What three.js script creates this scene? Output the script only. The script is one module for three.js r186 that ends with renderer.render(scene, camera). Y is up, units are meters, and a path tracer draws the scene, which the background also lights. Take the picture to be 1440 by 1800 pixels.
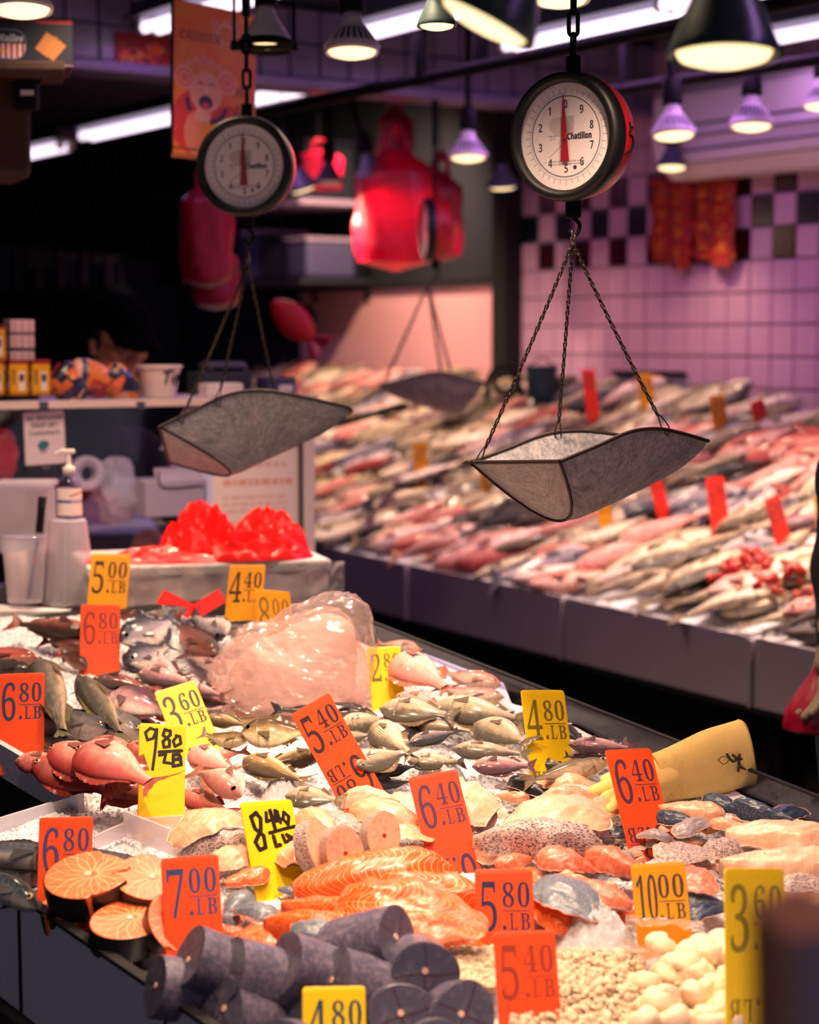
import * as THREE from 'three';
import { mergeGeometries, mergeVertices, toCreasedNormals } from 'three/addons/utils/BufferGeometryUtils.js';
import { RoundedBoxGeometry } from 'three/addons/geometries/RoundedBoxGeometry.js';
import { MarchingCubes } from 'three/addons/objects/MarchingCubes.js';
import { RectAreaLightUniformsLib } from 'three/addons/lights/RectAreaLightUniformsLib.js';
import { ImprovedNoise } from 'three/addons/math/ImprovedNoise.js';

// ---------------------------------------------------------------- camera, sky, exposure
RectAreaLightUniformsLib.init();
const FOCAL = 3359;                                   // focal length in pixels of the 1440 x 1800 frame
const scene = new THREE.Scene();
const camera = new THREE.PerspectiveCamera(2 * Math.atan(900 / FOCAL) * 180 / Math.PI, 0.8, 0.05, 60);
camera.position.set(0, 1.65, 0);
camera.rotation.x = -Math.atan(300 / FOCAL);
camera.updateMatrixWorld(true);
camera.updateProjectionMatrix();
camera.focus = 3.2;
camera.userData.fStop = 2.7;
scene.add(camera);
scene.background = new THREE.Color(0.27, 0.235, 0.29);   // dim evening street light through the open shop front
const renderer = new THREE.WebGLRenderer({ antialias: true });
renderer.toneMapping = THREE.LinearToneMapping;
renderer.toneMappingExposure = 1.0;
renderer.shadowMap.enabled = true;
const LAMP_CANDELA = 3.5, LAMP_COLOR = [1, 0.67, 0.46];      // warm reflector lamps over the fish
const TUBE_POWER = 2.9, TUBE_COLOR = [0.78, 0.27, 1.0];      // violet tubes under the ceiling

// ---------------------------------------------------------------- helpers
const V = (x = 0, y = 0, z = 0) => new THREE.Vector3(x, y, z);
const perlin = new ImprovedNoise();
function rng(seed) { let a = seed >>> 0; return () => { a = (a + 0x6D2B79F5) >>> 0; let t = a; t = Math.imul(t ^ (t >>> 15), t | 1); t ^= t + Math.imul(t ^ (t >>> 7), t | 61); return ((t ^ (t >>> 14)) >>> 0) / 4294967296; }; }
const R = rng(20240611);
const rr = (a, b) => a + (b - a) * R();
const n3 = (x, y, z) => perlin.noise(x, y, z);
const fbm = (x, y, z, o = 3) => { let s = 0, a = 0.5, f = 1; for (let i = 0; i < o; i++) { s += a * n3(x * f, y * f, z * f + i * 7.3); a *= 0.5; f *= 2.03; } return s; };
const clamp = THREE.MathUtils.clamp, lerp = THREE.MathUtils.lerp, sstep = THREE.MathUtils.smoothstep;
const C = (h) => new THREE.Color(h);
const at = (px, py, d) => V((px - 720) / FOCAL * d, (900 - py) / FOCAL * d, -d).applyMatrix4(camera.matrixWorld);   // a place seen at that spot, d metres away
function hit(px, py, plane) { const r = new THREE.Ray(camera.position.clone(), at(px, py, 1).sub(camera.position).normalize()); const o = V(); return r.intersectPlane(plane, o) ? o : null; }
const depthOf = (p) => -p.clone().applyMatrix4(camera.matrixWorldInverse).z;

const taken = new Map();
function numbered(n) { const k = taken.get(n) ?? 0; taken.set(n, k + 1); return k ? n + '_' + String(k).padStart(3, '0') : n; }
function thing(name, label, category, group) {
  const o = new THREE.Group(); o.name = numbered(name); scene.add(o);
  o.userData = { label, category }; if (group) o.userData.group = group;
  return o;
}
function mk(name, geo, m, parent, label) {
  const o = new THREE.Mesh(geo, m); o.name = name; o.castShadow = o.receiveShadow = true;
  if (label) o.userData.label = label;
  if (parent) parent.add(o); return o;
}
function single(name, geo, m, label, category, group) { const o = mk(numbered(name), geo, m, scene); o.userData = { label, category }; if (group) o.userData.group = group; return o; }
function struct(name, geo, m) { const o = mk(numbered(name), geo, m, scene); o.userData.kind = 'structure'; return o; }
function structGroup(name) { const o = new THREE.Group(); o.name = numbered(name); o.userData.kind = 'structure'; scene.add(o); return o; }
function copyOf(root, label, group) {
  const r = root.clone(); r.name = numbered(root.name.replace(/_\d{3}$/, '')); r.userData = { ...root.userData };
  if (label) r.userData.label = label; if (group) r.userData.group = group; scene.add(r); return r;
}
const merge = (list) => mergeGeometries(list.map((g) => { const h = g.index ? g.toNonIndexed() : g; for (const k of Object.keys(h.attributes)) if (!['position', 'normal', 'uv', 'color'].includes(k)) h.deleteAttribute(k); return h; }));
function sheet(p, thick) {                            // closed slab on four corners (given in turn), its thickness to the back
  const n = p[1].clone().sub(p[0]).cross(p[3].clone().sub(p[0])).normalize().multiplyScalar(-thick);
  const q = p.map((a) => a.clone().add(n)), pos = [], uv = [];
  const w = p[0].distanceTo(p[1]), h = p[0].distanceTo(p[3]);
  const quad = (a, b, c, d, uu, vv) => { for (const [x, i] of [[a, 0], [b, 1], [c, 2], [a, 0], [c, 2], [d, 3]]) { pos.push(x.x, x.y, x.z); uv.push(i === 1 || i === 2 ? uu : 0, i >= 2 ? vv : 0); } };
  quad(p[0], p[1], p[2], p[3], w, h); quad(q[1], q[0], q[3], q[2], w, h);
  for (let i = 0; i < 4; i++) { const j = (i + 1) % 4; quad(p[j], p[i], q[i], q[j], p[i].distanceTo(p[j]), thick); }
  const g = new THREE.BufferGeometry(); g.setAttribute('position', new THREE.Float32BufferAttribute(pos, 3)); g.setAttribute('uv', new THREE.Float32BufferAttribute(uv, 2)); g.computeVertexNormals(); return g;
}
const UP = V(0, 1, 0);
function bar(a, b, w, h, up = UP) {                   // box from a to b
  const x = b.clone().sub(a), L = x.length(); x.normalize(); const z = x.clone().cross(up).normalize(), y = z.clone().cross(x);
  const g = new RoundedBoxGeometry(L, h, w, 1, Math.min(w, h) * 0.18); g.applyMatrix4(new THREE.Matrix4().makeBasis(x, y, z).setPosition(a.clone().add(b).multiplyScalar(0.5))); return g;
}
const tube = (pts, r, seg = 0, rad = 8, closed = false) => new THREE.TubeGeometry(new THREE.CatmullRomCurve3(pts, closed), seg || pts.length * 6, r, rad, closed);
const rod = (a, b, r, rad = 10) => { const d = b.clone().sub(a), g = new THREE.CylinderGeometry(r, r, d.length(), rad); g.applyQuaternion(new THREE.Quaternion().setFromUnitVectors(UP, d.clone().normalize())); g.translate(...a.clone().add(b).multiplyScalar(0.5).toArray()); return g; };
const rbox = (w, h, d, r = 0.004, x = 0, y = 0, z = 0) => { const g = new RoundedBoxGeometry(w, h, d, 2, Math.min(r, w / 2.1, h / 2.1, d / 2.1)); g.translate(x, y, z); return g; };
const lathe = (pts, seg = 32) => new THREE.LatheGeometry(pts.map(([x, y]) => new THREE.Vector2(x, y)), seg);
function spline(points) {                             // smooth curve through [t, value] pairs
  return (t) => { let i = 0; while (i < points.length - 2 && t > points[i + 1][0]) i++; const [a, p] = points[i], [b, q] = points[i + 1], k = clamp((t - a) / (b - a), 0, 1);
    const m0 = i ? (q - points[i - 1][1]) / (b - points[i - 1][0]) * (b - a) : q - p, m1 = i < points.length - 2 ? (points[i + 2][1] - p) / (points[i + 2][0] - a) * (b - a) : q - p, k2 = k * k, k3 = k2 * k;
    return (2 * k3 - 3 * k2 + 1) * p + (k3 - 2 * k2 + k) * m0 + (3 * k2 - 2 * k3) * q + (k3 - k2) * m1; };
}
function grid(nu, nv, f, wrapV = false) {             // surface from f(u, v) -> {p, c?}, with uv
  const pos = [], uv = [], col = [], idx = []; let hasC = false;
  for (let i = 0; i <= nu; i++) for (let j = 0; j <= nv; j++) { const r = f(i / nu, j / nv), p = r.p ?? r; pos.push(p.x, p.y, p.z); uv.push(i / nu, j / nv); if (r.c) { hasC = true; col.push(r.c.r, r.c.g, r.c.b); } }
  for (let i = 0; i < nu; i++) for (let j = 0; j < nv; j++) { const a = i * (nv + 1) + j, b = a + nv + 1; idx.push(a, b, a + 1, b, b + 1, a + 1); }
  const g = new THREE.BufferGeometry(); g.setAttribute('position', new THREE.Float32BufferAttribute(pos, 3)); g.setAttribute('uv', new THREE.Float32BufferAttribute(uv, 2)); if (hasC) g.setAttribute('color', new THREE.Float32BufferAttribute(col, 3)); g.setIndex(idx); g.computeVertexNormals();
  if (wrapV) { const n = g.attributes.normal; for (let i = 0; i <= nu; i++) { const a = i * (nv + 1), b = a + nv; const x = n.getX(a) + n.getX(b), y = n.getY(a) + n.getY(b), z = n.getZ(a) + n.getZ(b), l = Math.hypot(x, y, z) || 1; n.setXYZ(a, x / l, y / l, z / l); n.setXYZ(b, x / l, y / l, z / l); } }
  return g;
}
function paint(g, c) { const n = g.attributes.position.count, a = new Float32Array(n * 3); for (let i = 0; i < n; i++) { a[i * 3] = c.r; a[i * 3 + 1] = c.g; a[i * 3 + 2] = c.b; } g.setAttribute('color', new THREE.BufferAttribute(a, 3)); return g; }

// ---------------------------------------------------------------- textures and materials
function canvas(w, h, draw) { const c = document.createElement('canvas'); c.width = w; c.height = h; draw(c.getContext('2d'), w, h); const t = new THREE.CanvasTexture(c); t.colorSpace = THREE.SRGBColorSpace; t.anisotropy = 4; t.wrapS = t.wrapT = THREE.RepeatWrapping; return t; }
function noiseTex(n, f, srgb = false) {               // f(u, v) -> [r, g, b] 0..1
  const d = new Uint8Array(n * n * 4); for (let j = 0; j < n; j++) for (let i = 0; i < n; i++) { const c = f(i / n, j / n), k = (j * n + i) * 4; d[k] = clamp(c[0], 0, 1) * 255; d[k + 1] = clamp(c[1], 0, 1) * 255; d[k + 2] = clamp(c[2], 0, 1) * 255; d[k + 3] = 255; }
  const t = new THREE.DataTexture(d, n, n); t.wrapS = t.wrapT = THREE.RepeatWrapping; t.magFilter = THREE.LinearFilter; t.minFilter = THREE.LinearMipmapLinearFilter; t.generateMipmaps = true; if (srgb) t.colorSpace = THREE.SRGBColorSpace; t.needsUpdate = true; return t;
}
const rep = (t, x, y) => { const c = t.clone(); c.wrapS = c.wrapT = THREE.RepeatWrapping; c.repeat.set(x, y); c.needsUpdate = true; return c; };
const tile2 = (u, v, f, s) => { const a = u * 2 * Math.PI, b = v * 2 * Math.PI; return n3(Math.cos(a) * f + s, Math.sin(a) * f + Math.cos(b) * f, Math.sin(b) * f + s * 1.7); };   // wraps round
const grainTex = noiseTex(256, (u, v) => { const g = 0.5 + 0.35 * tile2(u, v, 6, 1) + 0.3 * tile2(u, v, 17, 5); return [g, g, g]; });
const scaleTex = noiseTex(256, (u, v) => { const n = 8; let y = v * n, row = Math.floor(y), x = u * n + (row % 2) * 0.5; const fx = x - Math.floor(x) - 0.5, fy = y - row; const d = Math.hypot(fx * 1.5, fy - 0.1); const g = clamp(1 - d * 0.9, 0, 1); return [g, g, g]; });
const M = {};
const std = (name, o) => (M[name] = new THREE.MeshStandardMaterial({ name, ...o }));
const phy = (name, o) => (M[name] = new THREE.MeshPhysicalMaterial({ name, ...o }));
phy('blackMetal', { color: 0x040406, roughness: 0.7, specularIntensity: 0.3 });
std('darkPaint', { color: 0x07070c, roughness: 0.8 });
phy('rubber', { color: 0x08080b, roughness: 0.75, specularIntensity: 0.4 });
std('chainSteel', { color: 0x403632, roughness: 0.42, metalness: 0.85 });
std('steel', { color: 0xb4b4bc, roughness: 0.38, metalness: 0.8, bumpMap: rep(grainTex, 3, 3), bumpScale: 0.0004 });
std('greySteel', { color: 0x9a9cae, roughness: 0.36, metalness: 0.3, bumpMap: rep(grainTex, 2, 2), bumpScale: 0.0006 });
phy('redEnamel', { color: 0xc01018, roughness: 0.5, clearcoat: 0.12, clearcoatRoughness: 0.3, bumpMap: rep(grainTex, 2, 2), bumpScale: 0.0004 });
phy('blackEnamel', { color: 0x050608, roughness: 0.5 });
std('whitePlastic', { color: 0xe6e2e2, roughness: 0.42 });
std('whitePaper', { color: 0xece6e2, roughness: 0.85 });
std('foam', { color: 0xefe9e6, roughness: 0.75, bumpMap: rep(grainTex, 8, 8), bumpScale: 0.0008 });
phy('clear', { color: 0xffffff, roughness: 0.04, transmission: 1, thickness: 0, ior: 1.45 });
phy('caseGlass', { color: 0xf2f4ff, roughness: 0.05, transmission: 1, thickness: 0, ior: 1.5 });
phy('frosted', { color: 0xf0eaf0, roughness: 0.45, transmission: 0.7, thickness: 0, ior: 1.45 });
phy('film', { color: 0xfdf4f2, roughness: 0.2, transmission: 0.62, thickness: 0, ior: 1.5, side: THREE.DoubleSide });
phy('wet', { vertexColors: true, roughness: 0.45, clearcoat: 0.3, clearcoatRoughness: 0.14, bumpMap: rep(scaleTex, 14, 9), bumpScale: 0.0011, side: THREE.DoubleSide });
phy('wetScale', { vertexColors: true, roughness: 0.42, clearcoat: 0.35, clearcoatRoughness: 0.2, bumpMap: rep(scaleTex, 8, 6), bumpScale: 0.0018 });
phy('eye', { vertexColors: true, roughness: 0.1, clearcoat: 1 });
std('ice', { color: 0xeef0f4, roughness: 0.5, bumpMap: rep(grainTex, 10, 10), bumpScale: 0.003 });
phy('iceGrain', { color: 0xf4f6fa, roughness: 0.25, transmission: 0.25, thickness: 0, flatShading: true });

// ---------------------------------------------------------------- the room
const AX = V(-Math.sin(33 * Math.PI / 180), 0, -Math.cos(33 * Math.PI / 180));   // the shop's long axis, going away from the street
const NX = V(-Math.cos(33 * Math.PI / 180), 0, Math.sin(33 * Math.PI / 180));    // from the tiled wall into the shop
const OW = at(1400, 455, 6.5).setY(0);
const wp = (s, y, d = 0) => OW.clone().addScaledVector(AX, s).addScaledVector(NX, d).setY(y);
const wallPlane = new THREE.Plane().setFromNormalAndCoplanarPoint(NX, OW);
const wallS = (px, py) => hit(px, py, wallPlane).sub(OW).dot(AX);
const onHeight = (px, py, h) => hit(px, py, new THREE.Plane(UP, -h));
const CEIL = 2.76;
std('tilePinkLit', { color: 0xc89cb8, roughness: 0.28 }); std('tileShaded', { color: 0x7a6c90, roughness: 0.3 });  // white tiles: pink light put into the wall copy, shade into the beam copy
std('tileBlack', { color: 0x0d141a, roughness: 0.25 });
std('tileMaroon', { color: 0x36060f, roughness: 0.25 });
std('grout', { color: 0x8a7c88, roughness: 0.9 });
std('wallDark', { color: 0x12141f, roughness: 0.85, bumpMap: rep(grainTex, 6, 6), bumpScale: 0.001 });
std('ceilingPaint', { color: 0x2c2a3c, roughness: 0.85, bumpMap: rep(grainTex, 8, 8), bumpScale: 0.001 });
std('floorConcrete', { color: 0x0d0c0e, roughness: 0.6, bumpMap: rep(grainTex, 12, 12), bumpScale: 0.001 });
struct('floor', sheet([V(-9, 0, 3), V(9, 0, 3), V(9, 0, -15), V(-9, 0, -15)], 0.1), M.floorConcrete);
struct('ceiling', sheet([V(-9, CEIL, -15), V(9, CEIL, -15), V(9, CEIL, 3), V(-9, CEIL, 3)], 0.1), M.ceilingPaint);

const PITCH = 0.112, BAND0 = hit(1390, 454, wallPlane).y, S0 = wallS(1402, 430), POST = wallS(914, 450);
function tileGeo(w, h, t = 0.009) { const g = rbox(w - 0.0055, h - 0.0055, t, 0.0024); return new THREE.BoxGeometry(w - 0.0055, h - 0.0055, t).index ? bevelTile(w - 0.0055, h - 0.0055, t) : g; }
function bevelTile(w, h, t) {                         // tile with chamfered front edges
  const c = 0.003, x = w / 2, y = h / 2, P = [[-x, -y, 0], [x, -y, 0], [x, y, 0], [-x, y, 0], [-x + c, -y + c, t], [x - c, -y + c, t], [x - c, y - c, t], [-x + c, y - c, t]];
  const f = [[4, 5, 6], [4, 6, 7]]; for (let i = 0; i < 4; i++) { const j = (i + 1) % 4; f.push([i, j, 4 + j], [i, 4 + j, 4 + i]); }
  const g = new THREE.BufferGeometry(); g.setAttribute('position', new THREE.Float32BufferAttribute(f.flat().flatMap((i) => P[i]), 3)); g.setAttribute('uv', new THREE.Float32BufferAttribute(f.flat().flatMap((i) => [P[i][0], P[i][1]]), 2)); g.computeVertexNormals(); return g;
}
{ // the tiled wall with its checkered band
  const w = structGroup('wall_right');
  mk('wall_backing', sheet([wp(POST, 0), wp(-4.2, 0), wp(-4.2, CEIL), wp(POST, CEIL)], 0.15), M.grout, w);
  const g = tileGeo(PITCH, PITCH), q = new THREE.Quaternion().setFromRotationMatrix(new THREE.Matrix4().makeBasis(AX.clone().negate(), UP, NX));
  const far = [];
  for (let k = -30; k < 20; k++) for (let r = -14; r < 8; r++) {
    const s = S0 + (k + 0.5) * PITCH, y = BAND0 + (r + 0.5) * PITCH;
    if (s > POST - 0.03 || y > CEIL - 0.05 || y < 0.3 || s < -3.9) continue;
    const even = ((k % 2) + 2) % 2 === 0;
    const m = r === 0 || r === 2 ? (even ? M.tileMaroon : M.tilePinkLit) : r === 1 ? (even ? M.tilePinkLit : M.tileBlack) : M.tilePinkLit;
    const p = wp(s, y, 0.0005), shown = k >= -2 && r >= -6;
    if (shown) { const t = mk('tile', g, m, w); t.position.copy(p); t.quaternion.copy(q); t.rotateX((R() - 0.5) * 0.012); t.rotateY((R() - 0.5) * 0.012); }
    else far.push([p, m]);
  }
  for (const m of [M.tilePinkLit, M.tileBlack, M.tileMaroon]) { const l = far.filter((f) => f[1] === m); if (!l.length) continue; const i = new THREE.InstancedMesh(g, m, l.length); l.forEach(([p], n) => i.setMatrixAt(n, new THREE.Matrix4().compose(p, q, V(1, 1, 1)))); i.name = 'tile_field'; i.userData.kind = 'stuff'; i.receiveShadow = true; w.add(i); }
}
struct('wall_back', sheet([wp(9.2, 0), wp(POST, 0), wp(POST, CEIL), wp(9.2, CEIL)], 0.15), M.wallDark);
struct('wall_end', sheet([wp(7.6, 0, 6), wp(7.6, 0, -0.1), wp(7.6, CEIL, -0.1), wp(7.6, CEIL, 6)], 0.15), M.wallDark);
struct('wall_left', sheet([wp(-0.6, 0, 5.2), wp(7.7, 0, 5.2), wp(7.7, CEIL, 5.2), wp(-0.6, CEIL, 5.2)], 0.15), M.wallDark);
struct('trim_1', bar(wp(POST + 0.02, 0.2, 0.05), wp(POST + 0.02, CEIL, 0.05), 0.1, 0.1, AX), M.darkPaint);
struct('trim_2', bar(hit(540, 506, wallPlane).addScaledVector(NX, 0.03), hit(893, 490, wallPlane).addScaledVector(NX, 0.03), 0.05, 0.05), M.darkPaint);
{ // white board fixed to the wall beyond the post
  std('board', { color: 0xe2a8a8, roughness: 0.6, bumpMap: rep(grainTex, 2, 2), bumpScale: 0.002 });  // white board with the pink of the light put into its colour
  const a = wallS(888, 500), b = wallS(538, 512), t = thing('wall_board', 'plain white board fixed to the dark wall behind the third scale pan', 'board');
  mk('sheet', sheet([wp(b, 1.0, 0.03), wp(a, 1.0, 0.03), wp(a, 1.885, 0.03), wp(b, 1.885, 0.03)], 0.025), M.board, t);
  mk('edge_strip', bar(wp(b, 1.89, 0.035), wp(a, 1.89, 0.035), 0.03, 0.016), M.greySteel, t);
}
{ // tiled beam across the shop
  const P0 = at(560, 143, 6.3), w = structGroup('ceiling_beam'), bp = (s, y, d = 0) => P0.clone().addScaledVector(NX, s).addScaledVector(AX, -d).setY(y), y0 = P0.y;
  mk('beam_core', merge([sheet([bp(2.6, y0), bp(-2.2, y0), bp(-2.2, CEIL), bp(2.6, CEIL)], 0.14)]), M.wallDark, w);
  mk('beam_edge', bar(bp(2.6, y0 - 0.012, -0.05), bp(-2.2, y0 - 0.012, -0.05), 0.16, 0.035), M.tileShaded, w);
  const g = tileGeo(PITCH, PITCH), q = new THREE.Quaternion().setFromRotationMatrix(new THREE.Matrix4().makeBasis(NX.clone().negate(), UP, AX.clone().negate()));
  for (let k = -13; k < 12; k++) for (let r = 0; r < 2; r++) { const t = mk('tile', g, M.tileShaded, w); t.position.copy(bp((k + 0.5) * PITCH, y0 + 0.005 + (r + 0.5) * PITCH, 0.001)); t.quaternion.copy(q); }
}

// ---------------------------------------------------------------- ceiling tubes
M.tubeGlow = new THREE.MeshStandardMaterial({ name: 'tubeGlow', color: 0xffffff, emissive: new THREE.Color(1.0, 0.8, 1.0), emissiveIntensity: 1.7 });
std('fixture', { color: 0x4a4860, roughness: 0.5, metalness: 0.2 });
function fixture(start, len, label, power = 1) {      // start: its far end; runs back towards the street
  const t = thing('tube_light', label, 'ceiling light', 'violet tube lights under the ceiling');
  const x = AX.clone().negate(), at2 = (s, dy, dz) => start.clone().addScaledVector(x, s).addScaledVector(NX, dz).add(V(0, dy, 0));
  mk('housing', merge([bar(at2(-0.03, 0.055, 0), at2(len + 0.03, 0.055, 0), 0.1, 0.05), bar(at2(-0.03, 0.033, 0), at2(len + 0.03, 0.033, 0), 0.15, 0.012)]), M.fixture, t);
  for (const z of [-0.024, 0.024]) {
    const u = mk('tube', rod(at2(0.02, 0, z), at2(len - 0.02, 0, z), 0.0165, 14), M.tubeGlow, t);
    for (const s of [0, len - 0.022]) mk('end_cap', rod(at2(s, 0, z), at2(s + 0.022, 0, z), 0.0172, 14), M.whitePlastic, t);
  }
  for (const s of [0.02, len - 0.02]) mk('holder', bar(at2(s, 0.04, -0.045), at2(s, 0.04, 0.045), 0.02, 0.05), M.whitePlastic, t);
  const l = new THREE.RectAreaLight(new THREE.Color(...TUBE_COLOR), 6 * TUBE_POWER * power, len, 0.08); l.name = 'tube_glow_light';
  const m = new THREE.Matrix4().makeBasis(x, UP.clone().cross(x), UP).setPosition(at2(len / 2, -0.025, 0)); l.applyMatrix4(m); scene.add(l);
}
fixture(onHeight(262, 52, 2.6), 1.22, 'tube light behind the top of the orange painted sign', 0.28);
fixture(onHeight(640, 60, 2.6), 1.22, 'tube light above the beam between the two scale chains', 0.28);
fixture(onHeight(893, 84, 2.6), 1.22, 'tube light passing behind the chain of the big scale');
fixture(onHeight(1345, 70, 2.6), 1.22, 'tube light beside the big green lamp shade', 0.5);
fixture(onHeight(1168, 12, 2.6), 1.22, 'highest tube light above the big green lamp shade', 0.5);
fixture(onHeight(150, 241, 2.5), 1.9, 'long tube light beyond the tiled beam behind the painted sign', 0.5);
fixture(onHeight(24, 277, 2.5), 0.62, 'short tube light at the dark far end over the cashier', 0.5);
fixture(V(0.8, 2.62, -2.4), 1.22, 'tube light over the street end of the fish table', 0.8);

// ---------------------------------------------------------------- lamp rails
{
  const a = onHeight(700, 147, 2.44), d = AX.clone().negate();
  const t = thing('lamp_rail', 'black pipe rail running below the tubes behind the big scale', 'rail');
  mk('pipe', rod(a.clone().addScaledVector(d, -0.9), a.clone().addScaledVector(d, 2.6), 0.019), M.blackMetal, t);
  for (const [px, py] of [[740, 138], [846, 120]]) { const p = onHeight(px, py, 2.44); mk('drop_rod', rod(p, p.clone().setY(CEIL), px < 800 ? 0.02 : 0.026), M.blackMetal, t); }
  const b = at(1082, 158, 5.9), c = at(1460, 100, 5.0), u = thing('lamp_rail', 'black pipe rail carrying the two ribbed lamps before the air conditioner', 'rail');
  mk('pipe', rod(b.clone().addScaledVector(c.clone().sub(b), -0.15), c.clone().addScaledVector(c.clone().sub(b), 0.8), 0.018), M.blackMetal, u);
  for (const k of [0.05, 1.2]) { const p = b.clone().lerp(c, k); mk('drop_rod', rod(p, p.clone().setY(CEIL), 0.016), M.blackMetal, u); }
  const r2 = thing('lamp_rail', 'dark pipe rail over the fish table at the top edge', 'rail'); const e = at(480, -90, 3.4), f = at(1300, -210, 2.5);
  mk('pipe', rod(e.clone().lerp(f, -0.8), e.clone().lerp(f, 1.2), 0.018), M.blackMetal, r2);
  for (const k of [-0.3, 0.9]) { const p = e.clone().lerp(f, k); mk('drop_rod', rod(p, p.clone().setY(CEIL), 0.014), M.blackMetal, r2); }
}

// ---------------------------------------------------------------- reflector lamps
M.lensGlow = new THREE.MeshStandardMaterial({ name: 'lensGlow', color: 0xfff0d0, emissive: new THREE.Color(1.0, 0.76, 0.38), emissiveIntensity: 1.9, roughness: 0.4 });
std('lampWhite', { color: 0xe0d6e2, roughness: 0.45 });
std('lampSlot', { color: 0x4c465e, roughness: 0.6 });
std('lampGrey', { color: 0x5a586c, roughness: 0.45, metalness: 0.2 });
std('lampGreen', { color: 0x3c4c4a, roughness: 0.3, metalness: 0.5 });
function lampBody(root, style, dia, stem) {           // lens centre at the origin, facing down
  const r = dia / 2;
  mk('lens', lathe([[0, -0.008], [r * 0.5, -0.006], [r * 0.8, -0.001], [r * 0.86, 0.004], [r * 0.86, 0.008]].map(([a, b]) => [a, b * r / 0.05]), 40), M.lensGlow, root);
  const prof = style === 'green' ? [[0.86, 0.1], [1.0, -0.02], [1.03, 0.02], [0.98, 0.2], [0.8, 0.62], [0.58, 1.12], [0.46, 1.5], [0.4, 1.9], [0, 1.92]] : [[0.86, 0.1], [0.97, 0.0], [1.0, 0.07], [0.99, 0.2], [0.72, 0.62], [0.5, 0.98], [0.38, 1.22], [0.34, 1.5], [0, 1.52]];
  const m = style === 'green' ? M.lampGreen : style === 'grey' ? M.lampGrey : M.lampWhite;
  mk('reflector', lathe(prof.map(([a, b]) => [a * r, b * r]), 44), m, root);
  if (style === 'ribbed') {                           // cooling slots between raised ribs
    const g = []; for (let i = 0; i < 22; i++) { const a = i / 22 * Math.PI * 2, f = new THREE.BoxGeometry(0.0022, r * 0.95, r * 0.06); f.rotateX(-0.62); f.translate(0, r * 0.6, r * 0.78); f.rotateY(a); g.push(f); }
    mk('rib', merge(g), M.lampWhite, root);
    const s = []; for (let i = 0; i < 22; i++) { const a = (i + 0.5) / 22 * Math.PI * 2, f = new THREE.BoxGeometry(r * 0.11, r * 0.62, 0.0015); f.rotateX(-0.62); f.translate(0, r * 0.62, r * 0.735); f.rotateY(a); s.push(f); }
    mk('cooling_slot', merge(s), M.lampSlot, root);
  }
  const top = style === 'green' ? 1.85 : 1.48, k = style === 'green' ? 0.45 : 0.42;
  mk('socket', lathe([[0, top * r], [k * r, top * r], [(k + 0.06) * r, top * r + 0.004], [(k + 0.06) * r, top * r + 0.03], [(k + 0.02) * r, top * r + 0.034], [(k + 0.02) * r, top * r + 0.075], [0, top * r + 0.078]], 24), M.rubber, root);
  if (stem > 0) mk('stem', rod(V(0, top * r + 0.07, 0), V(0, top * r + 0.07 + stem, 0), 0.011), M.blackMetal, root);
}
function lamp(px, py, d, dia, style, label, o = {}) {
  const t = thing('spot_lamp', label, 'lamp', 'hanging reflector lamps over the fish'), p = at(px, py, d);
  const aim = V(0, -1, 0).add(p.clone().sub(camera.position).setY(0).normalize().multiplyScalar(-(o.tilt ?? 0.12))).addScaledVector(V(1, 0, 0), o.side ?? 0).normalize();
  lampBody(t, style, dia, d > 6 ? CEIL - p.y - dia * 0.74 - 0.07 : o.stem ?? 0.08);
  t.position.copy(p); t.quaternion.setFromUnitVectors(V(0, -1, 0), aim);
  if (o.off) { t.traverse((m) => { if (m.name === 'lens') m.material = M.lampWhite; }); return t; }
  const l = new THREE.SpotLight(new THREE.Color(...LAMP_COLOR), LAMP_CANDELA * (o.power ?? 1), 0, o.angle ?? 0.92, 0.9, 2); l.name = 'spot_lamp_light';
  l.position.copy(p).addScaledVector(aim, 0.03); l.target.position.copy(p).add(V(0, -1, 0).lerp(aim, o.turned ?? 0.5)); l.castShadow = true; l.shadow.radius = 1.8; l.shadow.mapSize.set(1024, 1024); scene.add(l);
  return t;
}
lamp(619, 94, 4.24, 0.12, 'ribbed', 'white ribbed lamp at the top between the two scales, black socket above');
lamp(468, 76, 4.35, 0.112, 'plain', 'white lamp in a black wire bracket beside the chain of the smaller scale');
lamp(38, 20, 3.66, 0.122, 'plain', 'glowing lamp above the dark cracker carton');
lamp(1273, 100, 2.1, 0.122, 'green', 'big dark green shade lamp with a wide glowing lens', { tilt: 0.1, power: 0.5 });
lamp(823, 279, 6.1, 0.12, 'ribbed', 'white ribbed lamp hanging before the dark panel between the scales', { stem: 0.16 });
lamp(884, 330, 7.0, 0.12, 'grey', 'grey lamp tucked against the rim of the big scale', { angle: 1.3, power: 0.4, tilt: -0.1, side: 0.05, turned: 0.5 });
lamp(656, 309, 7.0, 0.12, 'grey', 'grey lamp glowing in front of the hanging red bag', { angle: 1.35, power: 1.6, tilt: -0.15, side: 0.3, turned: 1 });
lamp(533, 333, 7.0, 0.12, 'grey', 'grey lamp half hidden by the rim of the smaller scale', { angle: 1.35, power: 1.6, tilt: -0.15, side: 0.3, turned: 1 });
lamp(578, 322, 7.4, 0.115, 'grey', 'unlit grey lamp next to the smaller scale', { off: true });
lamp(1185, 240, 5.4, 0.122, 'ribbed', 'white ribbed lamp above the red paper hanging', { tilt: 0.16, side: 0.05, stem: 0.1 });
lamp(1181, 296, 6.6, 0.108, 'grey', 'small lamp directly below another lamp over the red paper hanging', { power: 0.5 });
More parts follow.
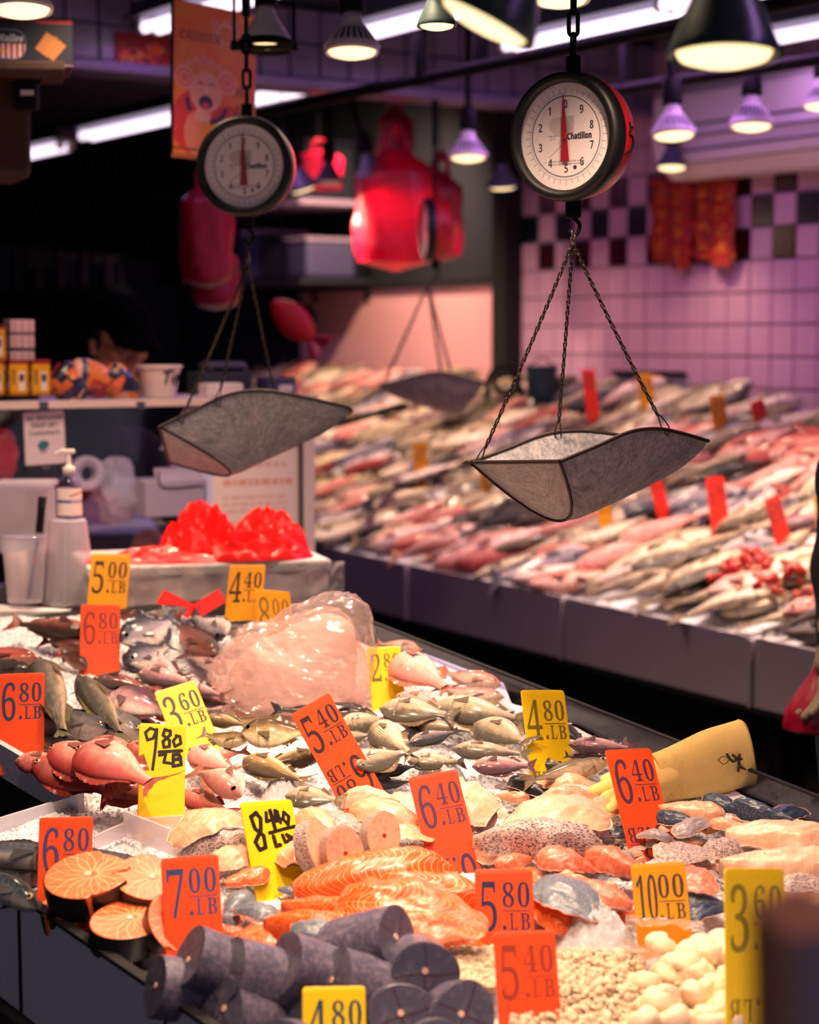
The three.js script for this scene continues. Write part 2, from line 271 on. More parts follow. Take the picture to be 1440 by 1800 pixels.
lamp(1321, 224, 5.4, 0.122, 'ribbed', 'white ribbed lamp in front of the air conditioner', { stem: 0.1 });
lamp(1369, 238, 6.3, 0.096, 'grey', 'small lamp seen behind the ribbed lamp by the air conditioner', { power: 0.4 });
lamp(1446, 188, 5.4, 0.11, 'ribbed', 'lamp cut by the frame edge above the air conditioner');
lamp(985, 2, 3.65, 0.118, 'ribbed', 'lamp just showing at the top edge above the big scale chain', { power: 1.2 });
lamp(768, 47, 3.0, 0.062, 'green', 'small dark lamp with a yellow rim at the top edge', { tilt: 0.05 });
lamp(850, 40, 2.0, 0.115, 'green', 'tilted dark shade with a slanting bright rim at the top edge', { side: -0.52, tilt: -0.02 });
// unseen lamps: same row above the street end, some others added for light
lamp(300, -260, 2.6, 0.097, 'ribbed', 'lamp of the front row above the salmon', { power: 2.0 });
lamp(980, -420, 2.3, 0.097, 'ribbed', 'lamp of the front row above the scallops', { power: 0.8 });
lamp(720, -180, 3.0, 0.097, 'ribbed', 'lamp of the front row above the fillets', { power: 1.0 });
lamp(-150, 60, 3.7, 0.12, 'ribbed', 'unseen lamp added outside the frame to light the cashier counter', { power: 0.75, tilt: -0.45 });  // added to brighten the cashier counter
lamp(180, -150, 4.1, 0.12, 'ribbed', 'unseen lamp added above the foam box to brighten the counter', { power: 0.75, tilt: -0.45 });  // second added light for the cashier counter goods
lamp(2000, -1500, 1.35, 0.12, 'ribbed', 'unseen lamp added near the street to light the brown carton', { power: 0.4 });  // put in so the carton top gets light
lamp(1150, -250, 2.75, 0.12, 'ribbed', 'unseen lamp added above the big scale pan to light its inside', { power: 1.0, angle: 0.72, tilt: -0.35, turned: 1 });  // put in to brighten the inside of the pan
lamp(668, 143, 7.65, 0.1, 'grey', 'unseen lamp added behind the tiled beam to light the wall board', { power: 3, tilt: -0.9, turned: 1, angle: 1.0 });  // hidden lamp, put in to brighten the board
lamp(1700, 140, 4.7, 0.12, 'ribbed', 'lamp over the near end of the far counter', { power: 1.2 });
lamp(1560, 150, 5.1, 0.12, 'ribbed', 'lamp over the middle of the far counter', { power: 1.2 });
{ // black bracket round the second lamp
  const t = thing('lamp_bracket', 'black ring bracket with two rods holding the white lamp by the chain', 'bracket'), c = at(468, 80, 4.35);
  const ring = new THREE.TorusGeometry(0.06, 0.009, 10, 48); ring.rotateX(Math.PI / 2 - 0.1); ring.translate(c.x, c.y, c.z); mk('ring', ring, M.blackMetal, t);
  for (const px of [412, 517]) { const p = at(px, 80, 4.35); mk('rod', rod(p.clone().add(V(0, -0.01, 0)), p.clone().add(V(0, 0.25, 0)), 0.004), M.blackMetal, t); const k = new THREE.CylinderGeometry(0.009, 0.009, 0.02, 12); k.translate(p.x, p.y, p.z); mk('nut', k, M.blackMetal, t); }
  mk('cross_bar', bar(at(407, 82, 4.34), at(523, 80, 4.34), 0.012, 0.014), M.blackMetal, t);
}

// ---------------------------------------------------------------- hanging dial scales
const dialTex = canvas(1024, 1024, (g) => {
  g.fillStyle = '#eee2e0'; g.fillRect(0, 0, 1024, 1024); g.translate(512, 512);
  g.strokeStyle = '#70727f'; g.lineWidth = 13; g.beginPath(); g.arc(0, 0, 376, 0, 7); g.stroke();
  g.strokeStyle = '#3c4052';
  for (let i = 0; i < 160; i++) { const a = i / 160 * Math.PI * 2, L = i % 16 === 0 ? 70 : i % 8 === 0 ? 60 : i % 4 === 0 ? 52 : 22; g.lineWidth = i % 4 === 0 ? 4.5 : 3; g.beginPath(); g.moveTo(Math.sin(a) * 392, Math.cos(a) * 392); g.lineTo(Math.sin(a) * (392 + L), Math.cos(a) * (392 + L)); g.stroke(); }
  g.fillStyle = '#1d2233'; g.textAlign = 'center'; g.textBaseline = 'middle'; g.font = 'bold 108px sans-serif';
  for (let i = 0; i < 10; i++) { const a = -i * Math.PI / 5; g.save(); g.translate(Math.sin(a) * 300, -Math.cos(a) * 300); g.scale(0.78, 1); g.fillText(String(i), 0, 0); g.restore(); }
  g.save(); g.translate(150, 2); g.scale(0.8, 1); g.fillStyle = '#10131d'; g.font = 'bold 78px sans-serif'; g.strokeStyle = '#10131d'; g.lineWidth = 6; g.strokeText('Chatillon', 0, 0); g.fillText('Chatillon', 0, 0); g.restore();
  g.fillStyle = '#55525c'; g.font = 'bold 21px sans-serif'; g.fillText('CAPACITY', -150, -10); g.fillText('10 LB', -150, 16);
  g.font = 'bold 22px sans-serif'; g.fillText('TEMPERATURE COMPENSATED SPRING', 0, 232); g.fillText('DO NOT USE FOR TRADE IF MOTION', 0, 258);
  g.beginPath(); g.arc(98, 292, 20, 0, 7); g.fillStyle = '#33304a'; g.fill();
  const r = rng(5); g.fillStyle = 'rgba(90,80,86,0.28)'; g.fillRect(-60, -190, 150, 170); g.fillStyle = 'rgba(120,104,108,0.25)'; g.beginPath(); g.ellipse(-60, -90, 130, 90, 0.3, 0, 7); g.fill();
  for (let i = 0; i < 60; i++) { g.fillStyle = `rgba(50,40,46,${0.2 + 0.5 * r()})`; g.beginPath(); g.arc((r() - 0.5) * 820, (r() - 0.5) * 820, 1 + r() * 4, 0, 7); g.fill(); }
  g.strokeStyle = 'rgba(110,95,105,0.5)'; g.lineWidth = 9; g.beginPath(); g.moveTo(-190, 190); g.lineTo(-30, 70); g.stroke();
});
M.dial = new THREE.MeshStandardMaterial({ name: 'dial', map: dialTex, roughness: 0.55 });
phy('pointerRed', { color: 0x9c1019, roughness: 0.4 });
phy('dialCover', { color: 0xffffff, roughness: 0.08, transmission: 1, thickness: 0, ior: 1.25 });
const panTex = noiseTex(512, (u, v) => { const a = tile2(u, v, 1.2, 3), b = tile2(u, v, 3.4, 9), c = tile2(u, v, 9, 2), d = tile2(u, v, 26, 4); let g = 0.57 + 0.06 * a + 0.08 * b + 0.12 * c + 0.12 * d; const rust = clamp((b + c * 0.7 - 0.42) * 3, 0, 1) * 0.5; return [g + rust * 0.06, g - rust * 0.08, g + 0.02 - rust * 0.14]; }, true);
M.pan = new THREE.MeshStandardMaterial({ name: 'pan', map: panTex, roughness: 0.5, metalness: 0.12, bumpMap: rep(grainTex, 5, 5), bumpScale: 0.0008, side: THREE.DoubleSide });
std('panRim', { color: 0x2c211f, roughness: 0.6, metalness: 0.5 });
std('rust', { color: 0x7a4a34, roughness: 0.8 });
function link(len, wid, r, seg = 20) {                // one oval link in the xy plane, long in y
  const a = wid / 2 - r, h = len / 2 - r - a, pts = []; for (let i = 0; i < seg; i++) { const t = i / seg * Math.PI * 2; pts.push(V(Math.cos(t) * a, Math.sin(t) * a + Math.sign(Math.sin(t)) * h, 0)); }
  return new THREE.TubeGeometry(new THREE.CatmullRomCurve3(pts, true), seg + 8, r, 6, true);
}
function fineChain(a, b, len = 0.0125, wid = 0.0068, r = 0.0011) {   // small twisted links from a to b
  const d = b.clone().sub(a), L = d.length(), step = len - 2.4 * r, n = Math.round(L / step), g0 = link(len, wid, r, 8), out = [], q = new THREE.Quaternion().setFromUnitVectors(UP, d.clone().normalize());
  const sag = L * 0.012;
  for (let i = 0; i < n; i++) { const k = (i + 0.5) / n, h = g0.clone(); h.rotateY(i % 2 ? 0.5 : 2.07); h.applyQuaternion(q); const p = a.clone().addScaledVector(d, k); p.y -= sag * Math.sin(Math.PI * k); h.translate(p.x, p.y, p.z); out.push(h); }
  return merge(out);
}
let ARCH = 1, SLANT = 0.085, DEEP = 1; const rimUp0 = spline([[0, 0], [0.18, 0.016], [0.38, 0.034], [0.55, 0.033], [0.75, 0.016], [0.9, 0.002], [1, -0.004]]), rimUp = (s) => ARCH * rimUp0(s);
const rimHalf = spline([[0, 1], [0.12, 0.98], [0.35, 0.93], [0.6, 0.78], [0.8, 0.56], [0.92, 0.36], [0.97, 0.22], [1, 0.03]]);
const panDeep = spline([[0, 0.108], [0.15, 0.106], [0.5, 0.082], [0.8, 0.05], [0.93, 0.026], [1, 0.004]]);
function panPoint(s, v, L, half) {                    // s along the scoop, v -1..1 across
  const b = half * rimHalf(s), y0 = rimUp(s), deep = panDeep(s) * DEEP + y0 * 0.95, x = s * L + (1 - Math.pow(Math.abs(v), 1.75)) * SLANT * Math.pow(1 - s, 2);
  const k = Math.sign(v) * Math.pow(Math.abs(v), 0.82);
  return V(x, y0 - deep * (1 - Math.pow(Math.abs(v), 1.75)), b * k);
}
function makePan(root, E1, E2, S, roll = 0, arch = 1, slant = 0.085, deepK = 1) { ARCH = arch; SLANT = slant; DEEP = deepK;         // E1, E2: rim corners of the closed end; S: spout tip. Returns the frame
  const mid = E1.clone().add(E2).multiplyScalar(0.5), X = S.clone().sub(mid), L = X.length(); X.normalize();
  let Z = E2.clone().sub(E1); const half = Z.length() / 2; Z.addScaledVector(X, -Z.dot(X)).normalize(); let Y = Z.clone().cross(X).normalize(); if (Y.y < 0) { Y.negate(); }
  Z = X.clone().cross(Y).normalize(); if (roll) { const q = new THREE.Quaternion().setFromAxisAngle(X, roll); Y.applyQuaternion(q); Z.applyQuaternion(q); }
  const m = new THREE.Matrix4().makeBasis(X, Y, Z).setPosition(mid);
  const pan = new THREE.Group(); pan.name = 'pan'; root.add(pan); pan.applyMatrix4(m);
  const skin = (off) => grid(40, 28, (u, w) => { const v = w * 2 - 1, p = panPoint(u, v, L, half); return { p: p.add(V(0, -off * (1 - v * v * 0.4), -off * v * 0.5)) }; });
  const out = skin(0.0016), inn = skin(0); mk('trough', merge([out, inn]), M.pan, pan);
  const plate = (x) => { const g = grid(10, 28, (u, w) => { const v = w * 2 - 1, a = panPoint(0, v, L, half); return { p: V(x + a.x * (1 - u), lerp(a.y, rimUp(0), u), a.z) }; }); return g; };
  mk('end_plate', merge([plate(0.001), plate(-0.0006)]), M.pan, pan);
  const edge = []; for (let i = 0; i <= 40; i++) edge.push(panPoint(i / 40 * 0.995, -1, L, half)); for (let i = 40; i >= 0; i--) edge.push(panPoint(i / 40 * 0.995, 1, L, half));
  mk('rim', new THREE.TubeGeometry(new THREE.CatmullRomCurve3(edge), 120, 0.0034, 6), M.panRim, pan);
  const seam = []; for (let i = 0; i <= 24; i++) seam.push(panPoint(0, i / 12 - 1, L, half).add(V(-0.001, 0, 0)));
  mk('seam', merge([new THREE.TubeGeometry(new THREE.CatmullRomCurve3(seam), 60, 0.0028, 6), rod(panPoint(0, -1, L, half).add(V(0, 0, -0.016)), panPoint(0, 1, L, half), 0.0036, 8)]), M.panRim, pan);
  mk('corner_tip', new THREE.ConeGeometry(0.006, 0.034, 8).rotateX(-Math.PI / 2).translate(0, -0.001, -half - 0.012), M.panRim, pan);
  pan.updateMatrixWorld(true);
  return { pan, L, half, point: (s, v) => panPoint(s, v, L, half).applyMatrix4(m) };
}
function makeScale(label, c, dia, face, depth, o) {
  const t = thing('hanging_scale', label, 'scale'); const r = dia / 2;
  const head = new THREE.Group(); head.name = 'dial_head'; t.add(head); head.position.copy(c);
  const Z = face.clone().normalize(), X = UP.clone().cross(Z).normalize(), Y = Z.clone().cross(X); head.quaternion.setFromRotationMatrix(new THREE.Matrix4().makeBasis(X, Y, Z));
  const turn = (g) => g.rotateX(Math.PI / 2);         // lathe axis to the dial's normal
  mk('housing', turn(lathe([[0, -depth], [r * 0.55, -depth], [r * 0.82, -depth * 0.94], [r * 0.93, -depth * 0.8], [r * 0.97, -depth * 0.45], [r * 0.97, 0.0], [r * 0.9, 0.004]], 64)), M.redEnamel, head);
  mk('bezel', turn(lathe([[r * 0.985, -0.016], [r, -0.01], [r * 1.0, 0.004], [r * 0.97, 0.014], [r * 0.9, 0.0165], [r * 0.835, 0.013], [r * 0.82, 0.004]], 72)), M.blackEnamel, head);
  const disc = new THREE.CircleGeometry(r * 0.84, 64); disc.translate(0, 0, 0.002); mk('dial_face', disc, M.dial, head);
  const sh = new THREE.Shape(); sh.moveTo(-0.0008, r * 0.64); sh.lineTo(0.0008, r * 0.64); sh.lineTo(r * 0.075, -r * 0.38); sh.lineTo(-r * 0.075, -r * 0.38); sh.closePath();
  mk('pointer', new THREE.ExtrudeGeometry(sh, { depth: 0.0012, bevelEnabled: false }).rotateZ(0.02).translate(-r * 0.01, 0, 0.005), M.pointerRed, head);
  mk('pointer_hub', turn(new THREE.CylinderGeometry(r * 0.045, r * 0.05, 0.005, 20)).translate(0, 0, 0.0075), M.pointerRed, head);
  mk('dial_cover', turn(lathe([[0, 0.017], [r * 0.4, 0.0162], [r * 0.7, 0.0145], [r * 0.83, 0.0125]], 48)), M.dialCover, head);
  for (const a of [-0.72, -2.4]) mk('screw', turn(new THREE.CylinderGeometry(0.0036, 0.0036, 0.003, 14)).translate(Math.cos(a) * r * 0.92, Math.sin(a) * r * 0.92, 0.017), M.chainSteel, head);
  mk('top_bracket', merge([rbox(0.024, 0.036, 0.012, 0.003, 0, r * 0.97 + 0.012, -depth * 0.35)]), M.blackMetal, head);
  if (o.mark) mk('painted_mark', o.mark(r, depth), M.rubber, head);
  const top = V(0, r * 0.97 + 0.03, -depth * 0.35).applyMatrix4(new THREE.Matrix4().compose(head.position, head.quaternion, V(1, 1, 1)));
  const chain = new THREE.Group(); chain.name = 'hanging_chain'; t.add(chain);
  const n = o.links, pitch = o.pitch, g = link(pitch * 1.32, pitch * 0.62, pitch * 0.1);
  for (let i = 0; i < n; i++) { const m = mk('link', g, M.rubber, chain); m.position.copy(top).add(V(0, pitch * (i + 0.42), 0)); m.rotation.y = (i % 2 ? 0.25 : 1.75) + (o.twist ?? 0); }
  if (o.rod) mk('hanging_rod', bar(top.clone().add(V(0, pitch * n, 0)), top.clone().setY(CEIL), 0.02, 0.016, X), M.blackMetal, t);
  const low = c.clone().add(V(0, -r, 0)).addScaledVector(Z, -depth * 0.35);
  mk('lower_hook', merge([rbox(0.026, 0.03, 0.02, 0.004, low.x, low.y - 0.012, low.z), tube([low.clone().add(V(0, -0.025, 0)), low.clone().add(V(0.011, -0.038, 0)), low.clone().add(V(0.004, -0.056, 0)), low.clone().add(V(-0.009, -0.048, 0))], 0.0035, 16)]), M.blackMetal, t);
  const eye = o.eye ?? low.clone().add(V(0, -0.1, 0));
  mk('swivel', merge([fineChain(low.clone().add(V(0, -0.05, 0)), eye, 0.02, 0.011, 0.0016)]), M.chainSteel, t);
  const P = makePan(t, o.E1, o.E2, o.S, o.roll, o.arch, o.slant, o.deep);
  for (const [s, v] of o.hold) { const p = P.point(s, v), q = p.clone().add(eye.clone().sub(p).normalize().multiplyScalar(0.03)); mk('pan_chain', fineChain(q, eye, o.cl, o.cl * 0.58, o.cl * 0.115), M.chainSteel, t); mk('chain_ring', tube([p.clone().add(V(0.004, -0.006, 0)), p.clone().add(V(-0.005, 0.002, 0.003)), q.clone().add(V(0, 0.003, 0)), p.clone().add(V(0.006, 0.006, -0.003))], 0.0013, 24, 6, true), M.chainSteel, t); }
  return t;
}
const five = (r, d) => { const w = (u, v) => { const a = -0.06 + v * 0.4; const q = r * lerp(0.973, 0.948, u); return V(Math.cos(a) * q, Math.sin(a) * q, -d * 0.3 - u * d * 0.42); }; return merge([tube([w(0.9, 0.42), w(0.45, 0.36), w(0.3, 0.08), w(0.7, 0.06), w(0.95, -0.2), w(0.75, -0.5), w(0.3, -0.62), w(0.1, -0.66)], 0.002, 40, 5), tube([w(0.45, 0.6), w(0.4, 0.2)], 0.003, 10, 5)]); };
makeScale('bigger dial scale with a black numeral painted on its red side', at(996, 240, 3.2), 0.216, V(-0.60, -0.03, 0.80), 0.066, {
  links: 5, pitch: 0.037, cl: 0.0135, mark: five, eye: at(1007, 428, 3.19), E1: at(812, 815, 3.26), E2: at(1001, 809, 3.08), S: at(1236, 772, 3.40), hold: [[0.02, -0.97], [0.42, -0.96], [0.6, 0.98]] });
makeScale('smaller dial scale hanging in front of the painted cashier sign', at(430, 292, 4.12), 0.216, V(-0.2, -0.02, 0.97), 0.066, {
  links: 5, pitch: 0.037, cl: 0.0135, rod: true, eye: at(436, 462, 4.12), E1: at(294, 786, 4.3), E2: at(284, 777, 4.06), S: at(618, 718, 4.22), roll: -0.28, arch: 1.35, slant: 0.13, deep: 0.86, hold: [[0.1, 0.97], [0.3, 0.96], [0.62, -0.9]] });
makeScale('third dial scale seen edge-on before the hanging red bag', at(752, 404, 6.6), 0.216, V(-0.985, -0.02, 0.16), 0.08, {
  links: 3, pitch: 0.05, cl: 0.024, rod: true, mark: five, eye: at(752, 500, 6.6), E1: at(842, 668, 6.75), E2: at(850, 680, 6.5), S: at(664, 674, 6.6), roll: 0.12, hold: [[0.3, -0.95], [0.34, 0.95], [0.96, 0.1]] });

// ---------------------------------------------------------------- the fish table near the street
const GA = at(720, 1090, 4.07), GB = at(0, 1800, 2.558), GC = at(1440, 1800, 2.558);
const NEAR = new THREE.Plane().setFromCoplanarPoints(GB, GC, GA), NN = NEAR.normal; if (NN.y < 0) NEAR.negate();
const lifted = (h) => { const p = NEAR.clone(); p.constant -= h; return p; };
const on = (px, py, h = 0) => hit(px, py, lifted(h));
const TA = on(0, 1560), TB = on(305, 1770), TD = TB.clone().sub(TA).normalize(), TP = NN.clone().cross(TD).normalize(); if (TP.x < 0) TP.negate();
const TW = on(1100, 1298).sub(TA).dot(TP);            // table width
const tp = (u, v, h = 0) => TA.clone().addScaledVector(TD, u).addScaledVector(TP, v).addScaledVector(NN, h);
const down = (p, d) => p.clone().add(V(0, -d, 0));
const iceH = (u, v) => 0.012 * fbm(u * 5 + 3, v * 5, 1.2) + 0.008 * n3(u * 17, v * 17, 4) - 0.014;
{
  const d0 = depthOf(tp(0, 0)), dU = depthOf(tp(1, 0)) - d0, dV = depthOf(tp(0, 1)) - d0, backU = (v) => (4.13 - d0 - v * dV) / dU;   // the ice ends before the foam box
  const ice = (u0, u1, v0, v1, nu, nv) => grid(nu, nv, (a, b) => { const v = lerp(v0, v1, b), u = lerp(u0 < -1 ? Math.max(u0, backU(v)) : u0, u1, a); return tp(u, v, iceH(u, v)); });
  const g = merge([ice(-0.2, 1.5, 0.01, TW - 0.012, 150, 100), ice(-1.35, -0.2, 0.262, TW - 0.012, 100, 74)]); g.attributes.uv.array.forEach((x, i, a) => (a[i] = x * 1.2));
  const o = single('crushed_ice', g, M.ice, 'crushed white ice spread under the fish on the table', 'ice'); o.userData.kind = 'stuff';
  const shard = new THREE.IcosahedronGeometry(1, 0), N = 45000, I = new THREE.InstancedMesh(shard, M.iceGrain, N), r = rng(77), m = new THREE.Matrix4(), q = new THREE.Quaternion();
  for (let i = 0; i < N; i++) { let u, v; do { u = lerp(-1.3, 1.4, r()); v = lerp(0.02, TW - 0.03, r()); } while ((u < -0.2 && v < 0.27) || u < backU(v)); const s = lerp(0.0012, 0.0042, r() * r()); q.setFromEuler(new THREE.Euler(r() * 6, r() * 6, r() * 6)); m.compose(tp(u, v, iceH(u, v) + s * 0.4), q, V(s * lerp(0.7, 1.5, r()), s, s * lerp(0.6, 1.2, r()))); I.setMatrixAt(i, m); }
  I.name = 'ice_granules'; I.userData = { label: 'loose granules of crushed ice between the fish', category: 'ice', kind: 'stuff' }; I.castShadow = I.receiveShadow = true; scene.add(I);
  // the table itself
  const t = thing('fish_table', 'long steel display table heaped with ice, fish and price tags', 'table');
  const sheetM = (M.trayFront = new THREE.MeshStandardMaterial({ name: 'trayFront', color: 0xc6c8d6, roughness: 0.34, metalness: 0.1, bumpMap: rep(grainTex, 2, 2), bumpScale: 0.0006 }));
  mk('front_panel', sheet([down(tp(-0.22, -0.012, 0), 0.165), down(tp(1.6, -0.012, 0), 0.165), tp(1.6, -0.012, 0.02), tp(-0.22, -0.012, 0.02)], 0.006), sheetM, t);
  mk('front_rim', bar(tp(-0.22, -0.009, 0.022), tp(1.6, -0.009, 0.022), 0.016, 0.008, NN), M.darkPaint, t);
  mk('front_ledge', bar(down(tp(-0.22, -0.02, 0), 0.17), down(tp(1.6, -0.02, 0), 0.17), 0.03, 0.02), M.darkPaint, t);
  for (const u of [0.08, 0.46, 0.84]) mk('panel_joint', bar(down(tp(u, -0.0135, 0), 0.16), tp(u, -0.0135, 0.012), 0.006, 0.004, TD), M.darkPaint, t);
  mk('tray_wall', sheet([down(tp(-1.4, 0.25, 0), 0.035), down(tp(-0.172, 0.25, 0), 0.035), tp(-0.172, 0.25, 0.026), tp(-1.4, 0.25, 0.026)], 0.012), sheetM, t, 'grey steel edge of the upper tray');
  mk('tray_underside', sheet([down(tp(-1.4, 0.262, 0), 0.2), down(tp(-0.19, 0.262, 0), 0.2), down(tp(-0.19, 0.256, 0), 0.032), down(tp(-1.4, 0.256, 0), 0.032)], 0.01), M.blackEnamel, t);
  mk('tray_end', sheet([down(tp(-0.2, -0.012, 0), 0.1), down(tp(-0.2, 0.262, 0), 0.1), tp(-0.2, 0.262, 0.004), tp(-0.2, -0.012, 0.012)].reverse(), 0.006), sheetM, t);
  mk('back_rim', sheet([tp(-0.62, TW + 0.004, 0.03), tp(1.6, TW + 0.004, 0.03), down(tp(1.6, TW + 0.004, 0), 0.07), down(tp(-0.62, TW + 0.004, 0), 0.07)], 0.006), M.caseGlass, t, 'clear low edging along the aisle');
  mk('back_strip', bar(tp(-0.62, TW + 0.006, 0.03), tp(1.6, TW + 0.006, 0.03), 0.008, 0.005, NN), M.darkPaint, t);
  const sk = tp(-0.62, TW, 0); mk('tray_flap', sheet([on(745, 1190), on(905, 1250), on(885, 1200, 0.005), on(745, 1148, 0.005)], 0.006), sheetM, t, 'raised steel flap by the pale fish');
  const low = (p, y) => p.clone().setY(y);
  mk('cabinet', merge([sheet([low(tp(-0.2, 0.04), 0.02), low(tp(1.6, 0.04), 0.02), down(tp(1.6, 0.04), 0.13), down(tp(-0.2, 0.04), 0.13)], 0.02), sheet([low(tp(1.6, TW - 0.05), 0.02), low(tp(-1.4, TW - 0.05), 0.02), down(tp(-1.4, TW - 0.05), 0.08), down(tp(1.6, TW - 0.05), 0.08)], 0.02)]), M.darkPaint, t);
  mk('tray_bottom', merge([sheet([tp(-0.2, 0, -0.06), tp(1.6, 0, -0.06), tp(1.6, TW, -0.06), tp(-0.2, TW, -0.06)], 0.012), sheet([tp(-1.4, 0.26, -0.06), tp(-0.2, 0.26, -0.06), tp(-0.2, TW, -0.06), tp(-1.4, TW, -0.06)], 0.012)]), M.darkPaint, t);
  for (const [u, v] of [[-1.2, 0.3], [-1.2, TW - 0.1], [-0.15, 0.08], [1.5, 0.08], [1.5, TW - 0.1]]) mk('leg', bar(down(tp(u, v), 0.08), low(tp(u, v), 0), 0.05, 0.05, TD), M.blackMetal, t);
  // acrylic dividers standing in the ice
  const dv = (a, b, h, label) => { const n = on(...a), m = on(...b); single('ice_divider', sheet([n, m, m.clone().addScaledVector(NN, h), n.clone().addScaledVector(NN, h)], 0.004), M.frosted, label, 'divider'); };
  dv([168, 1494], [222, 1470], 0.024, 'short clear divider strip behind the front orange tag');
  dv([218, 1470], [322, 1512], 0.045, 'clear divider corner standing in the ice below the handwritten yellow tag');
  dv([232, 1462], [430, 1448], 0.022, 'clear divider strip between the pink fish and the speckled fillets');
  dv([432, 1360], [570, 1418], 0.03, 'clear divider strip behind the fish head by the tilted orange tag');
}

// ---------------------------------------------------------------- price tags
const TAGREF = [];
std('tagPlastic', { color: 0xffffff });
const TAGCOL = { orange: '#f24e1a', yellow: '#f6cf00', amber: '#e89a0c' };
function drawPrice(g, w, big, small, ink, alpha) {    // condensed stencil lettering in a square of side w
  g.save(); g.globalAlpha = alpha; g.fillStyle = ink; g.textBaseline = 'alphabetic';
  const fit = (s, x, y, bw, bh, font) => { g.save(); g.font = `${font} 100px serif`; const m = g.measureText(s), mw = m.width, cap = 67; g.translate(x, y); g.scale(bw / mw, bh / cap); g.fillText(s, 0, 0); g.restore(); };
  fit(big, 0.05 * w, 1.04 * w, (big.length > 1 ? 0.4 : 0.36) * w, 0.78 * w, big.length > 1 ? 'bold' : '');
  if (big.length === 1) { g.save(); g.lineWidth = 0.018 * w; g.strokeStyle = ink; g.font = '100px serif'; const m = g.measureText(big); g.translate(0.05 * w, 1.04 * w); g.scale(0.36 * w / m.width, 0.78 * w / 67); g.lineWidth = 1.4; g.strokeText(big, 0, 0); g.restore(); }
  fit(small[0], 0.45 * w, 0.64 * w, 0.23 * w, 0.4 * w, 'bold'); fit(small[1], 0.71 * w, 0.64 * w, 0.24 * w, 0.4 * w, 'bold');
  g.fillRect(0.46 * w, 0.695 * w, 0.48 * w, 0.022 * w);
  g.beginPath(); g.ellipse(0.49 * w, 0.99 * w, 0.035 * w, 0.045 * w, 0, 0, 7); g.fill();
  fit('L', 0.57 * w, 1.03 * w, 0.15 * w, 0.27 * w, 'bold'); fit('B', 0.75 * w, 1.03 * w, 0.19 * w, 0.27 * w, 'bold');
  g.restore();
}
function scrawl(g, w, strokes, lw) { g.strokeStyle = '#1c1206'; g.lineCap = g.lineJoin = 'round'; const r = rng(8); for (let k = 0; k < 3; k++) for (const s of strokes) { g.lineWidth = lw * w * (0.6 + 0.5 * r()); g.beginPath(); s.forEach(([x, y], i) => { const X = (x + (r() - 0.5) * 0.012) * w, Y = (y + (r() - 0.5) * 0.012) * w; i ? g.lineTo(X, Y) : g.moveTo(X, Y); }); g.stroke(); } }
const H980 = [[[0.36, 0.14], [0.24, 0.1], [0.14, 0.2], [0.18, 0.36], [0.3, 0.32], [0.38, 0.12], [0.36, 0.5], [0.3, 0.98]], [[0.68, 0.16], [0.55, 0.12], [0.52, 0.24], [0.66, 0.34], [0.66, 0.48], [0.54, 0.5], [0.52, 0.38], [0.68, 0.22], [0.66, 0.14]], [[0.82, 0.24], [0.74, 0.36], [0.78, 0.48], [0.9, 0.4], [0.88, 0.26], [0.8, 0.24]], [[0.44, 0.6], [0.92, 0.56]], [[0.44, 0.68], [0.58, 0.64], [0.54, 0.82], [0.68, 0.84]], [[0.74, 0.68], [0.74, 0.9], [0.92, 0.86], [0.9, 0.74], [0.76, 0.76], [0.9, 0.72], [0.86, 0.64], [0.74, 0.66]]];
const H840 = [[[0.28, 0.2], [0.16, 0.26], [0.2, 0.46], [0.34, 0.6], [0.34, 0.8], [0.22, 0.84], [0.16, 0.7], [0.3, 0.5], [0.34, 0.3], [0.26, 0.2]], [[0.46, 0.2], [0.44, 0.36], [0.62, 0.32]], [[0.54, 0.18], [0.58, 0.5]], [[0.64, 0.18], [0.62, 0.36], [0.72, 0.34]], [[0.68, 0.2], [0.7, 0.4]], [[0.8, 0.22], [0.76, 0.34], [0.84, 0.44], [0.88, 0.3], [0.8, 0.22]], [[0.46, 0.56], [0.8, 0.5], [0.96, 0.48]], [[0.52, 0.62], [0.54, 0.8], [0.62, 0.78]], [[0.7, 0.62], [0.72, 0.74], [0.84, 0.72], [0.78, 0.62], [0.88, 0.68]]];
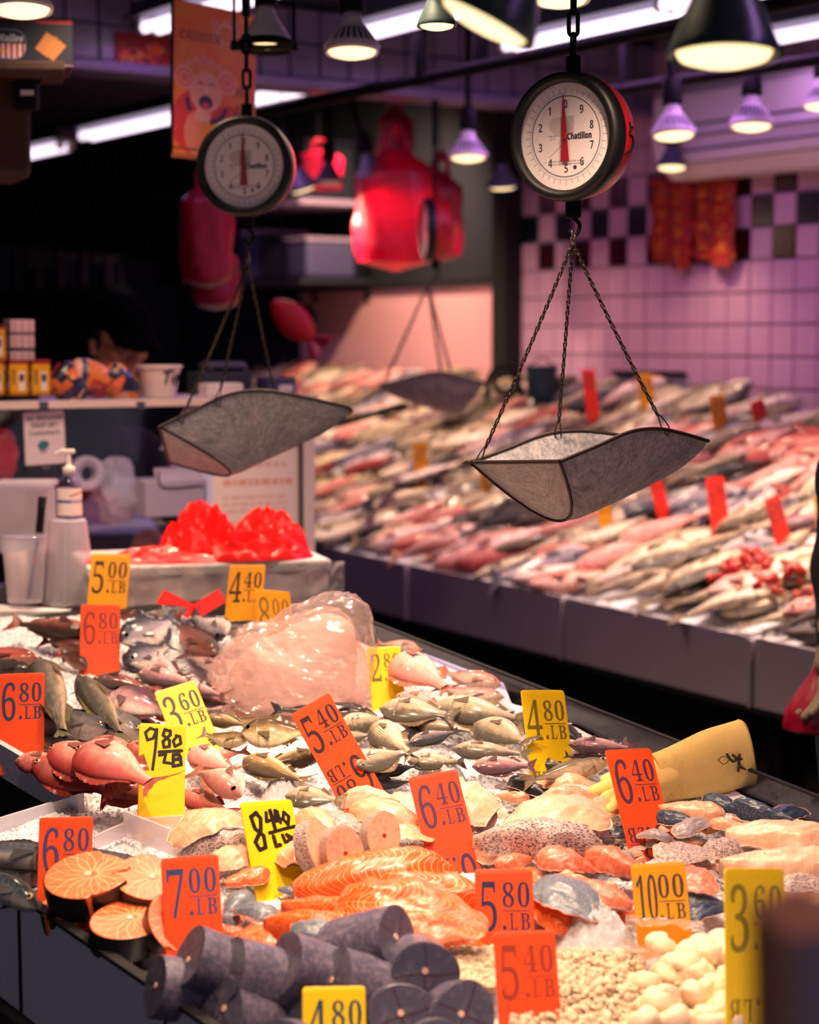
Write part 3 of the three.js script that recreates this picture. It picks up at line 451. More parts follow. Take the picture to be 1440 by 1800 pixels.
function tag(color, big, small, TL, TR, BL, ref, label, o = {}) {
  const w = 256, tall = 2.7, tex = canvas(w, Math.round(w * tall), (g, W, HH) => {
    g.fillStyle = TAGCOL[color]; g.fillRect(0, 0, W, HH); const r = rng(ref.length * 31 + TL[0]);
    for (let i = 0; i < 500; i++) { g.fillStyle = r() < 0.5 ? 'rgba(255,255,255,0.05)' : 'rgba(90,20,0,0.05)'; g.beginPath(); g.arc(r() * W, r() * HH, 1 + r() * 5, 0, 7); g.fill(); }
    for (let i = 0; i < 14; i++) { g.strokeStyle = 'rgba(120,40,0,0.18)'; g.lineWidth = 1; g.beginPath(); const x = r() * W, y = r() * HH; g.moveTo(x, y); g.lineTo(x + (r() - 0.5) * 60, y + (r() - 0.5) * 60); g.stroke(); }
    if (o.hand) scrawl(g, W, o.hand, o.lw ?? 0.06); else drawPrice(g, W, big, small, o.ink ?? '#1d2a4a', o.alpha ?? 0.92);
    if (o.second) { g.save(); g.translate(W, o.secondAt * W); g.rotate(Math.PI); drawPrice(g, W, o.second[0], o.second[1], o.ink2 ?? o.ink ?? '#1d1a2a', 0.9); g.restore(); }
  });
  const base = o.D ?? 4885 / (BL[1] + 110), e2 = [BL[0] - TL[0], BL[1] - TL[1]], e1 = [TR[0] - TL[0], TR[1] - TL[1]], len2 = Math.hypot(...e2);
  const dz2 = -(o.lean ?? 0.3) * len2, dz1 = clamp(-(e1[0] * e2[0] + e1[1] * e2[1]) / dz2, -70, 70), k = base / FOCAL;
  const A = at(TL[0], TL[1], base - dz2 * k), B = at(TR[0], TR[1], base + (dz1 - dz2) * k), Cc = at(BL[0], BL[1], base);
  const X = B.clone().sub(A), W = X.length(); X.normalize(); const Yd = Cc.clone().sub(A); const Hh = Yd.length() + (o.sink ?? 0.035); Yd.addScaledVector(X, -Yd.dot(X)).normalize(); const Y = Yd.clone().negate(), Z = X.clone().cross(Y);
  const s = new THREE.Shape(), c = W * 0.07; s.moveTo(c, 0); s.lineTo(W - c, 0); s.quadraticCurveTo(W, 0, W, -c); s.lineTo(W, -Hh); s.lineTo(0, -Hh); s.lineTo(0, -c); s.quadraticCurveTo(0, 0, c, 0);
  const g = new THREE.ExtrudeGeometry(s, { depth: 0.0016, bevelEnabled: true, bevelSize: 0.0006, bevelThickness: 0.0006, bevelSegments: 1, curveSegments: 6 });
  const p = g.attributes.position, uv = g.attributes.uv; for (let i = 0; i < p.count; i++) uv.setXY(i, clamp(p.getX(i) / W, 0.01, 0.99), clamp(1 + p.getY(i) / (W * tall), 0.01, 0.995));
  // a gentle bow along the height
  for (let i = 0; i < p.count; i++) p.setZ(i, p.getZ(i) + (o.bow ?? 0.006) * Math.sin(clamp(-p.getY(i) / Hh, 0, 1) * Math.PI)); g.computeVertexNormals();
  const t = single('price_tag', g, new THREE.MeshPhysicalMaterial({ name: 'tag_' + color, map: tex, roughness: 0.42, clearcoat: 0.15 }), label, 'price tag');
  t.position.copy(A); t.quaternion.setFromRotationMatrix(new THREE.Matrix4().makeBasis(X, Y, Z));
  TAGREF.push([(TL[0] + TR[0]) / 2 + (BL[0] - TL[0]) / 2, BL[1] - 20, ref]);
}
const INKB = '#233a63', INKK = '#15171c';
tag('amber', '5', '00', [162, 973], [230, 975], [158, 1066], 'bold amber 5.00 tag', 'amber 5.00 price tag with black numerals, standing before the white foam box', { ink: INKK });
tag('amber', '4', '40', [405, 993], [467, 993], [397, 1092], 'half-covered amber 4.40 tag', 'amber 4.40 price tag half covered by another tag', { ink: INKK });
tag('amber', '8', '00', [447, 1036], [508, 1041], [455, 1108], 'faded amber 8.00 tag', 'amber 8.00 price tag in front of the 4.40 tag', { ink: '#5b4a3a', alpha: 0.75 });
tag('orange', '6', '80', [142, 1063], [211, 1064], [147, 1176], 'back orange 6.80 tag', 'orange 6.80 price tag with faded red numerals, directly before the amber 5.00 tag', { ink: '#8c2a20', alpha: 0.85 });
tag('orange', '6', '80', [-2, 1186], [78, 1183], [6, 1328], 'edge orange 6.80 tag', 'orange 6.80 price tag with navy numerals cut by the frame edge', { ink: INKB });
tag('yellow', '3', '60', [271, 1218], [341, 1196], [318, 1320], 'tilted yellow 3.60 tag', 'tilted yellow 3.60 price tag behind the handwritten 9.80 tag', { ink: INKK });
tag('yellow', '9', '80', [245, 1272], [325, 1275], [255, 1456], 'handwritten yellow 9.80 tag', 'tall yellow price tag with 9.80 handwritten in marker', { hand: H980, lw: 0.068 });
tag('yellow', '2', '80', [645, 1139], [703, 1136], [655, 1232], 'yellow tag behind the bag', 'yellow price tag partly hidden by the clear plastic bag', { ink: '#5a5216', alpha: 0.85 });
tag('orange', '5', '40', [512, 1257], [578, 1218], [606, 1412], 'tilted orange 5.40 tag', 'strongly tilted orange 5.40 price tag with more numerals upside down below', { ink: '#2a1c2a', second: ['6', '80'], secondAt: 2.5, lean: 0.35 });
tag('yellow', '4', '80', [915, 1214], [990, 1214], [936, 1362], 'faded yellow 4.80 tag', 'yellow 4.80 price tag with faded olive numerals near the aisle', { ink: '#6b6018', alpha: 0.9, second: ['6', '80'], secondAt: 2.72 });
tag('yellow', '8', '40', [421, 1412], [511, 1406], [460, 1560], 'scrawled yellow 8.40 tag', 'bright yellow price tag with 8.40 scrawled in black marker', { hand: H840, lw: 0.07 });
tag('orange', '6', '40', [718, 1368], [802, 1353], [762, 1520], 'middle orange 6.40 tag', 'orange 6.40 price tag standing behind the salmon fillets', { ink: '#33305c', alpha: 0.8, second: ['6', '40'], secondAt: 2.7 });
tag('orange', '6', '40', [1063, 1320], [1142, 1316], [1112, 1500], 'orange 6.40 tag by the glove', 'orange 6.40 price tag standing against the yellow glove', { ink: '#3d2a4a', alpha: 0.85, second: ['6', '80'], secondAt: 2.55, lean: 0.4 });
tag('orange', '6', '80', [70, 1438], [163, 1436], [76, 1592], 'front orange 6.80 tag', 'orange 6.80 price tag behind the salmon steaks', { ink: '#2a3f7c', alpha: 0.85 });
tag('orange', '7', '00', [283, 1510], [383, 1502], [306, 1716], 'blue-lettered orange 7.00 tag', 'orange 7.00 price tag with blue numerals between steaks and dark chunks', { ink: '#23487c', alpha: 0.92 });
tag('orange', '5', '80', [835, 1529], [935, 1529], [840, 1680], 'bold orange 5.80 tag', 'orange 5.80 price tag with bold navy numerals before the salmon', { ink: '#1c2c52' });
tag('orange', '5', '40', [867, 1640], [974, 1636], [884, 1830], 'front orange 5.40 tag', 'orange 5.40 price tag with pale numerals, closest to the camera', { ink: '#8a3526', alpha: 0.8, sink: 0.06 });
tag('amber', '10', '00', [1109, 1520], [1203, 1515], [1118, 1665], 'plain amber 10.00 tag', 'amber 10.00 price tag standing behind the scallops', { ink: '#38343a', alpha: 0.92 });
tag('yellow', '3', '60', [1273, 1527], [1376, 1527], [1299, 1806], 'yellow 3.60 tag by the carton', 'long yellow 3.60 price tag partly behind the brown carton', { ink: '#8a7a1c', second: ['3', '60'], secondAt: 2.68, lean: 0.1, D: 2.5 });
tag('yellow', '4', '80', [532, 1736], [641, 1734], [540, 1870], 'front yellow 4.80 tag', 'yellow 4.80 price tag at the bottom among the dark chunks', { ink: '#24405e', sink: 0.05 });

// ---------------------------------------------------------------- whole fish
const ITEMS = [];                                     // [object, look, px, py], labelled once all tags stand
const bodyH = spline([[0, 0.06], [0.05, 0.34], [0.14, 0.72], [0.27, 0.96], [0.4, 1], [0.58, 0.88], [0.75, 0.58], [0.88, 0.32], [1, 0.25]]);
const bodyT = spline([[0, 0.1], [0.06, 0.5], [0.18, 0.92], [0.3, 1], [0.5, 0.94], [0.7, 0.62], [0.88, 0.28], [1, 0.14]]);
const FISH = {
  snapper: { name: 'pink_snapper', look: 'pink snapper', h: 0.165, w: 0.085, back: '#a8322f', flank: '#d68472', belly: '#efc0ae', fin: '#cf4f40', tail: '#d4604e', spot: 0.08 },
  redfish: { name: 'red_snapper', look: 'deep red snapper', h: 0.16, w: 0.085, back: '#8a1f1c', flank: '#b8483a', belly: '#dd9484', fin: '#b0352a', tail: '#b0352a', spot: 0.1 },
  rockfish: { name: 'rockfish', look: 'dark red rockfish', h: 0.15, w: 0.085, back: '#3a1a18', flank: '#74382e', belly: '#b07060', fin: '#4a1c18', tail: '#c04a3c', spot: 0.3 },
  bream: { name: 'grey_bream', look: 'blue-grey bream', h: 0.22, w: 0.07, back: '#2c3040', flank: '#8e8590', belly: '#dccbc4', fin: '#2e3550', tail: '#353a55', spot: 0.12 },
  grey: { name: 'grey_seabass', look: 'grey sea bass', h: 0.14, w: 0.085, back: '#2e3038', flank: '#7c7678', belly: '#d6c4b8', fin: '#3a3a44', tail: '#48464e', spot: 0.2 },
  mauve: { name: 'mauve_rockcod', look: 'mauve pink fish', h: 0.14, w: 0.08, back: '#5a3844', flank: '#b8848c', belly: '#e8c8c4', fin: '#7a4650', tail: '#8e545c', spot: 0.12 },
  gold: { name: 'golden_croaker', look: 'olive gold croaker', h: 0.16, w: 0.1, back: '#4a3818', flank: '#a88a52', belly: '#ecd9ae', fin: '#7a6028', tail: '#b49a5c', spot: 0.2, scales: 1 },
  silver: { name: 'silver_porgy', look: 'pale silver porgy', h: 0.225, w: 0.085, back: '#4c4638', flank: '#bfae8e', belly: '#ecdcc2', fin: '#a88c66', tail: '#a08e70', spot: 0.1, scales: 1 },
  pale: { name: 'pale_whiting', look: 'slender pale whiting', h: 0.1, w: 0.07, back: '#6c5c48', flank: '#cdb894', belly: '#f0e0c4', fin: '#c0a884', tail: '#b89c78', spot: 0.08 },
  dark: { name: 'black_seabass', look: 'black sea bass', h: 0.12, w: 0.085, back: '#08080c', flank: '#1e1c22', belly: '#6a5a54', fin: '#0c0c12', tail: '#141318', spot: 0.2 },
  grouper: { name: 'spotted_grouper', look: 'brown grouper with a yellow tail', h: 0.135, w: 0.1, back: '#1d1c16', flank: '#6c6248', belly: '#d4c4a6', fin: '#8a8040', tail: '#8e9068', spot: 0.55 },
  blush: { name: 'pink_tilefish', look: 'pinkish white tilefish', h: 0.15, w: 0.095, back: '#d88a80', flank: '#f0b8aa', belly: '#fae0d4', fin: '#e88a60', tail: '#e8916c', spot: 0.06 },
  mackerel: { name: 'striped_mackerel', look: 'striped blue mackerel', h: 0.085, w: 0.08, back: '#0a1420', flank: '#3c5266', belly: '#c8bfb8', fin: '#1a2432', tail: '#222a36', spot: 0.05, stripes: 1 },
};
const cache = new Map();
function fishProto(kind, variant) {
  const key = kind + variant; if (cache.has(key)) return cache.get(key);
  const k = FISH[kind], sd = variant * 13.7 + kind.length * 3.1, back = C(k.back), flank = C(k.flank), belly = C(k.belly), c = new THREE.Color();
  const bendZ = [0.0, -0.06, 0.05][variant % 3], bendY = [0.02, -0.035, 0.05][variant % 3];
  const place = (x, y, z) => V(x, y + bendY * (x * x * 4 - 0.4), z + bendZ * (x * x * 4 - 0.4));
  const xOf = (t) => 0.5 - t * 0.84, root = { parts: [] };
  const add = (name, geo, m) => root.parts.push([name, geo, m]);
  const NU = 56, NV = 30;
  add('body', grid(NU, NV, (t0, j) => {
    const t = t0, a = j * Math.PI * 2, ca = Math.cos(a), sa = Math.sin(a);
    const gill = 1 + 0.07 * (sstep(t, 0.19, 0.255) - sstep(t, 0.255, 0.268)) , hh = k.h * bodyH(t) * (t < 0.3 ? 1 + (gill - 1) * 0.4 : 1), tt = k.w * bodyT(t) * gill;
    const yy = Math.sign(ca) * Math.pow(Math.abs(ca), 0.92) * hh * (ca < 0 ? 0.95 : 1.02), zz = sa * tt * (0.92 + 0.08 * Math.abs(sa));
    const n = 1.5 * fbm(t * 7 + sd, ca * 3, sa * 3 + sd, 3), q = ca + n * 0.3 + (t < 0.25 ? 0.1 : 0);
    c.copy(flank); if (q > 0.1) c.lerp(back, sstep(q, 0.0, 0.6)); else c.lerp(belly, sstep(-q, 0.0, 0.62));
    const sp = fbm(t * 26 + sd, a * 4.2, sd, 2); if (sp > 0.12) c.lerp(k.spot > 0.3 ? C('#c8b060') : back, clamp((sp - 0.12) * 5, 0, 1) * k.spot * (k.spot > 0.3 ? 0.5 : 1));
    if (k.stripes && ca > -0.1) c.lerp(C('#05080e'), 0.85 * sstep(Math.sin(t * 95 + Math.sin(a * 5) * 1.2), 0, 0.5) * sstep(ca, -0.1, 0.2));
    if (t > 0.256 && t < 0.3) c.lerp(back, 0.8 * (1 - (t - 0.256) / 0.044));
    if (t < 0.24) { c.lerp(C(k.back), 0.12); c.lerp(belly, 0.25 * sstep(-ca, 0, 1)); }
    c.multiplyScalar(clamp(1 + 0.3 * n3(t * 46 + sd, a * 7, sd) + 0.2 * n3(t * 15, a * 3, sd + 4), 0.5, 1.3)); return { p: place(xOf(t), yy, zz), c: c.clone() };
  }, true), k.scales ? M.wetScale : M.wet);
  const cap = (t, s) => { const g = grid(4, NV, (u, j) => { const a = j * Math.PI * 2, hh = k.h * bodyH(t), tt = k.w * bodyT(t); return { p: place(xOf(t) + s * 0.012 * (1 - u * u), Math.cos(a) * hh * u, Math.sin(a) * tt * u), c: belly.clone().lerp(C('#6a2a24'), 0.5) }; }); return g; };
  add('mouth', cap(0, 1), M.wet);
  const tc = C(k.tail), fc = C(k.fin), tb = k.h * 0.27;
  const fin = (name, nu, nv, f, c0) => add(name, grid(nu, nv, (u, v) => { const p = f(u, v), ray = 0.5 + 0.5 * Math.sin(v * nv * 2.6); return { p: place(p.x, p.y, p.z), c: c0.clone().multiplyScalar(0.75 + 0.35 * ray).lerp(flank, 0.3 * (1 - u)) }; }), M.wet);
  fin('tail_fin', 8, 18, (u, v) => { const s = v * 2 - 1, fork = 0.6 + 0.4 * Math.abs(s); return V(-0.335 - u * 0.165 * fork - 0.0 * u, s * (tb + u * k.h * 0.75), 0.006 * Math.sin(v * 34) * u + 0.012 * s * u * u + (variant % 2 ? 0.05 : -0.03) * u * u); }, tc);
  fin('dorsal_fin', 5, 26, (u, v) => { const t = lerp(0.27, 0.86, v), h = k.h * (0.36 * Math.pow(Math.sin(Math.min(1, v * 1.25) * Math.PI * 0.88 + 0.2), 0.7) * (0.75 + 0.25 * Math.abs(Math.sin(v * 30)))); return V(xOf(t) - u * 0.035, k.h * bodyH(t) * 0.97 + u * h, 0.01 * u * Math.sin(v * 9)); }, fc);
  fin('anal_fin', 4, 12, (u, v) => { const t = lerp(0.64, 0.86, v); return V(xOf(t) - u * 0.04, -k.h * bodyH(t) * 0.92 - u * k.h * 0.3 * (1 - v * 0.6), 0.006 * u * Math.sin(v * 7)); }, fc);
  for (const s of [1, -1]) {
    fin('pectoral_fin', 6, 8, (u, v) => { const g = (v - 0.5), z = k.w * bodyT(0.32) * (0.99 - Math.abs(0.2 + g * 0.3) * 0.2) + 0.012 + 0.01 * u; return V(0.5 - 0.27 * 0.84 - u * 0.15, -k.h * 0.22 + g * 0.07 * (0.25 + u) - u * 0.035, s * z); }, fc.clone().lerp(belly, 0.3));
    const e = new THREE.SphereGeometry(0.026, 16, 10); const pos = e.attributes.position, col = []; for (let i = 0; i < pos.count; i++) { const z = pos.getZ(i) / 0.026; const cc = z > 0.86 ? C('#050508') : z > 0.62 ? C('#cfae6a') : C('#6a5c50'); col.push(cc.r, cc.g, cc.b); } e.setAttribute('color', new THREE.Float32BufferAttribute(col, 3)); e.scale(1, 1, 0.55 * s);
    const tE = 0.115; const pE = place(xOf(tE), k.h * bodyH(tE) * 0.34, s * k.w * bodyT(tE) * 0.9); e.translate(pE.x, pE.y, pE.z); add('eye', e, M.eye);
  }
  cache.set(key, root); return root;
}
function buildFrom(proto, name) { const o = new THREE.Group(); o.name = numbered(name); scene.add(o); for (const [n, g, m] of proto.parts) mk(n, g, m, o); return o; }
let fishCount = 0;
function fish(kind, hx, hy, tx, ty, o = {}) {
  const k = FISH[kind], v = o.v ?? fishCount++ % 3, ob = buildFrom(fishProto(kind, v), k.name);
  let H, T, up;
  if (o.H) { H = o.H; T = o.T; up = o.up; } else { const lf = o.lift ?? 0.022; H = on(hx, hy, lf + (o.dh ?? 0)); T = on(tx, ty, lf + (o.dt ?? 0)); up = NN.clone(); }
  const X = H.clone().sub(T), L = X.length(); X.normalize(); let N = up.clone().addScaledVector(X, -up.dot(X)).normalize(); N.applyAxisAngle(X, o.roll ?? Math.sign(X.x) * 0.42 + (((fishCount * 37) % 11) / 11 - 0.5) * 0.4);
  const f = o.flip ? -1 : 1, Y = N.clone().cross(X).multiplyScalar(f), Z = N.clone().multiplyScalar(f);
  ob.position.copy(H).add(T).multiplyScalar(0.5); ob.quaternion.setFromRotationMatrix(new THREE.Matrix4().makeBasis(X, Y, Z)); ob.scale.set(L, L * (o.fat ?? 1), L * (o.thick ?? 1));
  ob.userData.category = 'fish'; if (!o.H) ITEMS.push([ob, o.look ?? k.look, (hx + tx) / 2, (hy + ty) / 2]); return ob;
}
// back corner: dark red and grey fish
fish('rockfish', 160, 1112, 14, 1094, { lift: 0.035, flip: 1 }); fish('rockfish', 158, 1140, 70, 1126, { lift: 0.012 }); fish('redfish', 62, 1166, -90, 1136, { lift: 0.03 });
fish('dark', 62, 1184, -70, 1166, { lift: 0.04, fat: 1.2 }); fish('rockfish', 152, 1172, 100, 1146, { lift: 0.01 });
fish('bream', 218, 1130, 312, 1084, { lift: 0.045, flip: 1 }); fish('bream', 226, 1168, 306, 1130, { lift: 0.035, flip: 1, v: 1 }); fish('bream', 216, 1150, 300, 1172, { lift: 0.012 });
fish('rockfish', 378, 1158, 300, 1082, { lift: 0.032, v: 2, fat: 0.7, thick: 0.8 }); fish('bream', 398, 1122, 330, 1080, { lift: 0.03, flip: 1 }); fish('grey', 440, 1112, 356, 1094, { lift: 0.03 }); fish('dark', 470, 1106, 390, 1092, { lift: 0.03 }); fish('mauve', 400, 1180, 318, 1150, { lift: 0.018 });
fish('rockfish', 244, 1080, 170, 1074, { lift: 0.03 }); fish('grey', 330, 1074, 236, 1078, { lift: 0.035 });
fish('rockfish', 164, 1192, 280, 1214, { lift: 0.03, v: 0, look: 'purplish red rockfish' }); fish('mauve', 240, 1182, 360, 1206, { lift: 0.04 }); fish('mauve', 190, 1218, 316, 1262, { lift: 0.045, fat: 1.25, flip: 1 }); fish('redfish', 262, 1246, 330, 1270, { lift: 0.02 }); fish('mauve', 300, 1198, 402, 1226, { lift: 0.03 });
fish('mauve', 330, 1224, 420, 1240, { lift: 0.012 }); fish('rockfish', 224, 1262, 300, 1290, { lift: 0.014 }); fish('mauve', 250, 1152, 330, 1196, { lift: 0.012 });
// grouper hanging over the snappers
fish('grouper', 66, 1160, 120, 1310, { lift: 0.06, fat: 0.62, thick: 0.7, v: 1, roll: 0.35 }); fish('grouper', 140, 1196, 226, 1308, { lift: 0.045, fat: 0.62, thick: 0.75, v: 2, roll: 0.3 });
fish('grey', 186, 1292, 70, 1236, { lift: 0.03 }); fish('grey', 246, 1300, 158, 1232, { lift: 0.028 }); fish('mauve', 210, 1246, 140, 1208, { lift: 0.02, look: 'pale mauve fish' }); fish('dark', 106, 1290, 40, 1200, { lift: 0.012 }); fish('grey', 120, 1322, 60, 1288, { lift: 0.008 });
// pink snappers
fish('snapper', 24, 1336, 160, 1352, { lift: 0.028 }); fish('redfish', 66, 1338, 212, 1402, { lift: 0.04, fat: 1.1, look: 'deep red snapper in the pink pile' }); fish('snapper', 92, 1312, 214, 1386, { lift: 0.06, v: 0 }); fish('snapper', 134, 1312, 286, 1386, { lift: 0.085, fat: 1.15, v: 1, look: 'palest pink snapper on top of the pile' }); fish('redfish', 160, 1302, 262, 1332, { lift: 0.04 }); fish('snapper', 222, 1308, 300, 1342, { lift: 0.05 }); fish('snapper', 180, 1404, 268, 1412, { lift: 0.014 }); fish('redfish', 190, 1384, 292, 1404, { lift: 0.03 });
// pale pink pieces beyond the handwritten tag
fish('blush', 332, 1316, 420, 1360, { lift: 0.04, fat: 1.2 }); fish('blush', 428, 1392, 338, 1352, { lift: 0.055, fat: 1.5, thick: 1.3, flip: 1, look: 'bulging pale pink tilefish' }); fish('snapper', 318, 1392, 412, 1432, { lift: 0.026, look: 'red-tailed pink snapper' }); fish('blush', 338, 1334, 440, 1320, { lift: 0.02 });
// olive gold fish
fish('gold', 436, 1304, 348, 1290, { lift: 0.04, fat: 1.3 }); fish('gold', 424, 1290, 556, 1286, { lift: 0.055, fat: 1.45, thick: 1.1, flip: 1, v: 0, look: 'plump golden croaker with clear scales' }); fish('dark', 658, 1256, 470, 1246, { lift: 0.03, v: 0 }); fish('gold', 566, 1326, 452, 1346, { lift: 0.035, flip: 1 }); fish('gold', 424, 1334, 546, 1376, { lift: 0.03, look: 'golden croaker with a pale tail' }); fish('silver', 502, 1398, 606, 1408, { lift: 0.035, fat: 1.15, v: 0, look: 'silver porgy facing the handwritten tag' }); fish('gold', 500, 1276, 400, 1262, { lift: 0.02 });
fish('gold', 360, 1262, 440, 1276, { lift: 0.02 });
// pale porgies in the middle
fish('blush', 690, 1156, 800, 1218, { lift: 0.05, fat: 1.3, thick: 1.2 }); fish('blush', 884, 1232, 760, 1206, { lift: 0.03 }); fish('blush', 880, 1206, 770, 1180, { lift: 0.03, look: 'orange-finned pink tilefish' }); fish('blush', 740, 1140, 660, 1130, { lift: 0.03 }); fish('blush', 700, 1222, 790, 1250, { lift: 0.03 });
fish('silver', 668, 1244, 806, 1258, { lift: 0.05, fat: 1.0 }); fish('silver', 760, 1240, 934, 1266, { lift: 0.04, fat: 0.75 }); fish('silver', 652, 1272, 730, 1332, { lift: 0.055, v: 1, fat: 0.75, thick: 0.9 }); fish('silver', 838, 1272, 936, 1310, { lift: 0.05, fat: 1.1 }); fish('grey', 718, 1306, 812, 1284, { lift: 0.045, v: 0 }); fish('silver', 796, 1316, 936, 1326, { lift: 0.045, fat: 0.7, look: 'brownish silver porgy' }); fish('silver', 624, 1346, 726, 1318, { lift: 0.055, fat: 1.1, v: 2 }); fish('silver', 716, 1338, 822, 1340, { lift: 0.02, fat: 0.8 }); fish('mauve', 830, 1346, 946, 1346, { lift: 0.055, fat: 1.25, v: 0, look: 'dark purple-headed fish' }); fish('dark', 646, 1362, 744, 1344, { lift: 0.02 }); fish('dark', 654, 1384, 732, 1372, { lift: 0.02 }); fish('dark', 610, 1382, 690, 1368, { lift: 0.02 });
fish('silver', 838, 1246, 930, 1290, { lift: 0.02 }); fish('silver', 596, 1276, 690, 1262, { lift: 0.03 }); fish('dark', 870, 1258, 960, 1276, { lift: 0.03 }); fish('silver', 590, 1300, 660, 1290, { lift: 0.03 }); fish('pale', 700, 1268, 850, 1288, { lift: 0.03 }); fish('dark', 700, 1300, 770, 1268, { lift: 0.02 });
fish('dark', 980, 1270, 1030, 1310, { lift: 0.03 }); fish('mauve', 1000, 1308, 1124, 1316, { lift: 0.04 }); fish('mauve', 1010, 1326, 1110, 1306, { lift: 0.02, look: 'mauve fish against the aisle edge' }); fish('dark', 1060, 1340, 990, 1328, { lift: 0.028 }); fish('pale', 1074, 1340, 916, 1374, { lift: 0.05, v: 0 }); fish('grey', 940, 1338, 1010, 1352, { lift: 0.01 });
fish('dark', 890, 1396, 990, 1382, { lift: 0.02, fat: 0.9 }); fish('dark', 950, 1408, 900, 1380, { lift: 0.02 });
// mackerel at the front edge
fish('mackerel', 280, 1550, 90, 1476, { lift: 0.03, v: 0, fat: 1.15 }); fish('mackerel', 120, 1512, -110, 1486, { lift: 0.045, fat: 1.4, look: 'dark mackerel at the table edge' }); fish('mackerel', 70, 1590, -90, 1530, { lift: 0.03, fat: 1.4 }); fish('mackerel', 110, 1548, -60, 1500, { lift: 0.02, fat: 1.3 });

// ---------------------------------------------------------------- fillets, steaks and cut fish
const salmonTex = canvas(512, 512, (g, W, H) => {
  g.fillStyle = '#e65618'; g.fillRect(0, 0, W, H); const r = rng(3);
  for (let i = 0; i < 160; i++) { g.fillStyle = r() < 0.5 ? 'rgba(255,140,70,0.12)' : 'rgba(200,50,20,0.1)'; g.beginPath(); g.ellipse(r() * W, r() * H, 10 + r() * 60, 6 + r() * 18, r() * 3, 0, 7); g.fill(); }
  for (let i = -3; i < 30; i++) { const x = i * 22 + r() * 6; g.strokeStyle = `rgba(255,206,150,${0.4 + r() * 0.35})`; g.lineWidth = 2.5 + r() * 3; g.beginPath(); g.moveTo(x - 40, -5); g.bezierCurveTo(x + 60, 60, x + 70, 130, x + 14, 200); g.quadraticCurveTo(x - 8, 250, x + 16, 300); g.bezierCurveTo(x + 76, 370, x + 66, 440, x - 36, 520); g.stroke(); }
  g.strokeStyle = 'rgba(255,220,180,0.55)'; g.lineWidth = 5; g.beginPath(); g.moveTo(0, 250); g.lineTo(W, 256); g.stroke();
});
const whiteTex = (base, pink, seed) => canvas(512, 512, (g, W, H) => {
  g.fillStyle = base; g.fillRect(0, 0, W, H); const r = rng(seed);
  for (let i = 0; i < 120; i++) { g.fillStyle = r() < 0.55 ? `rgba(255,240,222,0.13)` : pink; g.beginPath(); g.ellipse(r() * W, r() * H, 8 + r() * 70, 5 + r() * 22, r() * 3, 0, 7); g.fill(); }
  for (let i = 0; i < 46; i++) { g.strokeStyle = `rgba(255,246,232,${0.12 + r() * 0.2})`; g.lineWidth = 1.5 + r() * 2; const x = r() * W; g.beginPath(); g.moveTo(x, 0); g.quadraticCurveTo(x + 40, H / 2, x - 20 + r() * 40, H); g.stroke(); }
  for (let i = 0; i < 10; i++) { g.fillStyle = `rgba(170,40,40,${0.1 + r() * 0.25})`; g.beginPath(); g.ellipse(r() * W, r() * H, 3 + r() * 16, 2 + r() * 7, r() * 3, 0, 7); g.fill(); }
});
const speckTex = (base, ink, n, seed, size = 5) => canvas(512, 512, (g, W, H) => {
  g.fillStyle = base; g.fillRect(0, 0, W, H); const r = rng(seed);
  for (let i = 0; i < n; i++) { g.fillStyle = ink[Math.floor(r() * ink.length)]; g.beginPath(); g.ellipse(r() * W, r() * H, 1 + r() * size, 1 + r() * size * 0.6, r() * 3, 0, 7); g.fill(); }
});
const cut = (name, map, o = {}) => (M[name] = new THREE.MeshPhysicalMaterial({ name, map, roughness: 0.38, clearcoat: 0.28, clearcoatRoughness: 0.2, bumpMap: map, bumpScale: 0.0016, ...o }));
cut('salmon', salmonTex); cut('salmonPink', whiteTex('#dc6a4a', 'rgba(236,110,70,0.2)', 12)); cut('whiteFlesh', whiteTex('#e8b894', 'rgba(232,150,120,0.14)', 4)); cut('tanFlesh', whiteTex('#dfa47c', 'rgba(220,130,96,0.16)', 9));
cut('speckSkin', speckTex('#cdb6ae', ['#1c1a26', '#2e2a3c', '#5a5060', '#e8dcd4'], 2600, 6)); cut('blueSkin', speckTex('#2c3c52', ['#0c1420', '#5c7488', '#8ea0ac', '#16202e'], 2400, 7, 4)); cut('salmonSkin', speckTex('#6a7684', ['#2a3440', '#aab4ba', '#46525e', '#c8ccca'], 2600, 8, 4)); cut('darkSkin', speckTex('#14161e', ['#06070a', '#2a3440', '#1c2430'], 1200, 11, 5)); cut('silverSkin', speckTex('#a89ca0', ['#6a6470', '#d8ccc8', '#4a4854'], 1800, 15, 4));
const fillW = spline([[0, 0.35], [0.06, 0.72], [0.25, 1], [0.55, 0.92], [0.82, 0.62], [0.96, 0.4], [1, 0.22]]), fillT = spline([[0, 0.5], [0.1, 0.9], [0.3, 1], [0.6, 0.8], [0.85, 0.5], [1, 0.28]]);
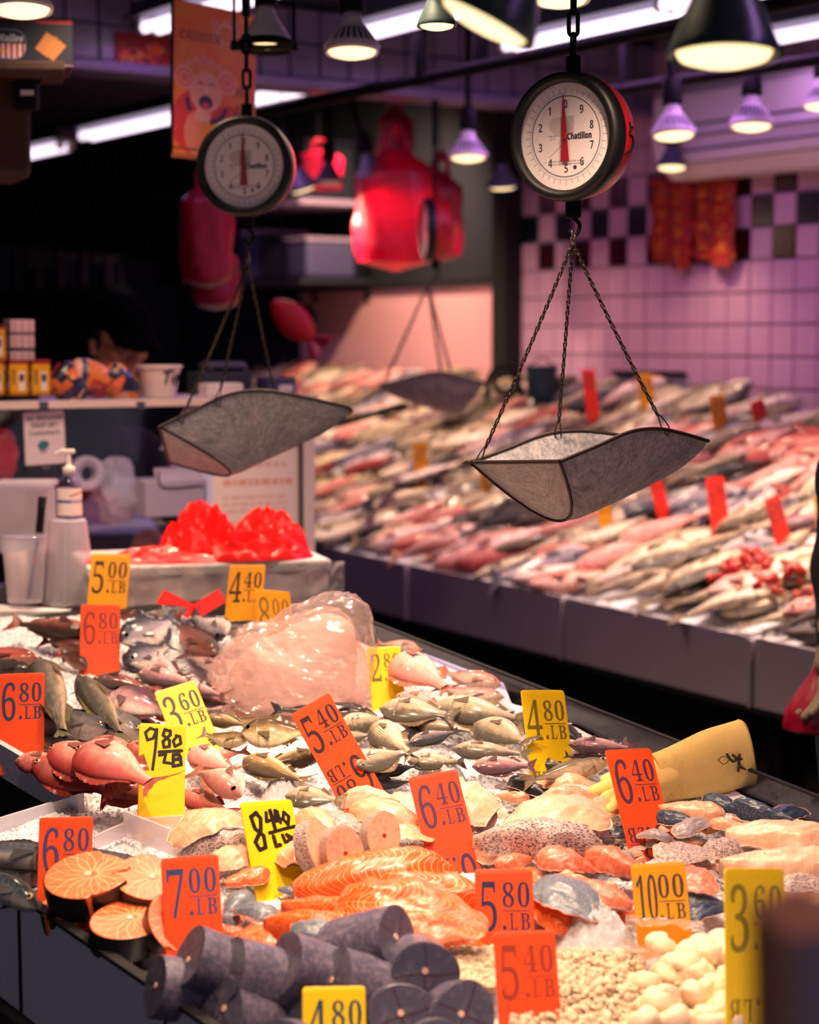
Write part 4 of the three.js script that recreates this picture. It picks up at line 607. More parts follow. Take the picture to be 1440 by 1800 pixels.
function slabGeo(W, T, seed, arch, curl, twist, blunt) {   // unit length; W, T relative
  const halfW = (u) => W / 2 * (blunt ? lerp(fillW(u), 0.9, 0.6) : fillW(u)) * (1 + 0.5 * fbm(u * 5 + seed, seed, 0, 3));
  const warp = (p, u, v) => { const y = p.y + arch * Math.sin(Math.PI * u) + curl * v * v + 0.02 * fbm(u * 3 + seed, v * 2, seed, 2), a = twist * (u - 0.5); return V(p.x, y + p.z * Math.sin(a), p.z * Math.cos(a) + 0.04 * fbm(u * 2.2, seed, 3, 2)); };
  const topY = (u, v) => T * fillT(u) * (1 - 0.82 * Math.pow(Math.abs(v), 2.4)) * (1 + 0.55 * fbm(u * 4 + seed, v * 2.6, 2.2, 3) + 0.12 * n3(u * 16 + seed, v * 7, 1));
  const top = grid(30, 18, (u, b) => { const v = b * 2 - 1; return warp(V((u - 0.5), topY(u, v), v * halfW(u)), u, v); });
  const sideLoop = []; for (let i = 0; i <= 30; i++) sideLoop.push([i / 30, 1]); for (let j = 1; j <= 10; j++) sideLoop.push([1, 1 - j / 5]); for (let i = 29; i >= 0; i--) sideLoop.push([i / 30, -1]); for (let j = 1; j <= 10; j++) sideLoop.push([0, -1 + j / 5]);
  const side = grid(sideLoop.length - 1, 4, (a, b) => { const [u, v] = sideLoop[Math.round(a * (sideLoop.length - 1))], y = lerp(topY(u, v), T * 0.1, b), bulge = 1 + 0.05 * Math.sin(b * Math.PI); return warp(V((u - 0.5) * bulge, y, v * halfW(u) * bulge), u, v); });
  const bot = grid(24, 14, (u, b) => { const v = b * 2 - 1, m = 1.02; const lip = T * 0.14 * Math.pow(Math.abs(v), 6); return warp(V((u - 0.5) * m, lip - T * 0.02, -v * halfW(u) * m), u, v); });
  const fix = side.attributes.uv; for (let i = 0; i < fix.count; i++) fix.setXY(i, fix.getX(i) * 2, fix.getY(i) * 0.2);
  return { top, side, bot };
}
const slabs = new Map();
function slab(W, T, v, arch, curl, twist, blunt) { const k = [W, T, v, arch, curl, twist, blunt].join(); if (!slabs.has(k)) slabs.set(k, slabGeo(W, T, v * 5.37 + 1.7, arch, curl, twist, blunt)); return slabs.get(k); }
let cutCount = 0;
const FIL = {
  salmon: ['salmon_fillet', 'orange salmon fillet', 'salmon', 'salmonSkin', 0.46, 0.12], pinksalmon: ['salmon_piece', 'reddish salmon piece', 'salmonPink', 'salmonSkin', 0.56, 0.13],
  white: ['cod_fillet', 'white fish fillet', 'whiteFlesh', 'speckSkin', 0.58, 0.135], tan: ['haddock_fillet', 'tan pink fillet', 'tanFlesh', 'speckSkin', 0.55, 0.12], blue: ['bluefish_fillet', 'bluish fillet', 'whiteFlesh', 'blueSkin', 0.42, 0.14], silver: ['seabass_fillet', 'greyish fillet', 'tanFlesh', 'silverSkin', 0.42, 0.15], dark: ['monkfish_fillet', 'blackish fillet', 'tanFlesh', 'darkSkin', 0.4, 0.14],
};
function fillet(kind, ax, ay, bx, by, o = {}) {       // thick end at a, thin end at b
  const [name, look, flesh, skin, W, T] = FIL[kind], v = (o.v ?? cutCount % 4) + 4 * (cutCount % 2); cutCount++;
  const g = slab(W * (o.wide ?? 1), T * (o.thick ?? 1), v, o.arch ?? [0.05, 0.12, -0.02, 0.08, 0.16, 0.02, 0.1, 0.0][v], o.curl ?? [-0.05, -0.12, 0.04, -0.08, -0.02, -0.14, 0.03, -0.06][v], o.twist ?? [0.3, -0.3, 0.1, 0][v % 4], o.blunt ? 1 : 0);
  const t = new THREE.Group(); t.name = numbered(name); scene.add(t);
  if (o.skinUp) { mk('skin', g.top, M[skin], t); mk('flesh', merge([g.side, g.bot]), M[flesh], t); } else { mk('flesh', merge([g.top, g.side]), M[flesh], t); mk('skin', g.bot, M[skin], t); }
  const lf = o.lift ?? 0.005, A = on(ax, ay, lf + (o.dh ?? 0)), B = on(bx, by, lf + (o.dt ?? 0)), X = B.clone().sub(A), L = X.length(); X.normalize(); const N = NN.clone().addScaledVector(X, -NN.dot(X)).normalize().applyAxisAngle(X, o.roll !== undefined ? o.roll * (Math.sign(X.x) || 1) : (Math.sign(X.x) || 1) * 0.22 + (R() - 0.5) * 0.4), Z = X.clone().cross(N);
  t.position.copy(A).add(B).multiplyScalar(0.5); t.quaternion.setFromRotationMatrix(new THREE.Matrix4().makeBasis(X, N, Z)); t.scale.setScalar(L);
  t.userData.category = 'fillet'; ITEMS.push([t, o.look ?? (o.skinUp ? look + ' skin up' : look), (ax + bx) / 2, (ay + by) / 2]); return t;
}
// salmon in the middle
fillet('salmon', 790, 1530, 520, 1560, { lift: 0.03, wide: 1.15, arch: 0.07, v: 0, roll: 0.12 }); fillet('salmon', 860, 1590, 560, 1566, { lift: 0.02, wide: 1.0, v: 1, arch: 0.05, roll: 0.2 }); fillet('salmon', 600, 1600, 852, 1640, { lift: 0.05, wide: 1.05, v: 2, arch: 0.06, roll: 0.45 }); fillet('salmon', 720, 1612, 500, 1590, { lift: 0.035, v: 3, wide: 0.9, roll: 0.3 }); fillet('salmon', 640, 1668, 470, 1618, { lift: 0.045, v: 1, wide: 1.1, arch: 0.12, roll: 0.35 }); fillet('salmon', 566, 1660, 402, 1668, { lift: 0.01, v: 2, wide: 1 }); fillet('salmon', 494, 1622, 412, 1600, { lift: 0.028, skinUp: 1, wide: 1.3, v: 0, arch: 0.16, look: 'salmon piece skin up' }); fillet('salmon', 470, 1530, 396, 1552, { lift: 0.02, wide: 1.2, v: 3 }); fillet('salmon', 510, 1642, 610, 1650, { lift: 0.06, skinUp: 1, wide: 1.0, arch: 0.14, v: 2, blunt: 1, roll: 0.4, look: 'folded salmon piece showing blue-grey skin' }); fillet('salmon', 660, 1620, 716, 1700, { lift: 0.035, wide: 1.3, arch: 0.18, v: 1, look: 'curled salmon piece rolled into a tunnel' }); fillet('salmon', 440, 1572, 400, 1604, { lift: 0.015, wide: 1.5, skinUp: 1, v: 1 }); fillet('salmon', 760, 1672, 880, 1660, { lift: 0.0, v: 0, wide: 1.2 }); fillet('salmon', 430, 1640, 510, 1690, { lift: 0.02, wide: 1.2, v: 2 });
// salmon pieces on the aisle side
fillet('pinksalmon', 946, 1512, 1044, 1530, { lift: 0.04, v: 0, dh: 0.02 }); fillet('pinksalmon', 1032, 1500, 1122, 1530, { lift: 0.04, v: 1 }); fillet('pinksalmon', 936, 1562, 1056, 1620, { lift: 0.035, v: 2, skinUp: 1, wide: 1.1, look: 'salmon piece with grey speckled skin up' }); fillet('pinksalmon', 1010, 1560, 1112, 1590, { lift: 0.035, v: 3 }); fillet('salmon', 1000, 1640, 930, 1560, { lift: 0.012, v: 0, wide: 1.0 }); fillet('salmon', 980, 1600, 900, 1530, { lift: 0.01, v: 1 }); fillet('pinksalmon', 1190, 1540, 1260, 1570, { lift: 0.03, v: 2, wide: 1.2 }); fillet('pinksalmon', 1196, 1580, 1276, 1590, { lift: 0.012, v: 0, skinUp: 1 }); fillet('salmon', 1040, 1630, 1120, 1600, { lift: 0.0, v: 3 }); fillet('pinksalmon', 870, 1520, 934, 1508, { lift: 0.02, v: 3 }); fillet('blue', 1200, 1620, 1290, 1600, { lift: 0.0, skinUp: 1, v: 2 }); fillet('blue', 1010, 1640, 960, 1620, { lift: 0.0, skinUp: 1, v: 0 });
// white fillets with speckled skin, middle rows
fillet('white', 756, 1404, 866, 1434, { lift: 0.035, wide: 1.3, thick: 1.2, v: 0, blunt: 1 }); fillet('white', 856, 1440, 760, 1452, { lift: 0.015, v: 1 }); fillet('white', 1066, 1442, 886, 1464, { lift: 0.04, v: 2, thick: 1.0 }); fillet('white', 1054, 1486, 836, 1474, { lift: 0.03, skinUp: 1, v: 1, wide: 0.75, roll: 0.5, look: 'long speckled white fillet skin up' }); fillet('white', 830, 1490, 950, 1500, { lift: 0.01, v: 3, wide: 0.8 }); fillet('white', 960, 1496, 1068, 1490, { lift: 0.02, v: 0, skinUp: 1, wide: 0.9 });
fillet('tan', 956, 1378, 1046, 1382, { lift: 0.03, v: 0 }); fillet('dark', 944, 1414, 1054, 1404, { lift: 0.045, v: 1, roll: -0.1 }); fillet('tan', 1000, 1424, 1096, 1430, { lift: 0.03, v: 2 }); fillet('dark', 898, 1372, 960, 1400, { lift: 0.03, skinUp: 1, v: 3 }); fillet('tan', 1272, 1432, 1160, 1418, { lift: 0.045, v: 1, wide: 1.1, look: 'tan fillet under the yellow glove' }); fillet('blue', 1150, 1436, 1244, 1456, { lift: 0.03, skinUp: 1, v: 0 }); fillet('silver', 1186, 1472, 1256, 1448, { lift: 0.03, skinUp: 1, v: 2 }); fillet('silver', 1250, 1446, 1316, 1462, { lift: 0.04, v: 3 }); fillet('blue', 1290, 1414, 1396, 1444, { lift: 0.045, skinUp: 1, v: 1 }); fillet('blue', 1238, 1402, 1300, 1426, { lift: 0.04, skinUp: 1, v: 3, wide: 1.3 }); fillet('silver', 1182, 1478, 1120, 1470, { lift: 0.02, v: 0, skinUp: 1 }); fillet('blue', 1070, 1470, 1150, 1456, { lift: 0.01, v: 2, skinUp: 1 }); fillet('blue', 1340, 1450, 1420, 1430, { lift: 0.02, v: 2, skinUp: 1 });
fillet('white', 1470, 1482, 1280, 1464, { lift: 0.045, v: 0, wide: 0.9, thick: 1.0 }); fillet('white', 1480, 1528, 1270, 1516, { lift: 0.05, v: 1, wide: 1.0, roll: 0.3 }); fillet('white', 1150, 1502, 1254, 1504, { lift: 0.04, v: 2, skinUp: 1 }); fillet('white', 1240, 1494, 1330, 1484, { lift: 0.03, skinUp: 1, v: 3, thick: 1.3 }); fillet('white', 1250, 1522, 1180, 1512, { lift: 0.02, v: 0, skinUp: 1 }); fillet('white', 1460, 1564, 1330, 1560, { lift: 0.03, skinUp: 1, v: 2 }); fillet('white', 1300, 1560, 1400, 1576, { lift: 0.0, v: 1 });
// speckled fillets on the street side
fillet('tan', 424, 1442, 300, 1484, { lift: 0.045, v: 0, wide: 1.1, thick: 0.9 }); fillet('tan', 452, 1476, 316, 1502, { lift: 0.03, v: 1, skinUp: 1, wide: 0.8, roll: 0.3, look: 'tan fillet with dark scaly skin up' }); fillet('tan', 448, 1508, 362, 1524, { lift: 0.025, v: 2, wide: 1.1 }); fillet('tan', 620, 1420, 738, 1442, { lift: 0.05, v: 3, wide: 1.1 }); fillet('white', 560, 1446, 640, 1462, { lift: 0.04, v: 0, skinUp: 1, wide: 1.1 }); fillet('tan', 530, 1430, 590, 1466, { lift: 0.045, v: 1, wide: 1.2 }); fillet('tan', 660, 1466, 760, 1480, { lift: 0.03, v: 2 }); fillet('white', 604, 1402, 700, 1410, { lift: 0.025, v: 1 }); fillet('tan', 520, 1520, 560, 1450, { lift: 0.03, v: 3, wide: 1.1 }); fillet('white', 690, 1400, 740, 1420, { lift: 0.02, v: 2 }); fillet('tan', 540, 1480, 470, 1462, { lift: 0.02, v: 0 }); fillet('white', 640, 1500, 700, 1492, { lift: 0.025, v: 3, skinUp: 1 });

// small trimmings filling the gaps between the large cuts
{
  const r = rng(515), put = (n, x0, x1, y0, y1, kinds) => { for (let i = 0; i < n; i++) { const x = lerp(x0, x1, r()), y = lerp(y0, y1, r()), a = (r() - 0.5) * 1.6 + (r() < 0.5 ? Math.PI : 0), L = lerp(34, 62, r()); fillet(kinds[Math.floor(r() * kinds.length)], x, y, x + Math.cos(a) * L, y + Math.sin(a) * L * 0.4, { lift: lerp(0.0, 0.022, r()), skinUp: r() < 0.4 ? 1 : 0, wide: lerp(1, 1.5, r()), thick: lerp(1, 1.6, r()), roll: (r() - 0.5) * 0.8 }); } };
  put(36, 640, 1060, 1420, 1500, ['white', 'tan', 'white', 'silver']); put(30, 1080, 1400, 1430, 1560, ['white', 'blue', 'silver', 'tan', 'dark']); put(12, 330, 600, 1450, 1520, ['tan', 'white']); put(16, 900, 1100, 1500, 1620, ['pinksalmon', 'salmon', 'blue']); put(14, 400, 620, 1560, 1680, ['salmon', 'salmon', 'pinksalmon']); put(10, 880, 1080, 1370, 1420, ['dark', 'tan', 'blue']);
}

// steaks: slices with a skin ring and a bone
function outline(kind) {
  const pts = [], N = 72; for (let i = 0; i < N; i++) { const a = i / N * Math.PI * 2 - Math.PI / 2; let r;
    if (kind === 'salmon') { const s = Math.sin(a), c = Math.cos(a); r = 0.5 * (1 + 0.12 * s) * (1 - 0.12 * Math.abs(c) * (s < 0 ? 1 : 0)); const d = Math.abs(a + Math.PI / 2); const n = Math.min(d, Math.PI * 2 - d); if (n < 0.34) r *= lerp(0.42, 1, sstep(n, 0.03, 0.34)); pts.push([c * r * 0.92, s * r * 1.12]); }
    else if (kind === 'cod') { const s = Math.sin(a), c = Math.cos(a); r = 0.5 * (1 + 0.1 * s - 0.08 * Math.cos(2 * a)); pts.push([c * r * 0.9, s * r * 1.08]); }
    else { r = 0.5 * (1 + 0.03 * Math.cos(3 * a)); pts.push([Math.cos(a) * r, Math.sin(a) * r * 0.94]); } }
  return pts;
}
const faceTex = (base, line, kind, seed) => canvas(512, 512, (g, W, H) => {
  g.fillStyle = base; g.fillRect(0, 0, W, H); const r = rng(seed);
  for (let i = 0; i < 120; i++) { g.fillStyle = r() < 0.5 ? 'rgba(255,220,190,0.07)' : 'rgba(60,10,10,0.05)'; g.beginPath(); g.ellipse(r() * W, r() * H, 8 + r() * 50, 6 + r() * 20, r() * 3, 0, 7); g.fill(); }
  g.translate(256, 256); g.strokeStyle = line; g.lineWidth = 5;
  if (kind === 'dark') { g.lineWidth = 9; g.beginPath(); g.moveTo(0, -230); g.quadraticCurveTo(14, -90, 0, 0); g.quadraticCurveTo(-10, 120, 4, 240); g.moveTo(-230, 10); g.quadraticCurveTo(-90, -14, 0, 0); g.quadraticCurveTo(120, 16, 235, -4); g.stroke(); g.lineWidth = 2; for (let k = 1; k < 9; k++) { g.globalAlpha = 0.3; g.beginPath(); g.ellipse(0, 0, k * 26, k * 24, 0, 0, 7); g.stroke(); } }
  else if (kind === 'salmon') for (let k = 0; k < 34; k++) { const a = k / 34 * Math.PI * 2, c2 = Math.cos(a), s2 = Math.sin(a), w = (k % 2 ? 46 : -46) * (s2 > 0 ? 1 : -1); g.globalAlpha = 0.65; g.lineWidth = 3 + r() * 4; g.beginPath(); g.moveTo(c2 * 24, s2 * 24); g.bezierCurveTo(c2 * 90 - s2 * w, s2 * 90 + c2 * w, c2 * 150 - s2 * w, s2 * 150 + c2 * w, c2 * 245 + s2 * w * 0.5, s2 * 245 - c2 * w * 0.5); g.stroke(); } else for (const sx of [-1, 1]) for (const sy of [-1, 1]) for (let k = 1; k < 9; k++) { g.globalAlpha = 0.3; g.lineWidth = 2 + r() * 4; g.beginPath(); g.moveTo(sx * 6, sy * (20 + k * 30)); g.bezierCurveTo(sx * (40 + k * 16), sy * (40 + k * 26), sx * (60 + k * 20), sy * (k * 12), sx * (20 + k * 26), sy * 6); g.stroke(); }
  g.globalAlpha = 1;
});
cut('salmonFace', faceTex('#ec6a34', 'rgba(255,206,156,0.9)', 'salmon', 21)); cut('codFace', faceTex('#e6ab8c', 'rgba(250,220,196,0.8)', 'cod', 22)); cut('darkFace', faceTex('#4c4c60', 'rgba(60,22,40,0.9)', 'dark', 23));
std('bone', { color: 0xe8b8a4, roughness: 0.6 }); std('bloodRed', { color: 0x9a1420, roughness: 0.4 }); std('greyHide', { map: speckTex('#4e4a5e', ['#55506688', '#6c667a88', '#4a485c88', '#7a708288'], 900, 31, 40), roughness: 0.4 });
const steakCache = new Map();
function steakParts(kind, deep) {
  const key = kind + deep; if (steakCache.has(key)) return steakCache.get(key);
  const pts = outline(kind), sh = new THREE.Shape(pts.map(([x, y]) => new THREE.Vector2(x * 0.965, y * 0.965))), f = new THREE.ExtrudeGeometry(sh, { depth: deep, bevelEnabled: true, bevelSize: 0.018, bevelThickness: 0.018, bevelSegments: 2, curveSegments: 6 });
  f.translate(0, 0, -deep / 2); const uv = f.attributes.uv, p = f.attributes.position; for (let i = 0; i < uv.count; i++) uv.setXY(i, p.getX(i) * 0.85 + 0.5, p.getY(i) * 0.78 + 0.5);
  const ring = grid(72, 6, (a, b) => { const [x, y] = pts[Math.round(a * 72) % 72], e = 1.006 + 0.022 * Math.sin(b * Math.PI); return V(x * e, y * e, (b - 0.5) * (deep + 0.02)); }); const ru = ring.attributes.uv; for (let i = 0; i < ru.count; i++) ru.setXY(i, ru.getX(i) * 3, ru.getY(i) * deep);
  const bone = (s) => { const g = new THREE.CylinderGeometry(0.045, 0.05, 0.03, 16); g.rotateX(Math.PI / 2); g.translate(0.0, 0.06, s * (deep / 2 + 0.016)); return g; };
  const out = { f, ring, b1: bone(1), b2: bone(-1) }; steakCache.set(key, out); return out;
}
const STEAK = { salmon: ['salmon_steak', 'orange salmon steak', 'salmonFace', 'darkSkin', 'bone'], cod: ['cod_steak', 'pale cod steak', 'codFace', 'speckSkin', 'bloodRed'], dark: ['kingfish_chunk', 'dark purple-grey fish chunk', 'darkFace', 'greyHide', 'bone'] };
function steak(kind, px, py, sizePx, o = {}) {        // face: direction the front cut looks, as yaw from the camera and pitch up, degrees
  const [name, look, face, skin, bone] = STEAK[kind], P = steakParts(kind, o.deep ?? 0.3), t = new THREE.Group(); t.name = numbered(name); scene.add(t);
  mk('flesh', P.f, M[face], t); mk('skin', P.ring, M[skin], t); mk('bone', P.b1, M[bone], t); mk('bone', P.b2, M[bone], t);
  const p = on(px, py, o.lift ?? 0.04), s = sizePx * depthOf(p) / FOCAL; t.position.copy(p); t.scale.setScalar(s);
  t.rotation.set(-(o.pitch ?? 60) * Math.PI / 180, (o.yaw ?? 0) * Math.PI / 180, (o.spin ?? 0) * Math.PI / 180, 'YXZ');
  t.userData.category = kind === 'dark' ? 'fish chunk' : 'fish steak'; ITEMS.push([t, o.look ?? look, px, py]); return t;
}
steak('salmon', 168, 1558, 140, { pitch: 66, yaw: -14, spin: 100, lift: 0.06, deep: 0.36, look: 'foremost orange salmon steak with black skin' }); steak('salmon', 272, 1560, 120, { pitch: 60, yaw: 20, spin: 80, lift: 0.055, deep: 0.4 }); steak('salmon', 236, 1632, 130, { pitch: 74, yaw: 8, spin: 120, lift: 0.03, deep: 0.34 }); steak('salmon', 128, 1612, 110, { pitch: 78, yaw: -30, spin: 60, lift: 0.01, deep: 0.34 }); steak('salmon', 300, 1664, 110, { pitch: 74, yaw: 10, spin: 90, lift: 0.0, deep: 0.34 }); steak('salmon', 206, 1676, 110, { pitch: 80, yaw: 0, spin: 30, lift: -0.01, deep: 0.3 }); steak('salmon', 320, 1640, 120, { pitch: 40, yaw: 30, spin: 30, lift: 0.035, deep: 0.3 });
steak('cod', 602, 1504, 82, { pitch: 12, yaw: 20, spin: 10, lift: 0.05, deep: 0.5, look: 'cod steak with a blood-red centre' }); steak('cod', 668, 1474, 74, { pitch: 16, yaw: 24, spin: -8, lift: 0.05, deep: 0.5 }); steak('cod', 556, 1500, 92, { pitch: 22, yaw: 60, spin: 0, lift: 0.04, deep: 0.3 }); steak('cod', 840, 1428, 70, { pitch: 40, yaw: 20, spin: 30, lift: 0.03, deep: 0.3 });
steak('cod', 940, 1500, 70, { pitch: 50, yaw: 30, lift: 0.015, deep: 0.3 });
const CH = [[738, 1706, 122, 12, 8, 0.7, 0.05], [640, 1664, 120, 60, 20, 1.2, 0.06], [640, 1740, 116, -60, 24, 1.1, 0.04], [560, 1716, 120, -62, 26, 1.2, 0.045], [468, 1722, 124, -64, 22, 1.2, 0.045], [392, 1706, 116, -66, 28, 1.2, 0.05], [340, 1742, 110, -66, 16, 1.3, 0.02], [440, 1786, 124, -50, 20, 1.0, 0.01], [700, 1790, 124, 10, 22, 0.7, 0.02], [800, 1786, 120, 20, 20, 0.8, 0.02], [580, 1800, 120, -40, 20, 1.0, 0.0], [520, 1850, 120, -30, 20, 1.0, 0.0], [760, 1850, 120, 10, 20, 0.8, 0.0], [640, 1870, 120, -10, 20, 0.8, 0.0]];
CH.forEach(([x, y, s, yaw, pitch, deep, lift], i) => steak('dark', x, y, s, { yaw, pitch, deep, lift, spin: i * 47, look: i === 0 ? 'dark fish chunk showing its bone' : undefined }));

// scallops in a film-lined heap
std('scallopFlesh', { color: 0xf6dfbe, roughness: 0.4, bumpMap: rep(grainTex, 1, 1), bumpScale: 0.001 });
{
  const mkS = (v) => grid(14, 22, (u, w) => { const a = w * Math.PI * 2, b = (u - 0.5) * Math.PI, c = Math.pow(Math.cos(b), 0.45), r = 1 + 0.12 * fbm(Math.cos(a) + v * 3, Math.sin(a), u * 2 + v, 2); return V(Math.cos(a) * c * r, Math.sign(Math.sin(b)) * Math.pow(Math.abs(Math.sin(b)), 0.7) * 0.62 * r, Math.sin(a) * c * r); }, true);
  const gs = [0, 1, 2].map(mkS), r = rng(9), spots = [];
  for (let i = 0; i < 46; i++) { const k = i / 46; spots.push([lerp(1120, 1300, r()), lerp(1648, 1800, Math.pow(k, 0.9)) + r() * 8, r()]); }
  spots.sort((a, b) => a[1] - b[1]).forEach(([px, py, q], i) => { const m = mk(numbered('scallop'), gs[i % 3], M.scallopFlesh, scene), p = on(px, py, 0.012 + 0.03 * Math.sin(Math.PI * clamp((px - 1105) / 210, 0, 1)) * r() + 0.01); m.position.copy(p); m.scale.setScalar(lerp(0.016, 0.024, q)); m.rotation.set((r() - 0.5) * 1.8, r() * 6, (r() - 0.5) * 1.8); m.userData = { label: 'cream sea scallop in the heap between the amber 10.00 tag and the carton', category: 'scallop', group: 'sea scallops in the heap' }; });
  const bay = new THREE.InstancedMesh(gs[0], M.scallopFlesh, 3600), mm = new THREE.Matrix4(), qq = new THREE.Quaternion();
  for (let i = 0; i < 3600; i++) { const px = lerp(900, 1250, r()), py = lerp(1672, 1860, r()), skip = px > 1130 && py < 1730, p = on(skip ? px - 160 : px, py, 0.004 + 0.022 * r()); qq.setFromEuler(new THREE.Euler(r() * 6, r() * 6, r() * 6)); const s = lerp(0.0034, 0.006, r()); mm.compose(p, qq, V(s * 1.3, s, s)); bay.setMatrixAt(i, mm); }
  bay.name = 'bay_scallops'; bay.userData = { label: 'bed of tiny cream bay scallops before the front orange 5.40 tag', category: 'scallops', kind: 'stuff' }; scene.add(bay);
  const bay2 = new THREE.InstancedMesh(gs[1], M.scallopFlesh, 900); for (let i = 0; i < 900; i++) { const p = on(lerp(796, 872, r()), lerp(1668, 1740, r()), 0.004 + 0.018 * r()); qq.setFromEuler(new THREE.Euler(r() * 6, r() * 6, r() * 6)); const s = lerp(0.0034, 0.006, r()); mm.compose(p, qq, V(s * 1.3, s, s)); bay2.setMatrixAt(i, mm); }
  bay2.name = 'chopped_seafood'; bay2.userData = { label: 'small cream pieces heaped between the dark chunk and the front orange tags', category: 'seafood', kind: 'stuff' }; scene.add(bay2);
}
function iceHeap(px, py, wpx, hm, label) {
  const c = on(px, py, -0.02), s = wpx * depthOf(c) / FOCAL / 2, g = grid(26, 48, (u, w) => { const a = w * Math.PI * 2, rad = u * s * (1 + 0.12 * fbm(Math.cos(a) * 2, Math.sin(a) * 2, px, 2)), h = hm * (1 - u * u) * (1 + 0.25 * fbm(u * 6, Math.cos(a) * 3, Math.sin(a) * 3 + px, 3)); return V(Math.cos(a) * rad, h + 0.006 * fbm(Math.cos(a) * u * 14, Math.sin(a) * u * 14, px, 2), Math.sin(a) * rad); });
  const o = single('ice_heap', g, M.ice, label, 'ice'); o.userData.kind = 'stuff'; o.position.copy(c); o.quaternion.setFromUnitVectors(UP, NN); g.attributes.uv.array.forEach((x, i, a) => (a[i] = x * 0.25)); return o;
}
iceHeap(1046, 1668, 150, 0.07, 'white ice heap between the front orange and the amber tags'); iceHeap(776, 1372, 90, 0.05, 'small white ice heap among the pale porgies'); iceHeap(310, 1150, 110, 0.05, 'ice heap under the blue-grey breams'); iceHeap(500, 1410, 90, 0.05, 'ice heap by the fish head behind the scrawled yellow tag'); iceHeap(230, 1262, 60, 0.045, 'ice lump between grouper and mauve fish');

// ---------------------------------------------------------------- the far counter along the tiled wall
const F0 = at(577, 964, 6.9), F1 = at(1346, 1127, 5.1), FE = F1.clone().sub(F0), FLEN = FE.length(); FE.normalize();
const FW = UP.clone().cross(FE).normalize(); if (FW.dot(NX) > 0) FW.negate();
const fc = (a, b, h = 0) => F0.clone().addScaledVector(FE, a * FLEN).addScaledVector(FW, b * 1.06).add(V(0, h + 0.56 * Math.pow(clamp(b, 0, 1), 1.08), 0));
const fcUp = (a, b) => { const du = fc(a + 0.02, b).sub(fc(a - 0.02, b)), dv = fc(a, b + 0.03).sub(fc(a, b - 0.03)); const n = dv.cross(du).normalize(); return n.y < 0 ? n.negate() : n; };
const fpix = (p) => { const q = p.clone().applyMatrix4(camera.matrixWorldInverse); return [720 + q.x / -q.z * FOCAL, 900 - q.y / -q.z * FOCAL]; };
